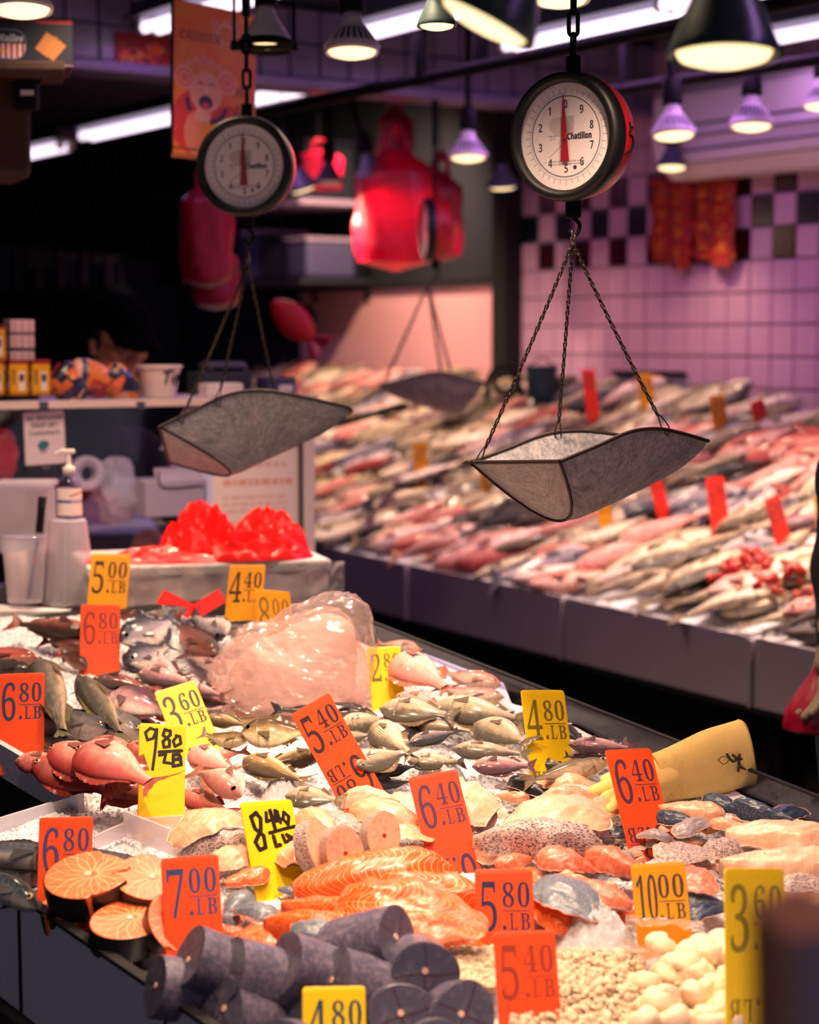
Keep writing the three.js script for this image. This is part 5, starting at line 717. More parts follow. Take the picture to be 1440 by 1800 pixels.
{
  const ice = grid(90, 40, (u, v) => { const a = lerp(-1.0, 1.5, u), p = fc(a, lerp(0.0, 1.0, v)); p.y += 0.02 * fbm(a * 9, v * 6, 2, 3) - 0.012; return p; });
  ice.attributes.uv.array.forEach((x, i, arr) => (arr[i] = x * (i % 2 ? 1.2 : 4)));
  const o = single('ice_bed', ice, M.ice, 'white ice bed under the fish of the far counter', 'ice'); o.userData.kind = 'stuff';
  const t = thing('far_counter', 'long raked fish counter along the tiled wall with a pale steel front', 'counter'); std('paleSteel', { color: 0xc0b8c2, roughness: 0.5, metalness: 0.25, bumpMap: rep(grainTex, 3, 1), bumpScale: 0.0006 });
  const drop = (p, d) => p.clone().add(V(0, -d, 0));
  const cuts = [-1.02, -0.6, -0.2, 0.24, 0.62, 0.985, 1.5];
  for (let i = 0; i < cuts.length - 1; i++) { const a = fc(cuts[i] + 0.003, -0.012), b = fc(cuts[i + 1] - 0.003, -0.012); mk('front_panel', sheet([drop(a, 0.185), drop(b, 0.185), b.clone().add(V(0, 0.006, 0)), a.clone().add(V(0, 0.006, 0))], 0.008), M.paleSteel, t); mk('panel_joint', bar(drop(b, 0.185), b, 0.02, 0.014, FE), M.paleSteel, t); }
  mk('lower_lip', bar(drop(fc(-1.02, -0.004), 0.19), drop(fc(1.5, -0.004), 0.19), 0.02, 0.02), M.darkPaint, t);
  const low = (p) => p.clone().setY(0.01), g0 = (b) => drop(fc(-1.02, b), 0.2), g1 = (b) => drop(fc(1.5, b), 0.2);
  const fr = [fc(-1.0, 0.12), fc(1.5, 0.12)]; mk('base_panel', sheet([low(fr[0]), low(fr[1]), fr[1].clone().setY(F1.y - 0.2), fr[0].clone().setY(F0.y - 0.2)], 0.03), M.darkPaint, t);
  mk('tray_floor', sheet([drop(fc(-1.0, 0), 0.1), drop(fc(1.5, 0), 0.1), drop(fc(1.5, 1), 0.66).setY(F1.y - 0.1), drop(fc(-1.0, 1), 0.66).setY(F0.y - 0.1)], 0.02), M.darkPaint, t);
  for (const a of [-0.8, -0.1, 0.5, 1.0, 1.4]) mk('leg', bar(fc(a, 0.06).setY(F1.y - 0.2), fc(a, 0.06).setY(0.0), 0.05, 0.05, FE), M.blackMetal, t);
  // fish in rows, front row first
  const r = rng(4242), rows = [0.1, 0.2, 0.31, 0.46, 0.62, 0.78, 0.93], ORD = ['first', 'second', 'third', 'fourth', 'fifth', 'sixth', 'top'];
  rows.forEach((b, ri) => {
    let n = 0; const list = [];
    for (let a = -0.98 + (ri % 2) * 0.02; a < 1.34; a += lerp(0.044, 0.058, r())) {
      const L = lerp(0.27, 0.37, r()), ang = lerp(0.35, 1.0, r()), bb = clamp(b + (r() - 0.5) * 0.06, 0.08, 0.95), c = fc(a, bb), up = fcUp(a, bb), [px, py] = fpix(c); if (px < 440 || px > 1520) continue;
      const q = r(); let kind = q < 0.34 ? 'silver' : q < 0.6 ? 'pale' : q < 0.76 ? 'blush' : q < 0.84 ? 'bream' : q < 0.9 ? 'dark' : q < 0.95 ? 'mauve' : 'snapper';
      if (px > 690 && px < 900 && py > 905 && py < 1000) kind = r() < 0.7 ? 'blush' : 'snapper'; if (px > 830 && px < 1030 && py > 905 && py < 965) kind = r() < 0.6 ? 'dark' : kind; if (px > 1330 && py < 860 && py > 760) kind = r() < 0.6 ? 'snapper' : 'blush'; if (px > 1160 && py > 860 && py < 920) kind = r() < 0.5 ? 'bream' : kind; if (px < 700 && py > 780 && py < 860) kind = r() < 0.5 ? 'bream' : r() < 0.5 ? 'redfish' : 'gold';
      const dir = FW.clone().multiplyScalar(0.75).addScaledVector(FE, ang).normalize(); dir.addScaledVector(up, -dir.dot(up)).normalize(); const s = r() < 0.5 ? 1 : -1;
      const base = c.addScaledVector(up, 0.016 + 0.022 * r());
      const o2 = fish(kind, 0, 0, 0, 0, { H: base.clone().addScaledVector(dir, s * L / 2), T: base.clone().addScaledVector(dir, -s * L / 2), up, flip: r() < 0.5, v: Math.floor(r() * 3), fat: lerp(0.8, 1.15, r()), roll: (r() - 0.5) * 0.7 });
      list.push([o2, kind, px]); n++;
    }
    list.sort((p, q) => p[2] - q[2]).forEach(([o2, kind], i) => { o2.userData.label = `${FISH[kind].look} in the ${ORD[ri]} row of the far counter, number ${i + 1} from its dark end`; o2.userData.group = `fish in the ${ORD[ri]} row of the far counter`; });
    const by = new Map(); list.forEach((e) => { if (!by.has(e[1])) by.set(e[1], []); by.get(e[1]).push(e); });
    const WORD = ['first', 'second', 'third', 'fourth', 'fifth', 'sixth', 'seventh', 'eighth', 'ninth', 'tenth', 'eleventh', 'twelfth', 'thirteenth', 'fourteenth', 'fifteenth', 'sixteenth', 'seventeenth', 'eighteenth', 'nineteenth', 'twentieth'];
    for (const [k, e] of by) e.forEach(([o2], i) => { o2.userData.label = `${WORD[i]} ${FISH[k].look} from the dark end in the far counter's ${ORD[ri]} row`; });
  });
  // red heap of squid and roe towards the near end
  std('roeRed', { color: 0xb03028, roughness: 0.35 }); std('roePink', { color: 0xd88878, roughness: 0.35 });
  const lobe = [0, 1].map((v) => grid(10, 14, (u, w) => { const b = (u - 0.5) * Math.PI, a = w * Math.PI * 2, q = 1 + 0.3 * fbm(Math.cos(a) * 2 + v * 5, Math.sin(a) * 2, u * 3, 2); return V(Math.sin(b) * 1.7, Math.cos(b) * Math.cos(a) * q * 0.8, Math.cos(b) * Math.sin(a) * q); }, true));
  for (let i = 0; i < 70; i++) { const a = lerp(0.84, 1.04, r()), b = lerp(0.1, 0.24, r()), p = fc(a, b, 0.05 + 0.03 * r()); const m = mk(numbered('fish_roe'), lobe[i % 2], r() < 0.6 ? M.roeRed : M.roePink, scene); m.position.copy(p); m.scale.setScalar(lerp(0.008, 0.018, r())); m.rotation.set(r() * 3, r() * 6, r() * 3); m.userData = { label: 'red lobe of roe in the red heap near the front of the far counter', category: 'roe', group: 'red roe heap on the far counter' }; }
  // price tags of the far counter
  const T2 = { red: C('#e0281a'), amber: C('#e29c14') }, mats = {}; for (const k in T2) mats[k] = new THREE.MeshStandardMaterial({ name: 'far_tag_' + k, roughness: 0.5, map: canvas(128, 320, (g, W, H) => { g.fillStyle = '#' + T2[k].getHexString(); g.fillRect(0, 0, W, H); drawPrice(g, W, k === 'red' ? '6' : '4', k === 'red' ? '80' : '50', '#2a1a1c', 0.85); }) });
  const farTag = (col, x0, y0, x1, y1, skew, d, label) => { const w = x1 - x0, k = d / FOCAL, A = at(x0, y0 - 6, d - 0.12), Wd = w * k * 1.35, Hd = (y1 - y0) * k + 0.03; const g = rbox(Wd, Hd, 0.003, 0.001, Wd / 2, -Hd / 2, 0); const uv = g.attributes.uv, p = g.attributes.position; for (let i = 0; i < uv.count; i++) uv.setXY(i, p.getX(i) / Wd, 1 + p.getY(i) / (Wd * 2.5)); const t = single('price_tag', g, mats[col], label, 'price tag', 'price tags on the far counter'); t.position.copy(A); t.rotation.set(-0.16, 0.72, 0, 'YXZ'); t.rotateZ(skew); };
  farTag('red', 1022, 656, 1046, 735, 0.02, 7.0, 'red tag at the top of the far counter before the wall tiles'); farTag('amber', 1120, 662, 1148, 742, -0.03, 6.9, 'amber tag highest on the far counter beside the top red tag'); farTag('amber', 1247, 702, 1277, 775, 0.03, 6.5, 'amber tag on the far counter near the steel strip on the wall'); farTag('red', 1318, 716, 1346, 785, 0.28, 6.4, 'tilted red tag at the upper near end of the far counter'); farTag('red', 1137, 838, 1162, 925, 0.2, 6.1, 'tilted red tag just beyond the spout of the big scale pan'); farTag('red', 1240, 846, 1276, 938, 0.02, 5.9, 'upright red tag in the middle of the far counter'); farTag('red', 1344, 886, 1376, 975, 0.24, 5.6, 'tilted red tag closest to the aisle on the far counter'); farTag('amber', 725, 785, 748, 856, 0, 7.2, 'amber tag at the dark end of the far counter'); farTag('amber', 842, 826, 870, 880, 0, 6.9, 'amber tag behind the closed end of the big scale pan'); farTag('amber', 1047, 872, 1073, 916, 0, 6.2, 'amber tag peeking out below the big scale pan'); farTag('amber', 1430, 878, 1460, 950, 0, 5.5, 'amber tag cut by the frame edge on the far counter');
}

// ---------------------------------------------------------------- things on and before the tiled wall
{
  const t = thing('air_conditioner', 'white air conditioner mounted high on the tiled wall', 'air conditioner'), s0 = wallS(1236, 280), yb = hit(1260, 312, wallPlane).y;
  const P = (s, y, d) => wp(s0 - s, y, d), L = 0.95; std('acWhite', { color: 0xe4d8de, roughness: 0.4 });
  const prof = [[0.01, 0.0], [0.13, 0.0], [0.2, 0.05], [0.215, 0.12], [0.21, 0.26], [0.16, 0.3], [0.01, 0.3]], sh = new THREE.Shape(prof.map(([d, y]) => new THREE.Vector2(d, y))), g = new THREE.ExtrudeGeometry(sh, { depth: L, bevelEnabled: true, bevelSize: 0.012, bevelThickness: 0.02, bevelSegments: 3 });
  g.applyMatrix4(new THREE.Matrix4().makeBasis(NX, UP, NX.clone().cross(UP)).setPosition(P(NX.clone().cross(UP).dot(AX) < 0 ? 0.02 : L, yb, 0.0))); mk('case', g, M.acWhite, t);
  for (const [y, d] of [[0.035, 0.195], [0.075, 0.222], [0.12, 0.232]]) mk('vent_slat', bar(P(0.06, yb + y, d), P(L - 0.06, yb + y, d), 0.012, 0.006), M.fixture, t);
  mk('seam_line', bar(P(0.0, yb + 0.16, 0.2275), P(L, yb + 0.16, 0.2275), 0.004, 0.008), M.darkPaint, t);
  mk('top_pipe', tube([P(0.1, yb + 0.3, 0.1), P(0.08, yb + 0.38, 0.1), P(0.2, yb + 0.42, 0.1), P(0.22, yb + 0.34, 0.08)], 0.012, 30), M.darkPaint, t);
  const b = thing('paper_hanging', 'red and gold paper decoration of four strips hanging on the tiled wall', 'decoration'), tex = (sd) => canvas(128, 512, (c, W, H) => { c.fillStyle = '#a3140f'; c.fillRect(0, 0, W, H); const r = rng(sd); for (let i = 0; i < 130; i++) { c.fillStyle = ['#c63a14', '#7a0a10', '#3a3a5c', '#b8860b'][Math.floor(r() * 4)]; c.globalAlpha = 0.6; c.beginPath(); c.arc(r() * W, r() * H, 3 + r() * 10, 0, 7); c.fill(); } c.globalAlpha = 1; c.strokeStyle = '#e08a1a'; c.lineCap = 'round'; for (let k = 0; k < 4; k++) for (let j = 0; j < 9; j++) { c.lineWidth = 4 + r() * 4; c.beginPath(); const x = 40 + r() * 30, y = 70 + k * 105 + r() * 70; c.moveTo(x, y); c.lineTo(x + (r() - 0.3) * 46, y + (r() - 0.5) * 26); c.stroke(); } });
  const sA = wallS(1160, 380), sB = wallS(1308, 380), yT = hit(1230, 312, wallPlane).y, yB = hit(1230, 458, wallPlane).y, w = (sA - sB) / 4;
  for (let i = 0; i < 4; i++) { const s = sA - (i + 0.5) * w, g2 = grid(24, 10, (v, u) => { const x = (u - 0.5) * w * 1.12 * (v > 0.9 ? 1 - (v - 0.9) * 4 : 1), y = lerp(yT, yB - (i % 2) * 0.03, v); return wp(s - x, y, 0.035 + 0.012 * Math.sin(v * 16 + i) * (u - 0.5) + 0.012 * Math.cos((u - 0.5) * 3) + i % 2 * 0.012); }); const uv = g2.attributes.uv; for (let k = 0; k < uv.count; k++) uv.setXY(k, uv.getY(k), 1 - uv.getX(k)); mk('paper_strip', g2, new THREE.MeshStandardMaterial({ name: 'red_paper', map: tex(40 + i), roughness: 0.6, side: THREE.DoubleSide }), b); }
  mk('hanging_bar', bar(wp(sA + 0.02, yT, 0.03), wp(sB - 0.02, yT, 0.03), 0.014, 0.014), M.redEnamel, b);
  const st = thing('steel_plate', 'blue-grey steel plate standing on the far counter against the tiles', 'plate'), a0 = wallS(1098, 680), a1 = wallS(1226, 680); mk('sheet', sheet([wp(a0, 1.3, 0.06), wp(a1, 1.3, 0.06), wp(a1, hit(1226, 656, wallPlane).y, 0.05), wp(a0, hit(1098, 654, wallPlane).y, 0.05)], 0.008), M.greySteel, st); mk('edge', bar(wp(a0, hit(1098, 654, wallPlane).y, 0.06), wp(a1, hit(1226, 656, wallPlane).y, 0.06), 0.02, 0.014), M.blackMetal, st);
  const bk = thing('teal_bucket', 'dark teal bucket at the wall end of the far counter', 'bucket'), bp = at(952, 702, 7.35); std('teal', { color: 0x12303c, roughness: 0.5 }); mk('body', lathe([[0, 0], [0.048, 0], [0.055, 0.005], [0.062, 0.12], [0.066, 0.125], [0.062, 0.13], [0.058, 0.125], [0.05, 0.02], [0, 0.015]], 28).translate(bp.x, bp.y, bp.z), M.teal, bk); mk('handle', tube([bp.clone().add(V(-0.062, 0.115, 0)), bp.clone().add(V(0, 0.16, 0.02)), bp.clone().add(V(0.062, 0.115, 0))], 0.003, 20), M.blackMetal, bk);
  const hs = thing('hose', 'black coiled hose on the wall end of the far counter', 'hose'), hp = at(884, 672, 7.3); mk('coil', tube([[-0.06, -0.06], [-0.05, 0.02], [-0.01, 0.06], [0.05, 0.05], [0.06, 0], [0.03, -0.04], [-0.02, -0.03], [-0.03, 0.01], [0.03, 0.03], [0.08, -0.05]].map(([x, y], i) => hp.clone().add(V(x, y, i * 0.004))), 0.012, 80), M.rubber, hs);
  single('guard_rail', bar(at(556, 756, 6.7), at(712, 712, 7.3), 0.03, 0.022), M.blackMetal, 'dark slanting rail below the white board', 'rail');
  const cr = thing('grey_crate', 'dim grey crate under the far counter beside the aisle', 'crate'), cp0 = at(1036, 1290, 4.9); mk('crate_body', new RoundedBoxGeometry(0.2, 0.3, 0.25, 2, 0.01).translate(cp0.x, 0.15, cp0.z), M.fixture, cr); mk('lid', new RoundedBoxGeometry(0.215, 0.02, 0.265, 2, 0.006).translate(cp0.x, 0.31, cp0.z), M.fixture, cr); const hy = cp0.y; for (const m of cr.children) m.position.y = Math.max(0, hy - 0.3) * 0; 
}

// ---------------------------------------------------------------- red bags and the dim shelf at the back
phy('redBag', { color: 0xa00830, roughness: 0.36, transmission: 0.15, thickness: 0, side: THREE.DoubleSide });
phy('redBagBright', { color: 0xee1410, roughness: 0.36, clearcoat: 0.2, side: THREE.DoubleSide });
function hangBag(p, w, h, d, sd, label) {
  const t = thing('red_bag', label, 'bag', 'red plastic bags hanging at the back');
  mk('sack', toCreasedNormals(grid(30, 40, (u, v) => { const a = v * Math.PI * 2, k = u < 0.22 ? lerp(0.34, 1, sstep(u, 0, 0.22)) : 1 - 0.12 * sstep(u, 0.8, 1), f = u > 0.94 ? 1 - (u - 0.94) * 14 : 1, q = 1 + 0.16 * fbm(Math.cos(a) * 2 + sd, u * 4, Math.sin(a) * 2, 3) + 0.05 * Math.sin(a * 5 + u * 4 + sd); return V(Math.cos(a) * w / 2 * k * q * f, -u * h, Math.sin(a) * d / 2 * k * q * f); }), 0.7), M.redBag, t);
  for (const s of [-1, 1]) mk('handle', tube([V(s * w * 0.16, -0.02, 0), V(s * w * 0.12, h * 0.12, 0.01), V(0, h * 0.2, 0), V(-s * w * 0.03, h * 0.1, -0.01)], 0.01, 20), M.redBag, t);
  mk('hanging_cord', rod(V(0, h * 0.18, 0), V(0, CEIL - p.y, 0), 0.003, 6), M.rubber, t);
  t.position.copy(p); return t;
}
hangBag(at(696, 262, 7.0), 0.3, 0.44, 0.16, 1, 'bigger magenta red bag hanging behind the third scale'); hangBag(at(776, 300, 7.2), 0.16, 0.34, 0.1, 4, 'narrow red bag hanging just past the third scale'); hangBag(at(694, 190, 7.3), 0.14, 0.26, 0.1, 6, 'small red bag hanging above the bigger magenta bag');
hangBag(at(362, 320, 6.2), 0.17, 0.34, 0.14, 8, 'magenta red bag hanging below the smaller scale'); hangBag(at(378, 430, 6.5), 0.16, 0.22, 0.12, 11, 'dark red bag below the magenta bag under the smaller scale');
hangBag(at(560, 262, 7.9), 0.2, 0.18, 0.12, 14, 'dim red bag beside the grey lamps at the back');
{ // red fish ornament
  const t = thing('fish_ornament', 'red cloth fish ornament hanging before the white board', 'ornament'), a = at(480, 530, 6.4), b = at(566, 612, 6.4), X = b.clone().sub(a), L = X.length(); X.normalize(); const Z = V(0, 0, 1), Y = Z.clone().cross(X).normalize();
  mk('cloth_body', grid(30, 24, (u, v) => { const k = Math.pow(Math.sin(Math.PI * clamp(u * 0.92 + 0.03, 0, 1)), 0.7), an = v * Math.PI * 2; return V(u * L * 0.8, Math.cos(an) * 0.055 * k, Math.sin(an) * 0.03 * k); }, true), M.redEnamel, t); mk('cloth_tail', grid(6, 10, (u, v) => V(L * (0.76 + u * 0.26), (v - 0.5) * (0.02 + u * 0.1), 0.008 * Math.sin(v * 9))), M.redBag, t); mk('dark_back_fin', grid(4, 14, (u, v) => V(L * lerp(0.2, 0.72, v), 0.05 + u * 0.025 * Math.sin(v * Math.PI), 0)), M.rubber, t);
  mk('string', rod(V(L * 0.1, 0.02, 0), V(L * 0.1, 0.02, 0).addScaledVector(V(X.y, Y.y, Z.y), CEIL - a.y - 0.02), 0.002), M.rubber, t);
  t.position.copy(a); t.quaternion.setFromRotationMatrix(new THREE.Matrix4().makeBasis(X, Y, Z));
}
{ // wire shelf with bins
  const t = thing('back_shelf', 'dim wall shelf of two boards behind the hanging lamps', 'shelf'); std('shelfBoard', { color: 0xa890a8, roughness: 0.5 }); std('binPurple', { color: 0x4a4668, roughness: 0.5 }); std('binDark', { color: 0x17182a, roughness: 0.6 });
  const sL = wallS(470, 350) , sR = wallS(668, 350), y1 = hit(600, 362, wallPlane).y, y2 = hit(600, 494, wallPlane).y;
  for (const [y, m] of [[y1, M.shelfBoard], [y2, M.binDark]]) mk('board', sheet([wp(sL, y, 0.42), wp(sR, y, 0.42), wp(sR, y, 0.02), wp(sL, y, 0.02)], 0.025), m, t);
  for (const s of [sL - 0.05, (sL + sR) / 2, sR + 0.05]) mk('upright', bar(wp(s, y2 - 0.1, 0.03), wp(s, y1 + 0.3, 0.03), 0.03, 0.03, AX), M.blackMetal, t);
  const r = rng(66), names = [['storage_bin', 'purple-grey storage bin'], ['carton', 'dark carton']];
  for (let row = 0; row < 2; row++) for (let i = 0; i < 6; i++) { const s = lerp(sL - 0.18, sR + 0.16, i / 5), h = lerp(0.16, 0.26, r()), k = (i + row) % 3 === 0 ? 0 : 1, b = thing(names[k][0], `${names[k][1]} on the ${row ? 'lower' : 'upper'} board of the back shelf, ${['first', 'second', 'third', 'fourth', 'fifth', 'sixth'][i]} from the dark end`, k ? 'box' : 'bin', 'containers on the back shelf'), y = (row ? y2 : y1) + 0.003; mk('container', new RoundedBoxGeometry(0.2, h, 0.26, 2, 0.02).applyMatrix4(new THREE.Matrix4().makeBasis(AX, UP, AX.clone().cross(UP)).setPosition(wp(s, y + h / 2, 0.22))), k ? M.binDark : M.binPurple, b); mk('lid', new RoundedBoxGeometry(0.21, 0.02, 0.27, 2, 0.008).applyMatrix4(new THREE.Matrix4().makeBasis(AX, UP, AX.clone().cross(UP)).setPosition(wp(s, y + h + 0.01, 0.22))), k ? M.binDark : M.shelfBoard, b); }
  // dim cupboard on the dark side
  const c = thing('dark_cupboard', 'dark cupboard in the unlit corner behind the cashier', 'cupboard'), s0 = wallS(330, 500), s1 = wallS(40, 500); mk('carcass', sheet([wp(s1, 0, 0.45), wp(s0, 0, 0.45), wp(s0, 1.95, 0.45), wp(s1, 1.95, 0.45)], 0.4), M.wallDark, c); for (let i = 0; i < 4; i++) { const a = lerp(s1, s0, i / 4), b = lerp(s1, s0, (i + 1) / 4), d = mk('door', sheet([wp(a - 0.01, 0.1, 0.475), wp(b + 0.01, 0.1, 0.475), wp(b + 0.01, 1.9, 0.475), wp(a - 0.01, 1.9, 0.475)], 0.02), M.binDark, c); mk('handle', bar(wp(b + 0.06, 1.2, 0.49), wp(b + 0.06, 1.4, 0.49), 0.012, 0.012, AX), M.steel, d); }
  const r2 = rng(31); for (let i = 0; i < 7; i++) { const s = lerp(s1 - 0.2, s0 + 0.2, i / 6), h = lerp(0.12, 0.3, r2()), b = thing('supply_box', `dim supply box on top of the dark cupboard, ${['first', 'second', 'third', 'fourth', 'fifth', 'sixth', 'seventh'][i]} from the wooden post`, 'box', 'supply boxes on the dark cupboard'); mk('box_body', new RoundedBoxGeometry(0.24, h, 0.24, 2, 0.01).applyMatrix4(new THREE.Matrix4().makeBasis(AX, UP, AX.clone().cross(UP)).setPosition(wp(s, 1.953 + h / 2, 0.25))), i % 3 === 1 ? M.binPurple : M.binDark, b); mk('tape', new THREE.BoxGeometry(0.05, h + 0.004, 0.244).applyMatrix4(new THREE.Matrix4().makeBasis(AX, UP, AX.clone().cross(UP)).setPosition(wp(s, 1.953 + h / 2, 0.25))), M.shelfBoard, b); }
}

// ---------------------------------------------------------------- people
function blob(bones, cell, k) {                       // one smooth surface round tapered bones [a, ra, b, rb] (or [centre, [rx, ry, rz]])
  const bb = new THREE.Box3(); for (const b of bones) { if (Array.isArray(b[1])) bb.expandByPoint(b[0].clone().addScalar(Math.max(...b[1]))).expandByPoint(b[0].clone().addScalar(-Math.max(...b[1]))); else for (const [p, r] of [[b[0], b[1]], [b[2], b[3]]]) bb.expandByPoint(p.clone().addScalar(r)).expandByPoint(p.clone().addScalar(-r)); }
  bb.expandByScalar(cell * 3 + k * 0.5); const c = bb.getCenter(V()), half = Math.max(...bb.getSize(V()).toArray()) / 2, n = Math.min(150, Math.ceil(half * 2 / cell) + 4);
  const mc = new MarchingCubes(n, new THREE.MeshBasicMaterial(), false, false, 200000); mc.isolation = 0; const p = V(), ab = V(), ap = V();
  const step = 2 * half / n; let i = 0;
  for (let z = 0; z < n; z++) for (let y = 0; y < n; y++) for (let x = 0; x < n; x++, i++) {
    p.set((x - n / 2) / (n / 2) * half + c.x, (y - n / 2) / (n / 2) * half + c.y, (z - n / 2) / (n / 2) * half + c.z); let d = 9;
    for (const b of bones) { let e; if (Array.isArray(b[1])) { const q = Math.hypot((p.x - b[0].x) / b[1][0], (p.y - b[0].y) / b[1][1], (p.z - b[0].z) / b[1][2]); e = (q - 1) * Math.min(...b[1]); } else { ab.copy(b[2]).sub(b[0]); ap.copy(p).sub(b[0]); const t = clamp(ap.dot(ab) / Math.max(1e-9, ab.lengthSq()), 0, 1); e = ap.addScaledVector(ab, -t).length() - lerp(b[1], b[3], t); }
      if (d > 8) d = e; else { const h = clamp(0.5 + 0.5 * (d - e) / k, 0, 1); d = lerp(d, e, h) - k * h * (1 - h); } }
    mc.field[i] = -d;
  }
  mc.update(); let g = new THREE.BufferGeometry(); const cnt = mc.count ?? mc.geometry.drawRange.count; g.setAttribute('position', new THREE.BufferAttribute(mc.positionArray.slice(0, cnt * 3), 3)); g = mergeVertices(g, 1e-5); g.scale(half, half, half); g.translate(c.x, c.y, c.z); g.computeVertexNormals();
  g.setAttribute('uv', new THREE.BufferAttribute(new Float32Array(g.attributes.position.count * 2), 2)); return g;
}
std('skin', { color: 0xc98a6c, roughness: 0.55 }); std('blackCloth', { color: 0x050508, roughness: 0.9 }); std('darkRedCloth', { color: 0x3a0c18, roughness: 0.9 }); std('apron', { color: 0xa8b8cc, roughness: 0.8 }); std('hairBlack', { color: 0x07060a, roughness: 0.6 }); std('lip', { color: 0x8a3c3c, roughness: 0.5 }); std('denim', { color: 0x14202c, roughness: 0.9 }); std('beigeGlove', { color: 0x8a7a66, roughness: 0.85 });
function headGeo() {                                  // head centre at the origin, face towards +z, about 23 cm tall
  const b = [[V(0, 0.035, -0.012), [0.077, 0.085, 0.095]], [V(0, -0.02, 0.022), [0.066, 0.085, 0.068]], [V(0, -0.085, 0.045), [0.038, 0.028, 0.036]], [V(0.036, -0.05, 0.02), 0.03, V(0.018, -0.088, 0.048), 0.022], [V(-0.036, -0.05, 0.02), 0.03, V(-0.018, -0.088, 0.048), 0.022], [V(0, 0.02, 0.086), 0.008, V(0, -0.02, 0.106), 0.0125], [V(0.012, -0.024, 0.094), 0.0085, V(-0.012, -0.024, 0.094), 0.0085], [V(0.03, 0.028, 0.078), 0.01, V(-0.03, 0.028, 0.078), 0.01], [V(0.042, -0.012, 0.06), [0.024, 0.02, 0.022]], [V(-0.042, -0.012, 0.06), [0.024, 0.02, 0.022]], [V(0.014, -0.052, 0.086), 0.0075, V(-0.014, -0.052, 0.086), 0.0075], [V(0.012, -0.062, 0.083), 0.008, V(-0.012, -0.062, 0.083), 0.008], [V(0.08, 0.0, -0.01), 0.011, V(0.078, -0.03, -0.004), 0.009], [V(-0.08, 0.0, -0.01), 0.011, V(-0.078, -0.03, -0.004), 0.009], [V(0, -0.06, -0.02), 0.052, V(0, -0.16, -0.045), 0.056]];
  return blob(b, 0.0042, 0.016);
}
function handBones(w, dir, side, s = 1) {             // relaxed hand hanging from the wrist w along dir
  const d = dir.clone().normalize(), x = side.clone().addScaledVector(d, -side.dot(d)).normalize(), n = d.clone().cross(x), P = (a, b, c) => w.clone().addScaledVector(d, a * s).addScaledVector(x, b * s).addScaledVector(n, c * s), out = [[P(0, 0, 0), 0.026 * s, P(0.05, 0, 0), 0.026 * s], [P(0.03, 0.022, 0), 0.017 * s, P(0.085, 0.03, 0), 0.014 * s], [P(0.03, -0.02, 0), 0.017 * s, P(0.08, -0.028, 0), 0.013 * s]];
  [[0.03, 0.072], [0.01, 0.08], [-0.01, 0.076], [-0.029, 0.06]].forEach(([b, l], i) => { const a0 = 0.088 - Math.abs(b) * 0.2; out.push([P(a0, b, 0), 0.0105 * s, P(a0 + l * 0.5, b * 1.1, 0.006), 0.0092 * s], [P(a0 + l * 0.5, b * 1.1, 0.006), 0.0092 * s, P(a0 + l * 0.95, b * 1.08, 0.026 + i * 0.002), 0.0078 * s]); }); out.push([P(0.02, 0.026, 0.004), 0.014 * s, P(0.06, 0.052, 0.014), 0.0115 * s], [P(0.06, 0.052, 0.014), 0.0115 * s, P(0.092, 0.056, 0.024), 0.009 * s]); return out;
}
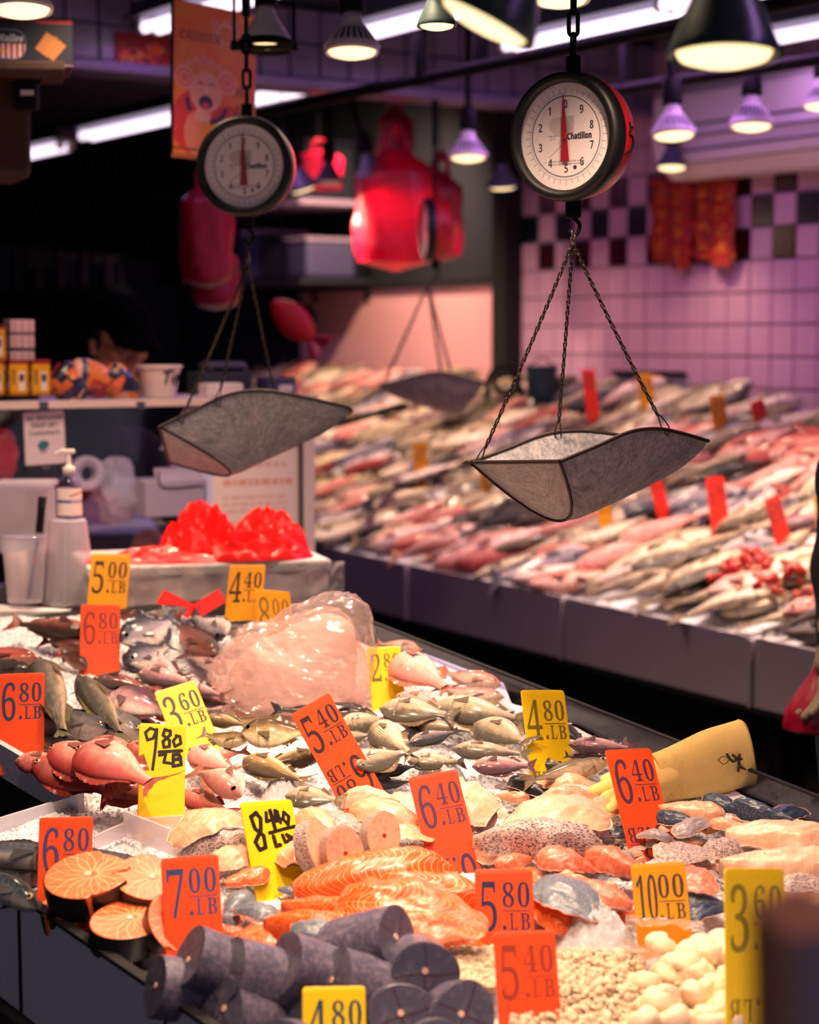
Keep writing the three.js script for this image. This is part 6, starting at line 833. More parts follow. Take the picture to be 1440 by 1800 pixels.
{ // cashier, bent over the counter
  const t = thing('person', 'cashier in a black cap and glasses looking down behind the glass counter', 'person'), hd = at(206, 603, 5.7), root = hd.clone().setY(0), yaw = 0.78;
  const L = (x, y, z) => V(x, y, z), H = hd.y;         // local: facing +z
  const neck = L(0, H - 0.2, -0.1), body = [[neck, 0.058, L(0, H - 0.3, -0.13), 0.085], [L(0.17, H - 0.33, -0.14), 0.07, L(-0.17, H - 0.33, -0.14), 0.07], [L(0, H - 0.36, -0.13), 0.13, L(0, H - 0.6, -0.17), 0.135], [L(0.07, H - 0.45, -0.13), 0.1, L(0.06, H - 0.72, -0.18), 0.1], [L(-0.07, H - 0.45, -0.13), 0.1, L(-0.06, H - 0.72, -0.18), 0.1], [L(0.09, H - 0.8, -0.18), 0.115, L(0.1, 0.48, -0.17), 0.065], [L(-0.09, H - 0.8, -0.18), 0.115, L(-0.1, 0.48, -0.17), 0.065], [L(0.1, 0.48, -0.17), 0.062, L(0.1, 0.09, -0.19), 0.045], [L(-0.1, 0.48, -0.17), 0.062, L(-0.1, 0.09, -0.19), 0.045], [L(0.1, 0.05, -0.19), 0.045, L(0.11, 0.04, -0.05), 0.036], [L(-0.1, 0.05, -0.19), 0.045, L(-0.11, 0.04, -0.05), 0.036],
    [L(0.2, H - 0.35, -0.13), 0.058, L(0.25, H - 0.6, 0.0), 0.045], [L(-0.2, H - 0.35, -0.13), 0.058, L(-0.25, H - 0.6, 0.0), 0.045], [L(0.25, H - 0.6, 0.0), 0.043, L(0.12, H - 0.56, 0.2), 0.03], [L(-0.25, H - 0.6, 0.0), 0.043, L(-0.1, H - 0.58, 0.2), 0.03]];
  const bodyMesh = mk('body', blob(body, 0.014, 0.04), M.blackCloth, t); const hands = mk('hands', merge([blob(handBones(L(0.12, H - 0.56, 0.2), V(-0.5, -0.2, 1), V(0, 1, 0.2)), 0.0045, 0.006), blob(handBones(L(-0.1, H - 0.58, 0.2), V(0.4, -0.2, 1), V(0, 1, 0.2)), 0.0045, 0.006)]), M.skin, t);
  mk('apron', grid(30, 24, (u, v) => { const y = lerp(H - 0.42, 0.62, u), a = (v - 0.5) * 2.2, w = lerp(0.1, 0.21, sstep(u, 0, 0.35)), r = lerp(0.15, 0.17, u); return V(Math.sin(a) * w * 1.1, y, -0.14 + Math.cos(a) * r + 0.012 + 0.006 * Math.sin(v * 24) * u); }), new THREE.MeshStandardMaterial({ name: 'apronCloth', color: 0x9fb2c8, roughness: 0.8, side: THREE.DoubleSide }), t);
  const head = new THREE.Group(); head.name = 'head'; t.add(head); mk('face', headGeo(), M.skin, head); mk('hair', blob([[V(0, 0.03, -0.03), [0.083, 0.088, 0.09]], [V(0.07, -0.02, -0.03), [0.018, 0.06, 0.035]], [V(-0.07, -0.02, -0.03), [0.018, 0.06, 0.035]], [V(0, -0.04, -0.08), [0.07, 0.06, 0.035]]], 0.006, 0.02), M.hairBlack, head);
  mk('cap', merge([grid(16, 36, (u, v) => { const a = v * Math.PI * 2, b = u * Math.PI / 2; return V(Math.cos(a) * Math.sin(b) * 0.095, 0.05 + Math.cos(b) * 0.1, Math.sin(a) * Math.sin(b) * 0.112 - 0.012); }, true), grid(8, 20, (u, v) => { const a = (v - 0.5) * 2.3, r = 0.098 + u * 0.082; return V(Math.sin(a) * 0.095 * (1 - 0.1 * u), 0.052 - u * u * 0.02 + 0.012 * Math.cos(a) - 0.012 * u * Math.abs(Math.sin(a)), Math.cos(a) * r * 0.9 + 0.004 + u * 0.02); }), grid(8, 20, (u, v) => { const a = (v - 0.5) * 2.3, r = 0.098 + u * 0.082; return V(Math.sin(a) * 0.095 * (1 - 0.1 * u), 0.049 - u * u * 0.02 + 0.012 * Math.cos(a) - 0.012 * u * Math.abs(Math.sin(a)), Math.cos(a) * r * 0.9 + 0.004 + u * 0.02); })]), new THREE.MeshPhysicalMaterial({ name: 'capCloth', color: 0x020204, roughness: 1, specularIntensity: 0.1, side: THREE.DoubleSide }), head);
  const eyeW = new THREE.MeshStandardMaterial({ name: 'eyeWhite', color: 0xd8ccc4, roughness: 0.3 }); for (const s of [1, -1]) { mk('eye', new THREE.SphereGeometry(0.012, 16, 12).translate(s * 0.031, 0.01, 0.073), eyeW, head); mk('iris', new THREE.SphereGeometry(0.006, 12, 8).translate(s * 0.031, 0.004, 0.082), M.hairBlack, head); }
  const rims = []; for (const s of [1, -1]) { rims.push(new THREE.TorusGeometry(0.022, 0.0018, 8, 28).scale(1.15, 0.85, 1).translate(s * 0.032, 0.004, 0.1)); rims.push(rod(V(s * 0.058, 0.008, 0.098), V(s * 0.084, 0.006, -0.008), 0.0015, 6)); } rims.push(rod(V(0.008, 0.008, 0.101), V(-0.008, 0.008, 0.101), 0.0016, 6)); mk('glasses', merge(rims), M.rubber, head);
  mk('mouth', blob([[V(0.016, -0.056, 0.091), 0.0035, V(-0.016, -0.056, 0.091), 0.0035], [V(0.01, -0.06, 0.092), 0.004, V(-0.01, -0.06, 0.092), 0.004]], 0.0018, 0.004), M.lip, head);
  head.position.set(0, H, 0); head.rotation.x = 0.36; t.position.copy(root); t.rotation.y = yaw; t.translateX(0); 
}
{ // shopper at the frame edge
  const t = thing('person', 'shopper in dark clothes and a beige glove cut off by the frame edge', 'person'), s = at(1545, 860, 4.0), x0 = s.x, z0 = s.z, L = (x, y, z) => V(x0 + x, y, z0 + z);
  const arm = [[at(1490, 872, 4.0), 0.06, at(1475, 1000, 3.98), 0.05], [at(1475, 1000, 3.98), 0.05, at(1464, 1125, 3.93), 0.034]];
  const body = [[L(0.1, 1.52, 0), 0.055, L(0.1, 1.42, 0), 0.08], [L(-0.06, 1.38, 0), 0.07, L(0.27, 1.38, 0), 0.07], [L(0.1, 1.34, 0), 0.14, L(0.1, 1.0, 0), 0.15], [L(0.02, 1.3, 0), 0.1, L(0.03, 0.98, 0), 0.13], [L(0.18, 1.3, 0), 0.1, L(0.17, 0.98, 0), 0.13], ...arm, [L(0.3, 1.36, 0), 0.058, L(0.38, 1.1, 0), 0.048], [L(0.38, 1.1, 0), 0.046, L(0.36, 0.86, 0.08), 0.032]];
  mk('body', blob([...body, [L(0.02, 0.95, 0), 0.13, L(0.0, 0.5, 0.02), 0.075], [L(0.19, 0.95, 0), 0.13, L(0.2, 0.5, 0.02), 0.075], [L(0.0, 0.5, 0.02), 0.072, L(0.0, 0.09, -0.02), 0.05], [L(0.2, 0.5, 0.02), 0.072, L(0.2, 0.09, -0.02), 0.05], [L(0.0, 0.05, -0.04), 0.048, L(0.0, 0.04, 0.12), 0.038], [L(0.2, 0.05, -0.04), 0.048, L(0.2, 0.04, 0.12), 0.038]], 0.014, 0.04), M.blackCloth, t);
  mk('trousers', blob([[L(0.1, 0.9, 0), 0.15, L(0.1, 0.86, 0), 0.155], [L(0.01, 0.86, 0), 0.135, L(-0.005, 0.5, 0.02), 0.09], [L(0.19, 0.86, 0), 0.135, L(0.205, 0.5, 0.02), 0.09], [L(-0.005, 0.5, 0.02), 0.09, L(-0.005, 0.12, -0.02), 0.07], [L(0.205, 0.5, 0.02), 0.09, L(0.205, 0.12, -0.02), 0.07]], 0.014, 0.03), M.denim, t);
  mk('gloved_hand', blob([...handBones(at(1466, 1122, 3.93), V(-0.25, -1, 0.1), V(0.3, 0, 1), 1.05), [at(1468, 1100, 3.93), 0.036, at(1466, 1126, 3.93), 0.034]], 0.0045, 0.007), M.beigeGlove, t);
  const hd = L(0.1, 1.66, 0.0), head = new THREE.Group(); head.name = 'head'; t.add(head); mk('face', headGeo(), M.skin, head); mk('hair', blob([[V(0, 0.04, -0.03), [0.086, 0.09, 0.092]], [V(0, -0.04, -0.08), [0.075, 0.07, 0.035]]], 0.006, 0.02), M.hairBlack, head); head.position.copy(hd); head.rotation.y = Math.PI + 0.4;
  mk('other_hand', blob(handBones(L(0.36, 0.86, 0.08), V(0, -1, 0.15), V(-0.3, 0, 1)), 0.0045, 0.006), M.skin, t);
  const b = thing('shopping_bag', 'red bag held by the shopper at the frame edge', 'bag'), c = at(1432, 1216, 3.95); mk('sack', toCreasedNormals(grid(24, 36, (u, v) => { const a = v * Math.PI * 2, q = 1 + 0.15 * fbm(Math.cos(a) * 2, u * 4, Math.sin(a) * 2, 3), w = lerp(0.012, 0.075, sstep(u, 0, 0.8)) * (u > 0.95 ? 1 - (u - 0.95) * 16 : 1); return V(Math.cos(a) * w * q, 0.07 - u * 0.16, Math.sin(a) * w * 0.6 * q); }), 0.6), M.redBag, b); mk('handle', tube([V(0, 0.06, 0), V(0.012, 0.09, 0), V(0.024, 0.105, 0.0)], 0.006, 16), M.redBag, b); b.position.copy(c).add(V(0.012, 0.0, 0));
}

// ---------------------------------------------------------------- the cashier's glass counter
const CP0 = at(0, 706, 4.7), CX = NX.clone().negate(), CTOP = CP0.y;
const cp = (s, y, d = 0) => CP0.clone().setY(y).addScaledVector(CX, s).addScaledVector(AX, d);
const casePlane = new THREE.Plane().setFromNormalAndCoplanarPoint(AX, CP0);
const cpix = (px, py, d = 0) => { const q = hit(px, py, new THREE.Plane().setFromNormalAndCoplanarPoint(AX, CP0.clone().addScaledVector(AX, d))); return { s: q.clone().sub(CP0).dot(CX), y: q.y, p: q }; };
const cq = new THREE.Quaternion().setFromRotationMatrix(new THREE.Matrix4().makeBasis(CX, UP, AX.clone().negate()));   // faces the street
std('shelfEdge', { color: 0xd8c4c0, roughness: 0.4 }); std('warmWhite', { color: 0xe8d8d4, roughness: 0.6 });
{
  const t = thing('glass_counter', 'glass-fronted cashier counter with a pale top shelf and a white corner post', 'counter'), s1 = cpix(541, 800).s;
  mk('top_shelf', sheet([cp(-0.7, CTOP, 0.4), cp(s1 + 0.02, CTOP, 0.4), cp(s1 + 0.02, CTOP, -0.02), cp(-0.7, CTOP, -0.02)].reverse(), 0.012), M.shelfGlass = new THREE.MeshPhysicalMaterial({ name: 'shelfGlass', color: 0xf4ecf0, roughness: 0.3, transmission: 0.9, thickness: 0 }), t); mk('shelf_strip', bar(cp(-0.7, CTOP - 0.009, -0.022), cp(s1 + 0.02, CTOP - 0.009, -0.022), 0.008, 0.02), M.shelfEdge, t);
  mk('front_pane', sheet([cp(-0.7, 0.98, 0), cp(s1, 0.98, 0), cp(s1, CTOP - 0.02, 0), cp(-0.7, CTOP - 0.02, 0)], 0.0006), M.caseGlass, t);
  mk('corner_post', bar(cp(s1, 0.4, 0.01), cp(s1, CTOP, 0.01), 0.045, 0.035, CX), M.warmWhite, t); mk('post_groove', bar(cp(s1 - 0.028, 0.95, -0.004), cp(s1 - 0.028, CTOP - 0.02, -0.004), 0.016, 0.01, CX), M.fixture, t);
  mk('deck', sheet([cp(-0.7, 0.98, 0.55), cp(s1, 0.98, 0.55), cp(s1, 0.98, 0), cp(-0.7, 0.98, 0)].reverse(), 0.03), M.warmWhite, t); mk('front_board', sheet([cp(-0.7, 0, 0.02), cp(s1, 0, 0.02), cp(s1, 0.96, 0.02), cp(-0.7, 0.96, 0.02)], 0.02), M.darkPaint, t); mk('side_board', sheet([cp(s1, 0, 0.02), cp(s1, 0, 0.6), cp(s1, 0.97, 0.6), cp(s1, 0.97, 0.02)], 0.02), M.darkPaint, t);
  for (const [px, k] of [[70, 0], [240, 1], [425, 2]]) { const c = cpix(px, 712); mk('edge_clip', bar(cp(c.s - 0.012, c.y, -0.024), cp(c.s + 0.012, c.y, -0.024), 0.008, 0.02), M.fixture, t); }
}
const flat = (name, label, cat, x0, y0, x1, y1, d, draw, W = 256, H = 256, rot = 0, thick = 0.0015) => {   // print on paper standing parallel to the counter front
  const a = cpix(x0, y0, d), b = cpix(x1, y1, d), w = b.s - a.s, h = a.y - b.y, g = rbox(w, h, thick, 0.0005), uv = g.attributes.uv, p = g.attributes.position; for (let i = 0; i < uv.count; i++) uv.setXY(i, p.getX(i) / w + 0.5, p.getY(i) / h + 0.5);
  const m = single(name, g, new THREE.MeshStandardMaterial({ name: 'print', roughness: 0.7, map: canvas(W, H, draw) }), label, cat); m.position.copy(a.p).add(b.p).multiplyScalar(0.5); m.quaternion.copy(cq); m.rotateZ(rot); return m;
};
flat('counter_sign', 'small sign welcoming benefit card customers taped to the counter glass', 'sign', 42, 724, 115, 826, -0.004, (g, W, H) => { g.fillStyle = '#cfc2cc'; g.fillRect(0, 0, W, H); g.fillStyle = '#10141e'; g.textAlign = 'center'; g.font = 'bold 44px sans-serif'; g.fillText('We Welcome', W / 2, 58); g.fillText('SNAP EBT', W / 2, 108); g.fillText('Customers', W / 2, 158); g.fillStyle = '#1d6a78'; g.beginPath(); g.ellipse(W * 0.46, 226, 44, 30, -0.2, 0, 7); g.fill(); g.fillStyle = '#16323c'; g.font = 'bold 34px sans-serif'; g.fillText('EBT', W * 0.46, 280); g.fillStyle = '#141a26'; g.fillRect(0, H - 44, W, 44); g.fillStyle = '#9aa0aa'; g.font = '22px sans-serif'; g.fillText('SNAP', W / 2, H - 14); }, 300, 400, 0.03);
flat('paper_notice', 'white paper notice with pinkish print behind the smaller scale pan', 'notice', 373, 790, 527, 935, -0.004, (g, W, H) => { g.fillStyle = '#f2e2da'; g.fillRect(0, 0, W, H); g.fillStyle = '#d9907c'; for (let i = 0; i < 3; i++) g.fillRect(60, 60 + i * 60, W - 120, 0); g.globalAlpha = 0.55; const r = rng(2); for (const [y, h, c] of [[70, 22, '#c9a090'], [150, 30, '#d87860'], [230, 16, '#d8a090'], [262, 16, '#d8a090'], [294, 16, '#d8a090'], [350, 18, '#d8b0a0']]) { g.fillStyle = c; let x = 50; while (x < W - 70) { const w = 12 + r() * 34; g.fillRect(x, y, w, h); x += w + 9; } } }, 420, 420, -0.01);
{ // goods on the top shelf
  const box = (px, py, w, h, d, m, name, label, cat, dz = 0.06, extra) => { const c = cpix(px, py, dz), t = thing(name, label, cat[0], cat[1]); mk('box_body', new RoundedBoxGeometry(w, h, d, 2, 0.003).translate(0, h / 2, 0), m, t); if (extra) extra(t, w, h, d); t.position.copy(c.p).setY(Math.max(CTOP + 0.001, c.y)); t.quaternion.copy(cq); return t; };
  const tin = canvas(128, 256, (g, W, H) => { g.fillStyle = '#e2a31a'; g.fillRect(0, 0, W, H); g.fillStyle = '#2a2410'; g.fillRect(18, 50, 12, 120); g.fillStyle = '#ece2dc'; g.fillRect(60, 70, 44, 150); g.fillStyle = '#28304a'; g.fillRect(66, 90, 32, 60); g.fillStyle = '#c77f10'; g.fillRect(0, 228, W, 28); }); M.tin = new THREE.MeshStandardMaterial({ name: 'tin', map: tin, roughness: 0.4 }); std('tinRed', { color: 0x8e0f1c, roughness: 0.4 });
  const lid = (t, w, h, d) => mk('lid', new RoundedBoxGeometry(w * 1.03, 0.012, d * 1.03, 2, 0.003).translate(0, h, 0), M.tinRed, t);
  const tinAt = (px, py, label) => box(px, py, 0.048, 0.083, 0.034, M.tin, 'spice_tin', label, ['tin', 'yellow tins with red lids'], 0.04, lid);
  tinAt(-12, 695, 'yellow tin with a red lid, cut by the frame edge'); tinAt(30, 695, 'yellow tin with a red lid below the stack of white boxes'); tinAt(69, 695, 'yellow tin with a red lid beside the snack bags'); tinAt(-10, 634, 'yellow tin standing on top of another tin');
  M.pinkBox = new THREE.MeshStandardMaterial({ name: 'pinkBox', roughness: 0.6, map: canvas(128, 64, (g, W, H) => { g.fillStyle = '#e8c4c4'; g.fillRect(0, 0, W, H); g.fillStyle = '#b88a98'; for (let i = 0; i < 3; i++) for (let k = 0; k < 9; k++) g.fillRect(10 + i * 40, 8 + k * 6, 24, 3); g.fillStyle = '#3c4470'; g.fillRect(0, 58, W, 6); }) });
  [['lowest', 630], ['middle', 602], ['topmost', 575]].forEach(([w, y]) => { const c = cpix(33, y, 0.12), t = thing('medicine_box', `small pink-white box, ${w} of the stack of three behind the yellow tins`, 'box', 'stack of small pink-white boxes'); mk('box_body', new RoundedBoxGeometry(0.064, 0.036, 0.05, 2, 0.002), M.pinkBox, t); mk('side_label', new THREE.BoxGeometry(0.001, 0.034, 0.048).translate(0.0326, 0, 0), M.tinRed, t); t.position.copy(c.p); t.position.y = c.y + 0.001; t.quaternion.copy(cq); });
  box(30, 640, 0.1, 0.083, 0.05, M.binDark, 'cardboard_tray', 'dark tray carrying the stack of pink-white boxes', ['tray'], 0.13, (t, w, h, d) => mk('tray_edge', new RoundedBoxGeometry(w * 1.02, 0.008, d * 1.02, 1, 0.002).translate(0, h - 0.004, 0), M.shelfEdge, t)).position.y = CTOP + 0.001;
  const bagTex = (cols, sd) => new THREE.MeshPhysicalMaterial({ name: 'snack_print', roughness: 0.3, clearcoat: 0.4, map: canvas(256, 256, (g, W, H) => { const r = rng(sd); g.fillStyle = cols[0]; g.fillRect(0, 0, W, H); for (let i = 0; i < 16; i++) { g.fillStyle = cols[Math.floor(r() * cols.length)]; g.save(); g.translate(r() * W, r() * H); g.rotate(r() * 3); g.fillRect(-70, -12, 140, 24 + r() * 22); g.restore(); } }) });
  const snack = (px, py, w, h, rot, cols, sd, label) => { const c = cpix(px, py, 0.03), t = thing('snack_bag', label, 'snack bag', 'crumpled snack bags on the top shelf'); mk('pouch', grid(22, 22, (u, v) => { const a = v * Math.PI * 2, b = u * Math.PI, k = Math.pow(Math.sin(b), 0.5); return V(Math.cos(a) * k * w / 2 * (1 + 0.1 * fbm(Math.cos(a) * 2, u * 3, sd)), Math.cos(b) * h / 2, Math.sin(a) * k * 0.035 * (1 + 0.5 * fbm(Math.cos(a) * 3, u * 5, sd + 2))); }, true), bagTex(cols, sd), t); for (const s of [1, -1]) mk('crimped_end', new RoundedBoxGeometry(w * 0.5, 0.012, 0.004, 1, 0.0015).translate(0, s * h / 2, 0), M.tinRed, t); t.position.copy(c.p).setY(Math.max(c.y, CTOP + 0.03)); t.quaternion.copy(cq); t.rotateZ(rot); };
  snack(122, 674, 0.1, 0.1, 0.9, ['#101a30', '#1c2a58', '#e8b0a0', '#d86a2a'], 3, 'dark blue snack bag beside the yellow tins'); snack(160, 664, 0.09, 0.12, 1.2, ['#d87838', '#e8b0a8', '#20305c', '#b8302c'], 5, 'pink and orange snack bag in the middle of the shelf'); snack(212, 674, 0.085, 0.11, 0.8, ['#e08a20', '#182440', '#e87048', '#d8a8a0'], 7, 'orange snack bag next to the tip tub');
  { const c = cpix(280, 696, 0.05), t = thing('tip_tub', 'white tapered tub marked tip in black handwriting', 'tub'), r0 = 0.042, r1 = 0.058, h = 0.085; mk('tub_wall', lathe([[0, 0.002], [r0 * 0.97, 0], [r0, 0.003], [r1, h], [r1 * 1.05, h], [r1 * 1.06, h - 0.006], [r1 * 1.02, h - 0.007], [r1 - 0.003, h - 0.008], [r0 - 0.003, 0.005], [0, 0.005]], 40), M.warmWhite, t);
    const wr = (x, y) => { const a = -x / 0.05, r = lerp(r0, r1, y / h) + 0.0012; return V(Math.sin(-a) * r, y, Math.cos(a) * r); }, k = (pts) => tube(pts.map(([x, y]) => wr(x, y)), 0.0028, 20, 6); mk('handwriting', merge([k([[-0.012, 0.066], [0.006, 0.07], [0.014, 0.07]]), k([[0.0, 0.068], [-0.003, 0.05], [-0.006, 0.036]]), k([[0.016, 0.058], [0.014, 0.04]]), k([[0.026, 0.03], [0.03, 0.058], [0.04, 0.06], [0.042, 0.048], [0.032, 0.044]]), k([[0.016, 0.067], [0.0165, 0.069]])]), M.rubber, t); t.position.copy(c.p).setY(CTOP + 0.001); t.quaternion.copy(cq); }
  std('terminal', { color: 0x3e4a4c, roughness: 0.45 }); std('tealDim', { color: 0x2a5a68, roughness: 0.5 });
  box(386, 700, 0.15, 0.062, 0.1, M.terminal, 'card_terminal', 'rounded grey card terminal on the top shelf', ['terminal'], 0.2, (t, w, h, d) => { mk('hood', new RoundedBoxGeometry(w * 0.86, 0.034, d * 0.7, 4, 0.016).translate(0.01, h + 0.012, 0), M.terminal, t); mk('slot', new RoundedBoxGeometry(w * 0.6, 0.006, 0.004, 1, 0.001).translate(0.01, h + 0.01, d * 0.36), M.rubber, t); });
  box(388, 700, 0.105, 0.034, 0.06, M.warmWhite, 'receipt_pad', 'small pinkish receipt pad before the card terminal', ['pad'], 0.05, (t, w, h, d) => mk('top_sheet', new THREE.BoxGeometry(w * 0.94, 0.002, d * 0.9).translate(0, h + 0.001, 0), M.whitePaper, t));
  box(486, 700, 0.085, 0.05, 0.07, M.binPurple, 'card_reader', 'small purple-lit reader next to the receipt pad', ['card reader'], 0.08, (t, w, h, d) => mk('screen', new RoundedBoxGeometry(w * 0.5, 0.018, 0.003, 1, 0.001).translate(0.01, h * 0.4, d / 2), M.whitePaper, t));
  { const c0 = cpix(318, 700, 0.0), c1 = cpix(478, 700, 0.0); single('film_strip', grid(10, 60, (u, v) => cp(lerp(c0.s, c1.s, v), CTOP + 0.002 + 0.012 * Math.abs(fbm(v * 20, u * 3, 1, 3)) * 2, -0.02 + u * 0.08)), M.film, 'crumpled clear film lying along the edge of the top shelf', 'plastic film'); }
}
{ // things behind and before the counter glass
  const deck = 0.983;
  const bag = (px, py, w, h, dz, m, sd, name, label, cat) => { const c = cpix(px, py, dz), t = single(name, toCreasedNormals(grid(28, 34, (u, v) => { const a = v * Math.PI * 2, b = u * Math.PI, q = 1 + 0.3 * fbm(Math.cos(a) * 2 + sd, Math.cos(b) * 3, Math.sin(a) * 2, 3), k = Math.pow(Math.sin(b), 0.75); return V(Math.cos(a) * k * w / 2 * q, (Math.cos(b) * q) * h / 2, Math.sin(a) * k * w * 0.35 * q); }), 0.6), m, label, cat); t.position.copy(c.p); t.quaternion.copy(cq); return t; };
  bag(204, 862, 0.12, 0.17, 0.12, M.whitePlastic, 3, 'white_bag', 'bright crumpled white bag behind the counter glass', 'bag'); bag(4, 800, 0.08, 0.13, 0.12, M.redBagBright, 5, 'red_bundle', 'blurred red bundle behind the glass at the frame edge', 'bundle'); bag(16, 880, 0.09, 0.1, 0.06, M.film, 7, 'film_bundle', 'pinkish crumpled film bundle at the frame edge', 'plastic film');
  { const c = cpix(152, 832, 0.06), t = thing('tape_roll', 'white tape roll standing behind the soap bottle', 'tape roll'); mk('roll', lathe([[0.022, -0.012], [0.045, -0.012], [0.046, 0], [0.045, 0.012], [0.022, 0.012], [0.022, -0.012]], 40).rotateX(Math.PI / 2), M.warmWhite, t); mk('core', lathe([[0.019, -0.0125], [0.022, -0.0125], [0.022, 0.0125], [0.019, 0.0125], [0.019, -0.0125]], 40).rotateX(Math.PI / 2), M.shelfEdge, t); t.position.copy(c.p); t.quaternion.copy(cq); }
  { const c = cpix(292, 905, 0.1), t = thing('flap_carton', 'pinkish white carton with an open hinged flap', 'carton'); mk('carton_body', new RoundedBoxGeometry(0.18, 0.1, 0.12, 2, 0.004).translate(0, 0.05, 0), M.warmWhite, t); mk('flap', new RoundedBoxGeometry(0.14, 0.05, 0.004, 1, 0.0015).rotateX(-0.35).translate(0.015, 0.108, 0.05), M.warmWhite, t); mk('teal_side', new RoundedBoxGeometry(0.006, 0.1, 0.11, 1, 0.002).translate(0.092, 0.045, 0), M.tealDim, t); mk('flap_line', tube([V(-0.05, 0.125, 0.062), V(-0.045, 0.085, 0.062), V(0.08, 0.08, 0.062)], 0.0022, 20, 6), M.rubber, t); t.position.copy(c.p); t.quaternion.copy(cq); t.scale.setScalar(0.98); }
  single('acrylic_sheet', sheet([cpix(280, 792, 0.02).p, cpix(376, 776, 0.02).p, cpix(388, 712, 0.02).p, cpix(326, 718, 0.02).p], 0.002), M.frosted, 'slanted clear plastic panel behind the counter glass', 'panel');
  // foam box with a red bag on it
  const A = at(160, 986, 4.3), B = at(578, 998, 4.46), X = B.clone().sub(A).setY(0).normalize(), Dp = UP.clone().cross(X); if (Dp.z > 0) Dp.negate(); const W = A.distanceTo(B), fm = new THREE.Matrix4().makeBasis(X, UP, Dp.clone().negate()).setPosition(A.clone().add(B).multiplyScalar(0.5));
  const f = thing('foam_box', 'white foam box closing the far end of the fish table under the red bag', 'foam box'); mk('box_body', rbox(W, 0.2, 0.34, 0.012, 0, -0.1, -0.17), M.foam, f); mk('lid_edge', rbox(W + 0.012, 0.03, 0.352, 0.008, 0, -0.012, -0.17), M.foam, f); mk('side_film', grid(14, 20, (u, v) => V(W / 2 - 0.05 + v * 0.09, -0.005 - u * 0.12, 0.006 + 0.014 * fbm(u * 6, v * 6, 3, 3) - v * 0.02)), M.film, f); mk('front_film', grid(16, 50, (u, v) => V((v - 0.5) * W * 0.99, 0.004 - u * 0.15, 0.006 + 0.012 * fbm(u * 3, v * 9, 1, 3))), M.film, f); f.applyMatrix4(fm); f.updateMatrixWorld(true);
  const heap = (cx, cz, w, h, d, sd) => toCreasedNormals(grid(26, 60, (u, v) => { const a = v * Math.PI * 2, rad = u, rid = 0.72 + 0.5 * (0.5 - Math.abs(n3(Math.cos(a) * 2.4 * u + sd, Math.sin(a) * 2.4 * u, sd)) * 2) + 0.3 * (0.4 - Math.abs(n3(Math.cos(a) * 5 * u + sd, Math.sin(a) * 5 * u, sd)) * 2), y = h * Math.pow(1 - u * u, 0.6) * rid; return V(cx + Math.cos(a) * w / 2 * rad * (1 + 0.18 * n3(Math.cos(a) * 2 + sd, Math.sin(a) * 2, 1)), Math.max(0.001, y), cz + Math.sin(a) * d / 2 * rad); }), 0.5);
  const rb = thing('red_bag', 'bright red crumpled plastic bag lying on the white foam box', 'bag'); mk('big_fold', heap(0.0, -0.14, 0.2, 0.125, 0.26, 2), M.redBagBright, rb); mk('side_fold', heap(0.16, -0.13, 0.2, 0.11, 0.24, 6), M.redBagBright, rb); mk('flat_part', heap(-0.02, -0.08, W * 0.98, 0.036, 0.16, 9), M.redBagBright, rb); mk('near_fold', heap(0.1, -0.05, 0.3, 0.06, 0.12, 12), M.redBagBright, rb); rb.applyMatrix4(fm); rb.position.y += 0.004;
  const cards = [[284, 1070, 336, 1054, 0.45], [346, 1070, 392, 1050, -0.62]]; cards.forEach(([x0, y0, x1, y1, r], i) => { const a = at(x0, y0, 4.08), b = at(x1, y1, 4.08), m = single('blank_tag', rbox(i ? 0.066 : 0.078, 0.034, 0.0022, 0.0008), M.redBagBright, ['blank red tag lying flat against the foam box', 'blank red tag propped like a tent beside the amber 4.40 tag'][i], 'price tag'); m.position.copy(a).lerp(b, 0.5); m.rotation.set(-0.5, 0.1, -r); });
}
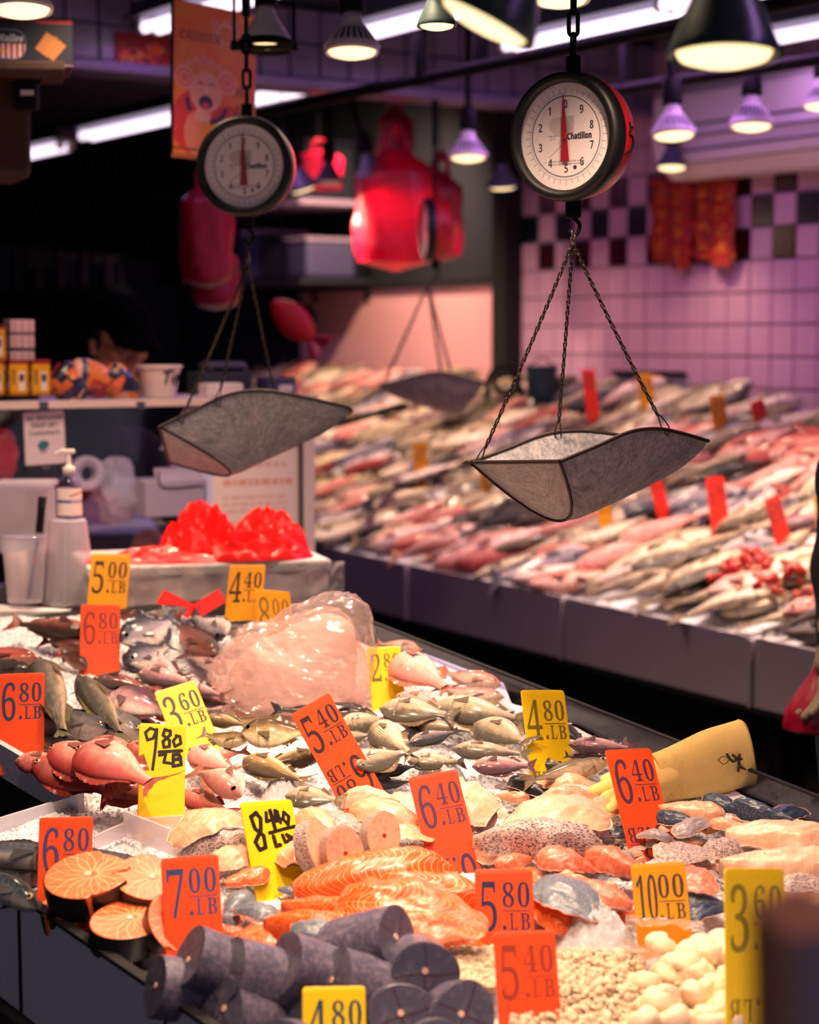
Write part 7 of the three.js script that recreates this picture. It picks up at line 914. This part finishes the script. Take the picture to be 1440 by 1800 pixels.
{ // tubs, soap and pens at the frame edge
  const d = 4.38, P = (px, py, dd = d) => at(px, py, dd), k = d / FOCAL;
  const t = thing('frosted_tub', 'upturned frosted plastic tub under the soap bottle', 'tub'), b = P(122, 1062), h = 150 * k; mk('tub_wall', lathe([[0, h], [0.038, h], [0.042, h - 0.004], [0.062, 0.012], [0.066, 0.01], [0.066, 0.002], [0.06, 0]], 40), M.frosted, t); for (let i = 0; i < 8; i++) { const a = i / 8 * 6.283; mk('rib', rod(V(Math.cos(a) * 0.0425, h - 0.01, Math.sin(a) * 0.0425), V(Math.cos(a) * 0.0615, 0.016, Math.sin(a) * 0.0615), 0.0012, 6), M.frosted, t); } t.position.copy(b);
  const s = thing('soap_bottle', 'clear pump bottle with red and blue label on the upturned tub', 'bottle'), sb = b.clone().add(V(0.004, h + 0.002, 0)); M.soapLabel = new THREE.MeshStandardMaterial({ name: 'soapLabel', roughness: 0.5, map: canvas(256, 256, (g, W, H) => { g.fillStyle = '#f0dcd6'; g.fillRect(0, 0, W, H); for (const x of [0, 128]) { g.strokeStyle = '#c8402c'; g.lineWidth = 12; g.beginPath(); g.moveTo(x + 20, 74); g.lineTo(x + 74, 30); g.stroke(); g.fillStyle = '#30508c'; g.fillRect(x, 110, 128, 26); g.fillStyle = '#e8e0f0'; g.fillRect(x + 26, 118, 70, 8); } }) });
  mk('bottle_body', lathe([[0, 0], [0.026, 0], [0.028, 0.004], [0.028, 0.074], [0.02, 0.09], [0.011, 0.096], [0.011, 0.102], [0, 0.102]], 32), M.caseGlass, s); mk('label', lathe([[0.0284, 0.008], [0.0284, 0.07]], 32), M.soapLabel, s); mk('collar', lathe([[0, 0.1], [0.014, 0.1], [0.0145, 0.116], [0.008, 0.12], [0.0055, 0.124], [0.0055, 0.15], [0, 0.15]], 24), M.warmWhite, s); mk('pump_head', merge([rbox(0.034, 0.01, 0.014, 0.003, 0.004, 0.153, 0), rod(V(0.018, 0.153, 0), V(0.034, 0.147, 0), 0.004, 10)]), M.warmWhite, s); s.position.copy(sb); s.rotation.y = Math.PI * 0.9;
  const c = thing('deli_cup', 'clear deli cup holding a folded note and a blue pen', 'cup'), cb = P(44, 1058, 4.3); mk('cup_wall', lathe([[0, 0.001], [0.036, 0], [0.038, 0.003], [0.05, 0.148], [0.053, 0.15], [0.05, 0.152]], 36), M.frosted, c); mk('rim', new THREE.TorusGeometry(0.0515, 0.002, 8, 40).rotateX(Math.PI / 2).translate(0, 0.15, 0), M.caseGlass, c); c.position.copy(cb);
  const n = single('note', grid(8, 8, (u, v) => V((v - 0.5) * 0.05, u * 0.11, 0.012 * Math.sin(v * 3))), new THREE.MeshStandardMaterial({ name: 'note', color: 0xf0dcd0, roughness: 0.8, side: THREE.DoubleSide }), 'folded cream note standing inside the deli cup', 'note'); n.position.copy(cb).add(V(-0.008, 0.006, 0.01)); n.rotation.z = 0.08;
  const pen = thing('pen', 'blue pen with a red band standing in the deli cup', 'pen'), p0 = cb.clone().add(V(0.012, 0.008, 0.02)), p1 = cb.clone().add(V(0.03, 0.14, 0)); std('penBlue', { color: 0x2a3c70, roughness: 0.4 }); mk('barrel', rod(p0, p1, 0.0045), M.penBlue, pen); mk('band', rod(p0.clone().lerp(p1, 0.6), p0.clone().lerp(p1, 0.68), 0.0052), M.redEnamel, pen); mk('cap', rod(p0.clone().lerp(p1, 0.02), p0.clone().lerp(p1, 0.3), 0.0054), M.penBlue, pen);
  const mp = thing('marker', 'thick black marker standing beside the frosted tub', 'marker'), m0 = P(68, 946, 4.4), m1 = P(73, 892, 4.4); mk('barrel', rod(m0, m1, 0.009, 14), M.rubber, mp); mk('cap', rod(m1, m1.clone().lerp(m0, -0.35), 0.0098, 14), M.blackEnamel, mp);
  const ct = thing('clear_container', 'clear square container behind the deli cup', 'container'), cc = P(46, 912, 4.6); mk('wall', new RoundedBoxGeometry(0.13, 0.16, 0.1, 2, 0.012), M.frosted, ct); mk('lid', new RoundedBoxGeometry(0.14, 0.014, 0.11, 2, 0.005).translate(0, 0.086, 0), M.frosted, ct); ct.position.copy(cc);
  const ls = thing('white_ledge', 'pale ledge carrying the tubs at the end of the fish table', 'ledge'), la = P(-60, 1064, 4.3), lb = P(190, 1064, 4.42); mk('slab', bar(la.clone().add(V(0, -0.015, -0.05)), lb.clone().add(V(0, -0.015, -0.05)), 0.26, 0.028), M.foam, ls); mk('front_skirt', sheet([la.clone().add(V(0, -0.09, 0.07)), lb.clone().add(V(0, -0.09, 0.07)), lb.clone().add(V(0, -0.01, 0.07)), la.clone().add(V(0, -0.01, 0.07))], 0.01), M.foam, ls);
}

// ---------------------------------------------------------------- painted sign, carton and post at the top corner
{
  const tex = canvas(512, 900, (g, W, H) => {
    g.fillStyle = '#e27a28'; g.fillRect(0, 0, W, H); const r = rng(6); for (let i = 0; i < 60; i++) { g.fillStyle = ['rgba(240,120,60,0.25)', 'rgba(220,80,60,0.2)', 'rgba(245,160,60,0.2)'][Math.floor(r() * 3)]; g.beginPath(); g.ellipse(r() * W, r() * H, 30 + r() * 90, 20 + r() * 60, r() * 3, 0, 7); g.fill(); }
    const blob = (x, y, a, b, c, rot = 0) => { g.fillStyle = c; g.beginPath(); g.ellipse(x, y, a, b, rot, 0, 7); g.fill(); }; const ring = (x, y, a, b, c, lw) => { g.strokeStyle = c; g.lineWidth = lw; g.beginPath(); g.ellipse(x, y, a, b, 0, 0, 7); g.stroke(); };
    for (let i = 0; i < 9; i++) { ring(250 + i * 22, 90 + (i % 4) * 38, 18 + (i % 3) * 10, 16 + (i % 3) * 9, '#d8a0a0', 8); } blob(320, 150, 44, 54, '#d8843c'); ring(320, 150, 46, 56, '#e8b8a8', 9); blob(320, 232, 20, 30, '#d88c4c');
    blob(140, 700, 150, 190, '#cc3a34'); blob(330, 720, 110, 150, '#cf4434'); blob(160, 760, 90, 140, '#dc8a70'); blob(240, 760, 70, 90, '#e08828');
    for (let i = -3; i <= 3; i++) { blob(190 + i * 34, 350 - Math.abs(i) * -16, 20, 56, '#e0a090', i * 0.32); blob(190 + i * 34, 352 - Math.abs(i) * -16, 10, 40, '#d86a4c', i * 0.32); }
    blob(190, 390, 100, 46, '#d8883c'); for (const s of [70, 330]) { blob(s, 440, 62, 70, '#e0786a'); ring(s, 440, 56, 62, '#eab0a0', 10); ring(s, 440, 28, 32, '#eab0a0', 8); }
    blob(200, 510, 98, 120, '#e2a898'); for (const x of [166, 236]) { g.strokeStyle = '#7a4650'; g.lineWidth = 8; g.beginPath(); g.arc(x, 476, 18, 3.4, 6.0); g.stroke(); } blob(202, 500, 10, 14, '#f4d8cc'); blob(200, 570, 42, 40, '#30243c'); blob(200, 588, 24, 18, '#d84a5c'); g.strokeStyle = '#2a2c50'; g.lineWidth = 26; g.lineCap = 'round'; g.beginPath(); g.arc(206, 560, 124, 0.35, 1.6); g.stroke(); g.beginPath(); g.arc(206, 560, 118, 2.6, 3.1); g.stroke();
    for (let i = 0; i < 4; i++) blob(150 + i * 22, 640 + i * 8, 12, 44, '#e4ac9c', 0.2);
    g.fillStyle = '#5a2418'; g.font = 'bold 74px serif'; g.fillText('CASHIER', 40, 218, 250); g.font = 'bold 62px serif'; g.fillText('HE', 384, 500); g.fillText('AE', 372, 600); g.fillText('RE', 372, 650, 60); g.fillText('A', 370, 730); g.fillStyle = '#8a4a28'; g.fillRect(0, H - 50, W, 14);
  });
  const t = thing('painted_sign', 'orange painted cashier sign with a laughing figure hanging behind the smaller scale', 'sign'), A = at(306, 2, 4.55), B = at(452, 30, 4.75), Cc = at(299, 272, 4.55), X = B.clone().sub(A); X.y = 0; const W = X.length(); X.normalize(); const Z = X.clone().cross(UP), H = A.distanceTo(Cc);
  const g = rbox(W, H, 0.004, 0.001), uv = g.attributes.uv, p = g.attributes.position; for (let i = 0; i < uv.count; i++) uv.setXY(i, p.getX(i) / W + 0.5, p.getY(i) / H + 0.5); mk('board', g, new THREE.MeshPhysicalMaterial({ name: 'signPrint', map: tex, roughness: 0.4, clearcoat: 0.15, clearcoatRoughness: 0.2 }), t); mk('edge_binding', rbox(0.006, H, 0.006, 0.001, -W / 2, 0, 0), M.rubber, t); mk('lower_rail', rbox(W, 0.012, 0.008, 0.002, 0, -H / 2, 0), M.tanFlesh ? new THREE.MeshStandardMaterial({ name: 'signRail', color: 0xa8603c, roughness: 0.6 }) : M.board, t);
  for (const x of [-0.4, 0.4]) mk('hanging_cord', rod(V(x * W, H / 2, 0), V(x * W, H / 2 + 0.32, 0), 0.002, 6), M.rubber, t);
  t.position.copy(A).add(Cc).multiplyScalar(0.5).addScaledVector(X, W / 2); t.quaternion.setFromRotationMatrix(new THREE.Matrix4().makeBasis(X, UP, X.clone().cross(UP))); t.rotateZ(-0.02);
  const d = 4.3, k = d / FOCAL, ca = at(-70, 115, d), cb = at(130, 117, d + 0.06), w = ca.distanceTo(cb), h = 80 * k, bx = thing('cracker_carton', 'dark blue cracker carton with a striped oval badge', 'carton'), X2 = cb.clone().sub(ca).setY(0).normalize();
  const ctex = canvas(800, 320, (c, CW, CH) => { c.fillStyle = '#0e1428'; c.fillRect(0, 0, CW, CH); c.save(); c.beginPath(); c.roundRect ? c.roundRect(110, 70, 350, 200, 80) : c.rect(110, 70, 350, 200); c.clip(); c.fillStyle = '#101a34'; c.fillRect(110, 70, 350, 100); for (let i = 0; i < 18; i++) { c.fillStyle = i % 2 ? '#e0d4dc' : '#b02028'; c.fillRect(110 + i * 20, 165, 20, 110); } c.fillStyle = '#e8a030'; c.font = 'bold 30px sans-serif'; c.fillText('ORIGINAL', 190, 226); c.restore(); c.strokeStyle = '#6a7898'; c.lineWidth = 8; c.beginPath(); c.roundRect ? c.roundRect(110, 70, 350, 200, 80) : c.rect(110, 70, 350, 200); c.stroke(); c.fillStyle = '#dfe4f4'; c.font = 'italic bold 66px serif'; c.fillText('JollyHalles', 130, 150, 310); c.fillStyle = '#b8763c'; for (const [x, y, a] of [[660, 190, 0.7], [640, 180, 0.6], [610, 165, 0.62]]) { c.save(); c.translate(x, y); c.rotate(a); c.fillRect(-52, -72, 104, 144); c.strokeStyle = '#7a4a24'; c.lineWidth = 3; c.strokeRect(-52, -72, 104, 144); c.restore(); } c.fillStyle = '#a01828'; c.fillRect(540, 0, 260, 18); c.fillStyle = '#d8b0b8'; for (let i = 0; i < 54; i++) c.fillRect(i * 15, CH - 16, 7, 10); });
  const bg = rbox(w, h, 0.18, 0.004, 0, 0, -0.09), buv = bg.attributes.uv, bp = bg.attributes.position; for (let i = 0; i < buv.count; i++) buv.setXY(i, clamp(bp.getX(i) / w + 0.5, 0, 1), clamp(bp.getY(i) / h + 0.5, 0, 1)); mk('box_body', bg, new THREE.MeshStandardMaterial({ name: 'cartonPrint', map: ctex, roughness: 0.5 }), bx); mk('top_flap', rbox(w * 0.99, 0.003, 0.17, 0.001, 0, h / 2 + 0.002, -0.09), M.tinRed, bx); bx.position.copy(ca).add(cb).multiplyScalar(0.5).add(V(0, h / 2, 0)); bx.quaternion.setFromRotationMatrix(new THREE.Matrix4().makeBasis(X2, UP, X2.clone().cross(UP)));
  std('brownWood', { color: 0x3a1c10, roughness: 0.7, bumpMap: rep(grainTex, 1, 4), bumpScale: 0.001 }); const ps = thing('wooden_post', 'brown wooden post with a shelf carrying the cracker carton', 'post'); mk('shelf_plank', bar(at(-140, 127, 4.3), at(112, 128, 4.36), 0.24, 0.02), M.brownWood, ps); mk('post', bar(at(0, 318, 4.45), at(0, 132, 4.45), 0.12, 0.12, CX), M.brownWood, ps); mk('bracket', bar(at(30, 172, 4.4), at(70, 136, 4.4), 0.02, 0.02), M.blackMetal, ps);
  const cam = thing('clip_device', 'small black device with a pale label under the wooden shelf', 'device'), q = at(48, 168, 4.4); mk('body', rbox(0.05, 0.07, 0.04, 0.008), M.rubber, cam); mk('label', rbox(0.03, 0.012, 0.002, 0.0005, 0.004, 0.004, 0.021), M.warmWhite, cam); cam.position.copy(q);
  const pa = at(208, 60, 6.0), pb = at(302, 62, 6.35), pc = at(208, 126, 6.0); const X3 = NX.clone().negate(), w3 = 0.2, h3 = 0.125, pg = rbox(w3, h3, 0.003, 0.001); const puv = pg.attributes.uv, pp = pg.attributes.position; for (let i = 0; i < puv.count; i++) puv.setXY(i, pp.getX(i) / w3 + 0.5, pp.getY(i) / h3 + 0.5); const ph = single('festival_print', pg, new THREE.MeshStandardMaterial({ name: 'festivalPrint', roughness: 0.6, map: canvas(256, 160, (c, CW, CH) => { c.fillStyle = '#8e1016'; c.fillRect(0, 0, CW, CH); const r = rng(12); for (let i = 0; i < 40; i++) { c.fillStyle = ['#c8701c', '#6a0a12', '#d84030', '#4a2038'][Math.floor(r() * 4)]; c.beginPath(); c.arc(30 + r() * 200, 40 + r() * 90, 4 + r() * 12, 0, 7); c.fill(); } }) }), 'dark red festival print fixed to the tiled beam', 'print');
  const P0 = at(560, 143, 6.3), bpn = new THREE.Plane().setFromNormalAndCoplanarPoint(AX, P0.clone().addScaledVector(AX, -0.014)); ph.position.copy(hit(254, 96, bpn)); ph.quaternion.setFromRotationMatrix(new THREE.Matrix4().makeBasis(X3, UP, AX.clone().negate()));
}

// ---------------------------------------------------------------- clear bag of ice, film, glove, brown carton
{
  const c = on(512, 1222), k = depthOf(c) / FOCAL, T = thing('plastic_bag', 'big crumpled clear plastic bag of ice among the fish', 'bag');
  const shape = (a, b, s, sd, amp = 1) => { const x = Math.cos(a) * Math.sin(b), y = Math.cos(b), z = Math.sin(a) * Math.sin(b); const spike = Math.pow(clamp(x * 0.56 + y * 0.83 - z * 0.05, 0, 1), 9) * 0.5, fold = 0.14 * (0.5 - Math.abs(n3(x * 1.9 + sd, y * 1.9, z * 1.9)) * 2) + 0.08 * (0.45 - Math.abs(n3(x * 4 + sd, y * 4, z * 4)) * 2) + 0.03 * n3(x * 12, y * 12, z * 12 + sd), q = (1 + spike + fold * amp) * s; return V(x * 138 * k * q, y * (y > 0 ? 128 : 44) * k * q + 0.01, z * 100 * k * q); };
  mk('film', toCreasedNormals(grid(64, 96, (u, v) => shape(v * Math.PI * 2, u * Math.PI, 1, 3)), 0.22), M.bagFilm = new THREE.MeshPhysicalMaterial({ name: 'bagFilm', color: 0xfbeeea, roughness: 0.12, transmission: 0.86, thickness: 0, ior: 1.5, side: THREE.DoubleSide }), T);
  mk('inner_fold', toCreasedNormals(grid(44, 64, (u, v) => shape(v * Math.PI * 2, u * Math.PI, 0.9, 9)), 0.35), M.bagFilm, T);
  mk('ice_filling', grid(40, 60, (u, v) => { const p = shape(v * Math.PI * 2, u * Math.PI, 0.8, 3, 0.45); const q = 1 + 0.03 * fbm(p.x * 16, p.y * 16, p.z * 16, 2); return p.multiplyScalar(q); }, true), M.bagIce = new THREE.MeshPhysicalMaterial({ name: 'bagIce', color: 0xfdf6f4, roughness: 0.5, transmission: 0.2, thickness: 0 }), T);
  T.position.copy(c); T.quaternion.setFromUnitVectors(UP, NN.clone().lerp(UP, 0.4).normalize());
  const film = (pts, sd, label) => { const [a, b, c2, d] = pts; return single('plastic_film', toCreasedNormals(grid(20, 30, (u, v) => { const p = a.clone().lerp(b, v).lerp(d.clone().lerp(c2, v), u); return p.add(V(0.006 * fbm(u * 4, v * 5, sd, 3), 0.012 * fbm(u * 6 + sd, v * 6, 2, 3), 0.014 * fbm(u * 3, v * 6, sd + 4, 3))); }), 0.4), M.film, label, 'plastic film'); };
  film([on(1092, 1690, 0.0), on(1300, 1770, 0.0), on(1300, 1740, 0.06), on(1096, 1650, 0.05)], 3, 'clear film edge parting big and tiny scallops'); film([on(1098, 1640), on(1240, 1640), on(1236, 1620, 0.05), on(1100, 1610, 0.06)], 5, 'clear film crumpled at the foot of the amber 10.00 tag'); film([on(252, 1462), on(340, 1462), on(336, 1450, 0.03), on(256, 1452, 0.024)], 8, 'clear film wrapped round the foot of the handwritten 9.80 tag');
  // yellow glove: hand and gauntlet
  std('gloveYellow', { color: 0xf6d27a, roughness: 0.75, bumpMap: rep(grainTex, 4, 4), bumpScale: 0.0012 });
  const g = thing('work_glove', 'yellow gauntlet work glove lying on fillets behind the orange tag', 'glove');
  const w0 = at(1150, 1370, 3.22), w1 = at(1312, 1322, 3.3), X = w1.clone().sub(w0), L = X.length(); X.normalize(); const Y = UP.clone().addScaledVector(X, -UP.dot(X)).normalize(), Z = X.clone().cross(Y);
  const cuff = (off) => grid(26, 40, (u, v) => { const a = v * Math.PI * 2, hw = lerp(0.043, 0.058, sstep(u, 0, 0.7)) - off, th = lerp(0.024, 0.034, u) - off, e = 0.8, x = u * L * (1 + 0.05 * Math.cos(a + 2)); const cy = Math.sign(Math.cos(a)) * Math.pow(Math.abs(Math.cos(a)), e) * hw, cz = Math.sign(Math.sin(a)) * Math.pow(Math.abs(Math.sin(a)), e) * th; const q = 1 + 0.03 * fbm(u * 5, Math.cos(a) * 2, Math.sin(a) * 2, 2); return V(x, cy * q, cz * q); }, true);
  M.gloveCuff = new THREE.MeshStandardMaterial({ name: 'gloveCuff', roughness: 0.75, bumpMap: rep(grainTex, 4, 4), bumpScale: 0.0012, side: THREE.DoubleSide, map: canvas(512, 512, (c2, CW, CH) => { c2.fillStyle = '#f6d27a'; c2.fillRect(0, 0, CW, CH); const r = rng(17); for (let i = 0; i < 90; i++) { c2.fillStyle = r() < 0.5 ? 'rgba(200,150,60,0.12)' : 'rgba(255,230,160,0.12)'; c2.beginPath(); c2.ellipse(r() * CW, r() * CH, 6 + r() * 30, 4 + r() * 14, r() * 3, 0, 7); c2.fill(); } c2.translate(CW * 0.13, CH * 0.36); c2.fillStyle = 'rgba(50,36,24,0.85)'; }) });
  mk('cuff', cuff(0), M.gloveCuff, g); mk('cuff_lining', cuff(0.003), M.gloveYellow, g);
  mk('cuff_hem', new THREE.TubeGeometry(new THREE.CatmullRomCurve3([...Array(24)].map((_, i) => { const a = i / 24 * Math.PI * 2; return V(L * (1 + 0.05 * Math.cos(a + 2)), Math.sign(Math.cos(a)) * Math.pow(Math.abs(Math.cos(a)), 0.8) * 0.0565, Math.sign(Math.sin(a)) * Math.pow(Math.abs(Math.sin(a)), 0.8) * 0.0325); }), true), 60, 0.0024, 6), M.gloveYellow, g);
  std('inkBrown', { color: 0x3a2a1c, roughness: 0.8 }); const mark = []; const mp = (x, y) => V(L * x, y, 0.0345 - 0.0 + 0.002); for (const pts of [[[0.66, 0.02], [0.72, 0.004], [0.8, 0.012]], [[0.72, 0.016], [0.78, 0.0], [0.76, -0.016]], [[0.8, 0.014], [0.78, -0.006], [0.84, -0.016]], [[0.74, 0.006], [0.82, 0.004]], [[0.56, 0.014], [0.62, 0.004], [0.68, 0.01], [0.62, 0.018], [0.56, 0.014]]]) mark.push(tube(pts.map(([x, y]) => mp(x, y)), pts.length > 4 ? 0.0007 : 0.0022, 16, 5)); mk('printed_mark', merge(mark), M.inkBrown, g, 'smudged dark printed mark');
  g.position.copy(w0); g.quaternion.setFromRotationMatrix(new THREE.Matrix4().makeBasis(X, Y, Z)); g.updateMatrixWorld(true); const inv = g.matrixWorld.clone().invert(), loc = (px, py, d) => at(px, py, d).applyMatrix4(inv);
  const fingers = [[[1108, 1368], [1078, 1378], [1044, 1392], 3.17], [[1106, 1384], [1070, 1404], [1050, 1418], 3.14], [[1110, 1396], [1090, 1412], [1074, 1424], 3.12], [[1130, 1346], [1098, 1356], [1066, 1372], 3.2]], bones = [[V(0.02, 0, 0), 0.03, V(-0.035, -0.004, 0), 0.03], [V(0.015, 0.016, 0), 0.022, V(-0.035, 0.014, 0), 0.02], [V(0.015, -0.018, 0), 0.022, V(-0.03, -0.02, 0.004), 0.02]];
  for (const [a, b, c3, d] of fingers) { const p = loc(...a, d), q = loc(...b, d - 0.01), e = loc(...c3, d - 0.02); bones.push([V(-0.03, p.y * 0.7, p.z * 0.5), 0.015, p, 0.0125], [p, 0.0125, q, 0.0118], [q, 0.0118, e, 0.0108]); } bones.push([V(-0.005, -0.03, 0.01), 0.014, loc(1136, 1408, 3.14), 0.013], [loc(1136, 1408, 3.14), 0.013, loc(1104, 1420, 3.12), 0.011]);
  mk('hand', blob(bones, 0.0035, 0.007), M.gloveYellow, g);
  // brown carton close to the lens
  std('kraft', { color: 0xa87048, roughness: 0.75 }); std('kraftGrey', { color: 0xa08c96, roughness: 0.7 }); const cb = thing('brown_carton', 'blurred brown carton close to the lens at the bottom corner', 'carton'), e = at(1384, 1640, 0.95), fwd = V(0, 0, -1);
  const p0 = at(1318, 1600, 1.0), p1 = at(1386, 1650, 0.92), p2 = at(1490, 1640, 0.98), dn = (p) => p.clone().add(V(0.006, -0.2, 0)), mid = p0.clone().add(p2).sub(p1); mk('dark_side', sheet([dn(p0), dn(p1), p1, p0], 0.004), M.kraft, cb); mk('grey_side', sheet([dn(p1), dn(p2), p2, p1], 0.004), M.kraftGrey, cb); mk('back_side', sheet([dn(p2), dn(mid), mid, p2], 0.004), M.kraft, cb); mk('far_side', sheet([dn(mid), dn(p0), p0, mid], 0.004), M.kraft, cb); mk('top_flap', sheet([p1, p2, mid.clone().add(V(0, 0.012, 0)), p0.clone().add(V(0, 0.004, 0))], 0.004), M.kraft, cb); mk('base', sheet([dn(p0), dn(mid), dn(p2), dn(p1)], 0.004), M.kraft, cb);
}

// ---------------------------------------------------------------- labels that single out each fish and cut
{
  const rows = ITEMS.map(([o, look, px, py]) => {
    const ref = TAGREF.map(([x, y, n]) => [Math.hypot((x - px) * 1.0, (y - py) * 1.4), x, y, n]).sort((a, b) => a[0] - b[0])[0];
    const dx = px - ref[1], dy = (py - ref[2]) * 1.4, dir = Math.abs(dx) > Math.abs(dy) ? (dx < 0 ? 'left of' : 'right of') : dy < 0 ? 'behind' : 'in front of';
    return { o, look, d: ref[0], key: look + '|' + dir + '|' + ref[3], dir, ref: ref[3] };
  });
  const sets = new Map(); for (const r of rows) { if (!sets.has(r.key)) sets.set(r.key, []); sets.get(r.key).push(r); }
  const ORD = ['closest', 'second closest', 'third closest', 'fourth closest', 'fifth closest', 'sixth closest', 'seventh closest', 'eighth closest', 'ninth closest'];
  for (const s of sets.values()) { s.sort((a, b) => a.d - b.d); s.forEach((r, i) => { const fit = (l) => { const n = (x) => x.match(/[A-Za-z0-9][A-Za-z0-9'-]*/g).length; if (n(l) > 16) l = l.replace(/ the /g, ' '); if (n(l) > 16) l = l.replace(' closest', ''); return l; }; r.o.userData.label = fit( s.length === 1 ? `${r.look} ${r.dir} the ${r.ref}` : `${r.look}, ${ORD[i]} ${r.dir} the ${r.ref}`); r.o.userData.group = (r.o.userData.category === 'fish' ? 'whole fish' : 'cut fish') + ' around the ' + r.ref; }); }
}

renderer.render(scene, camera);
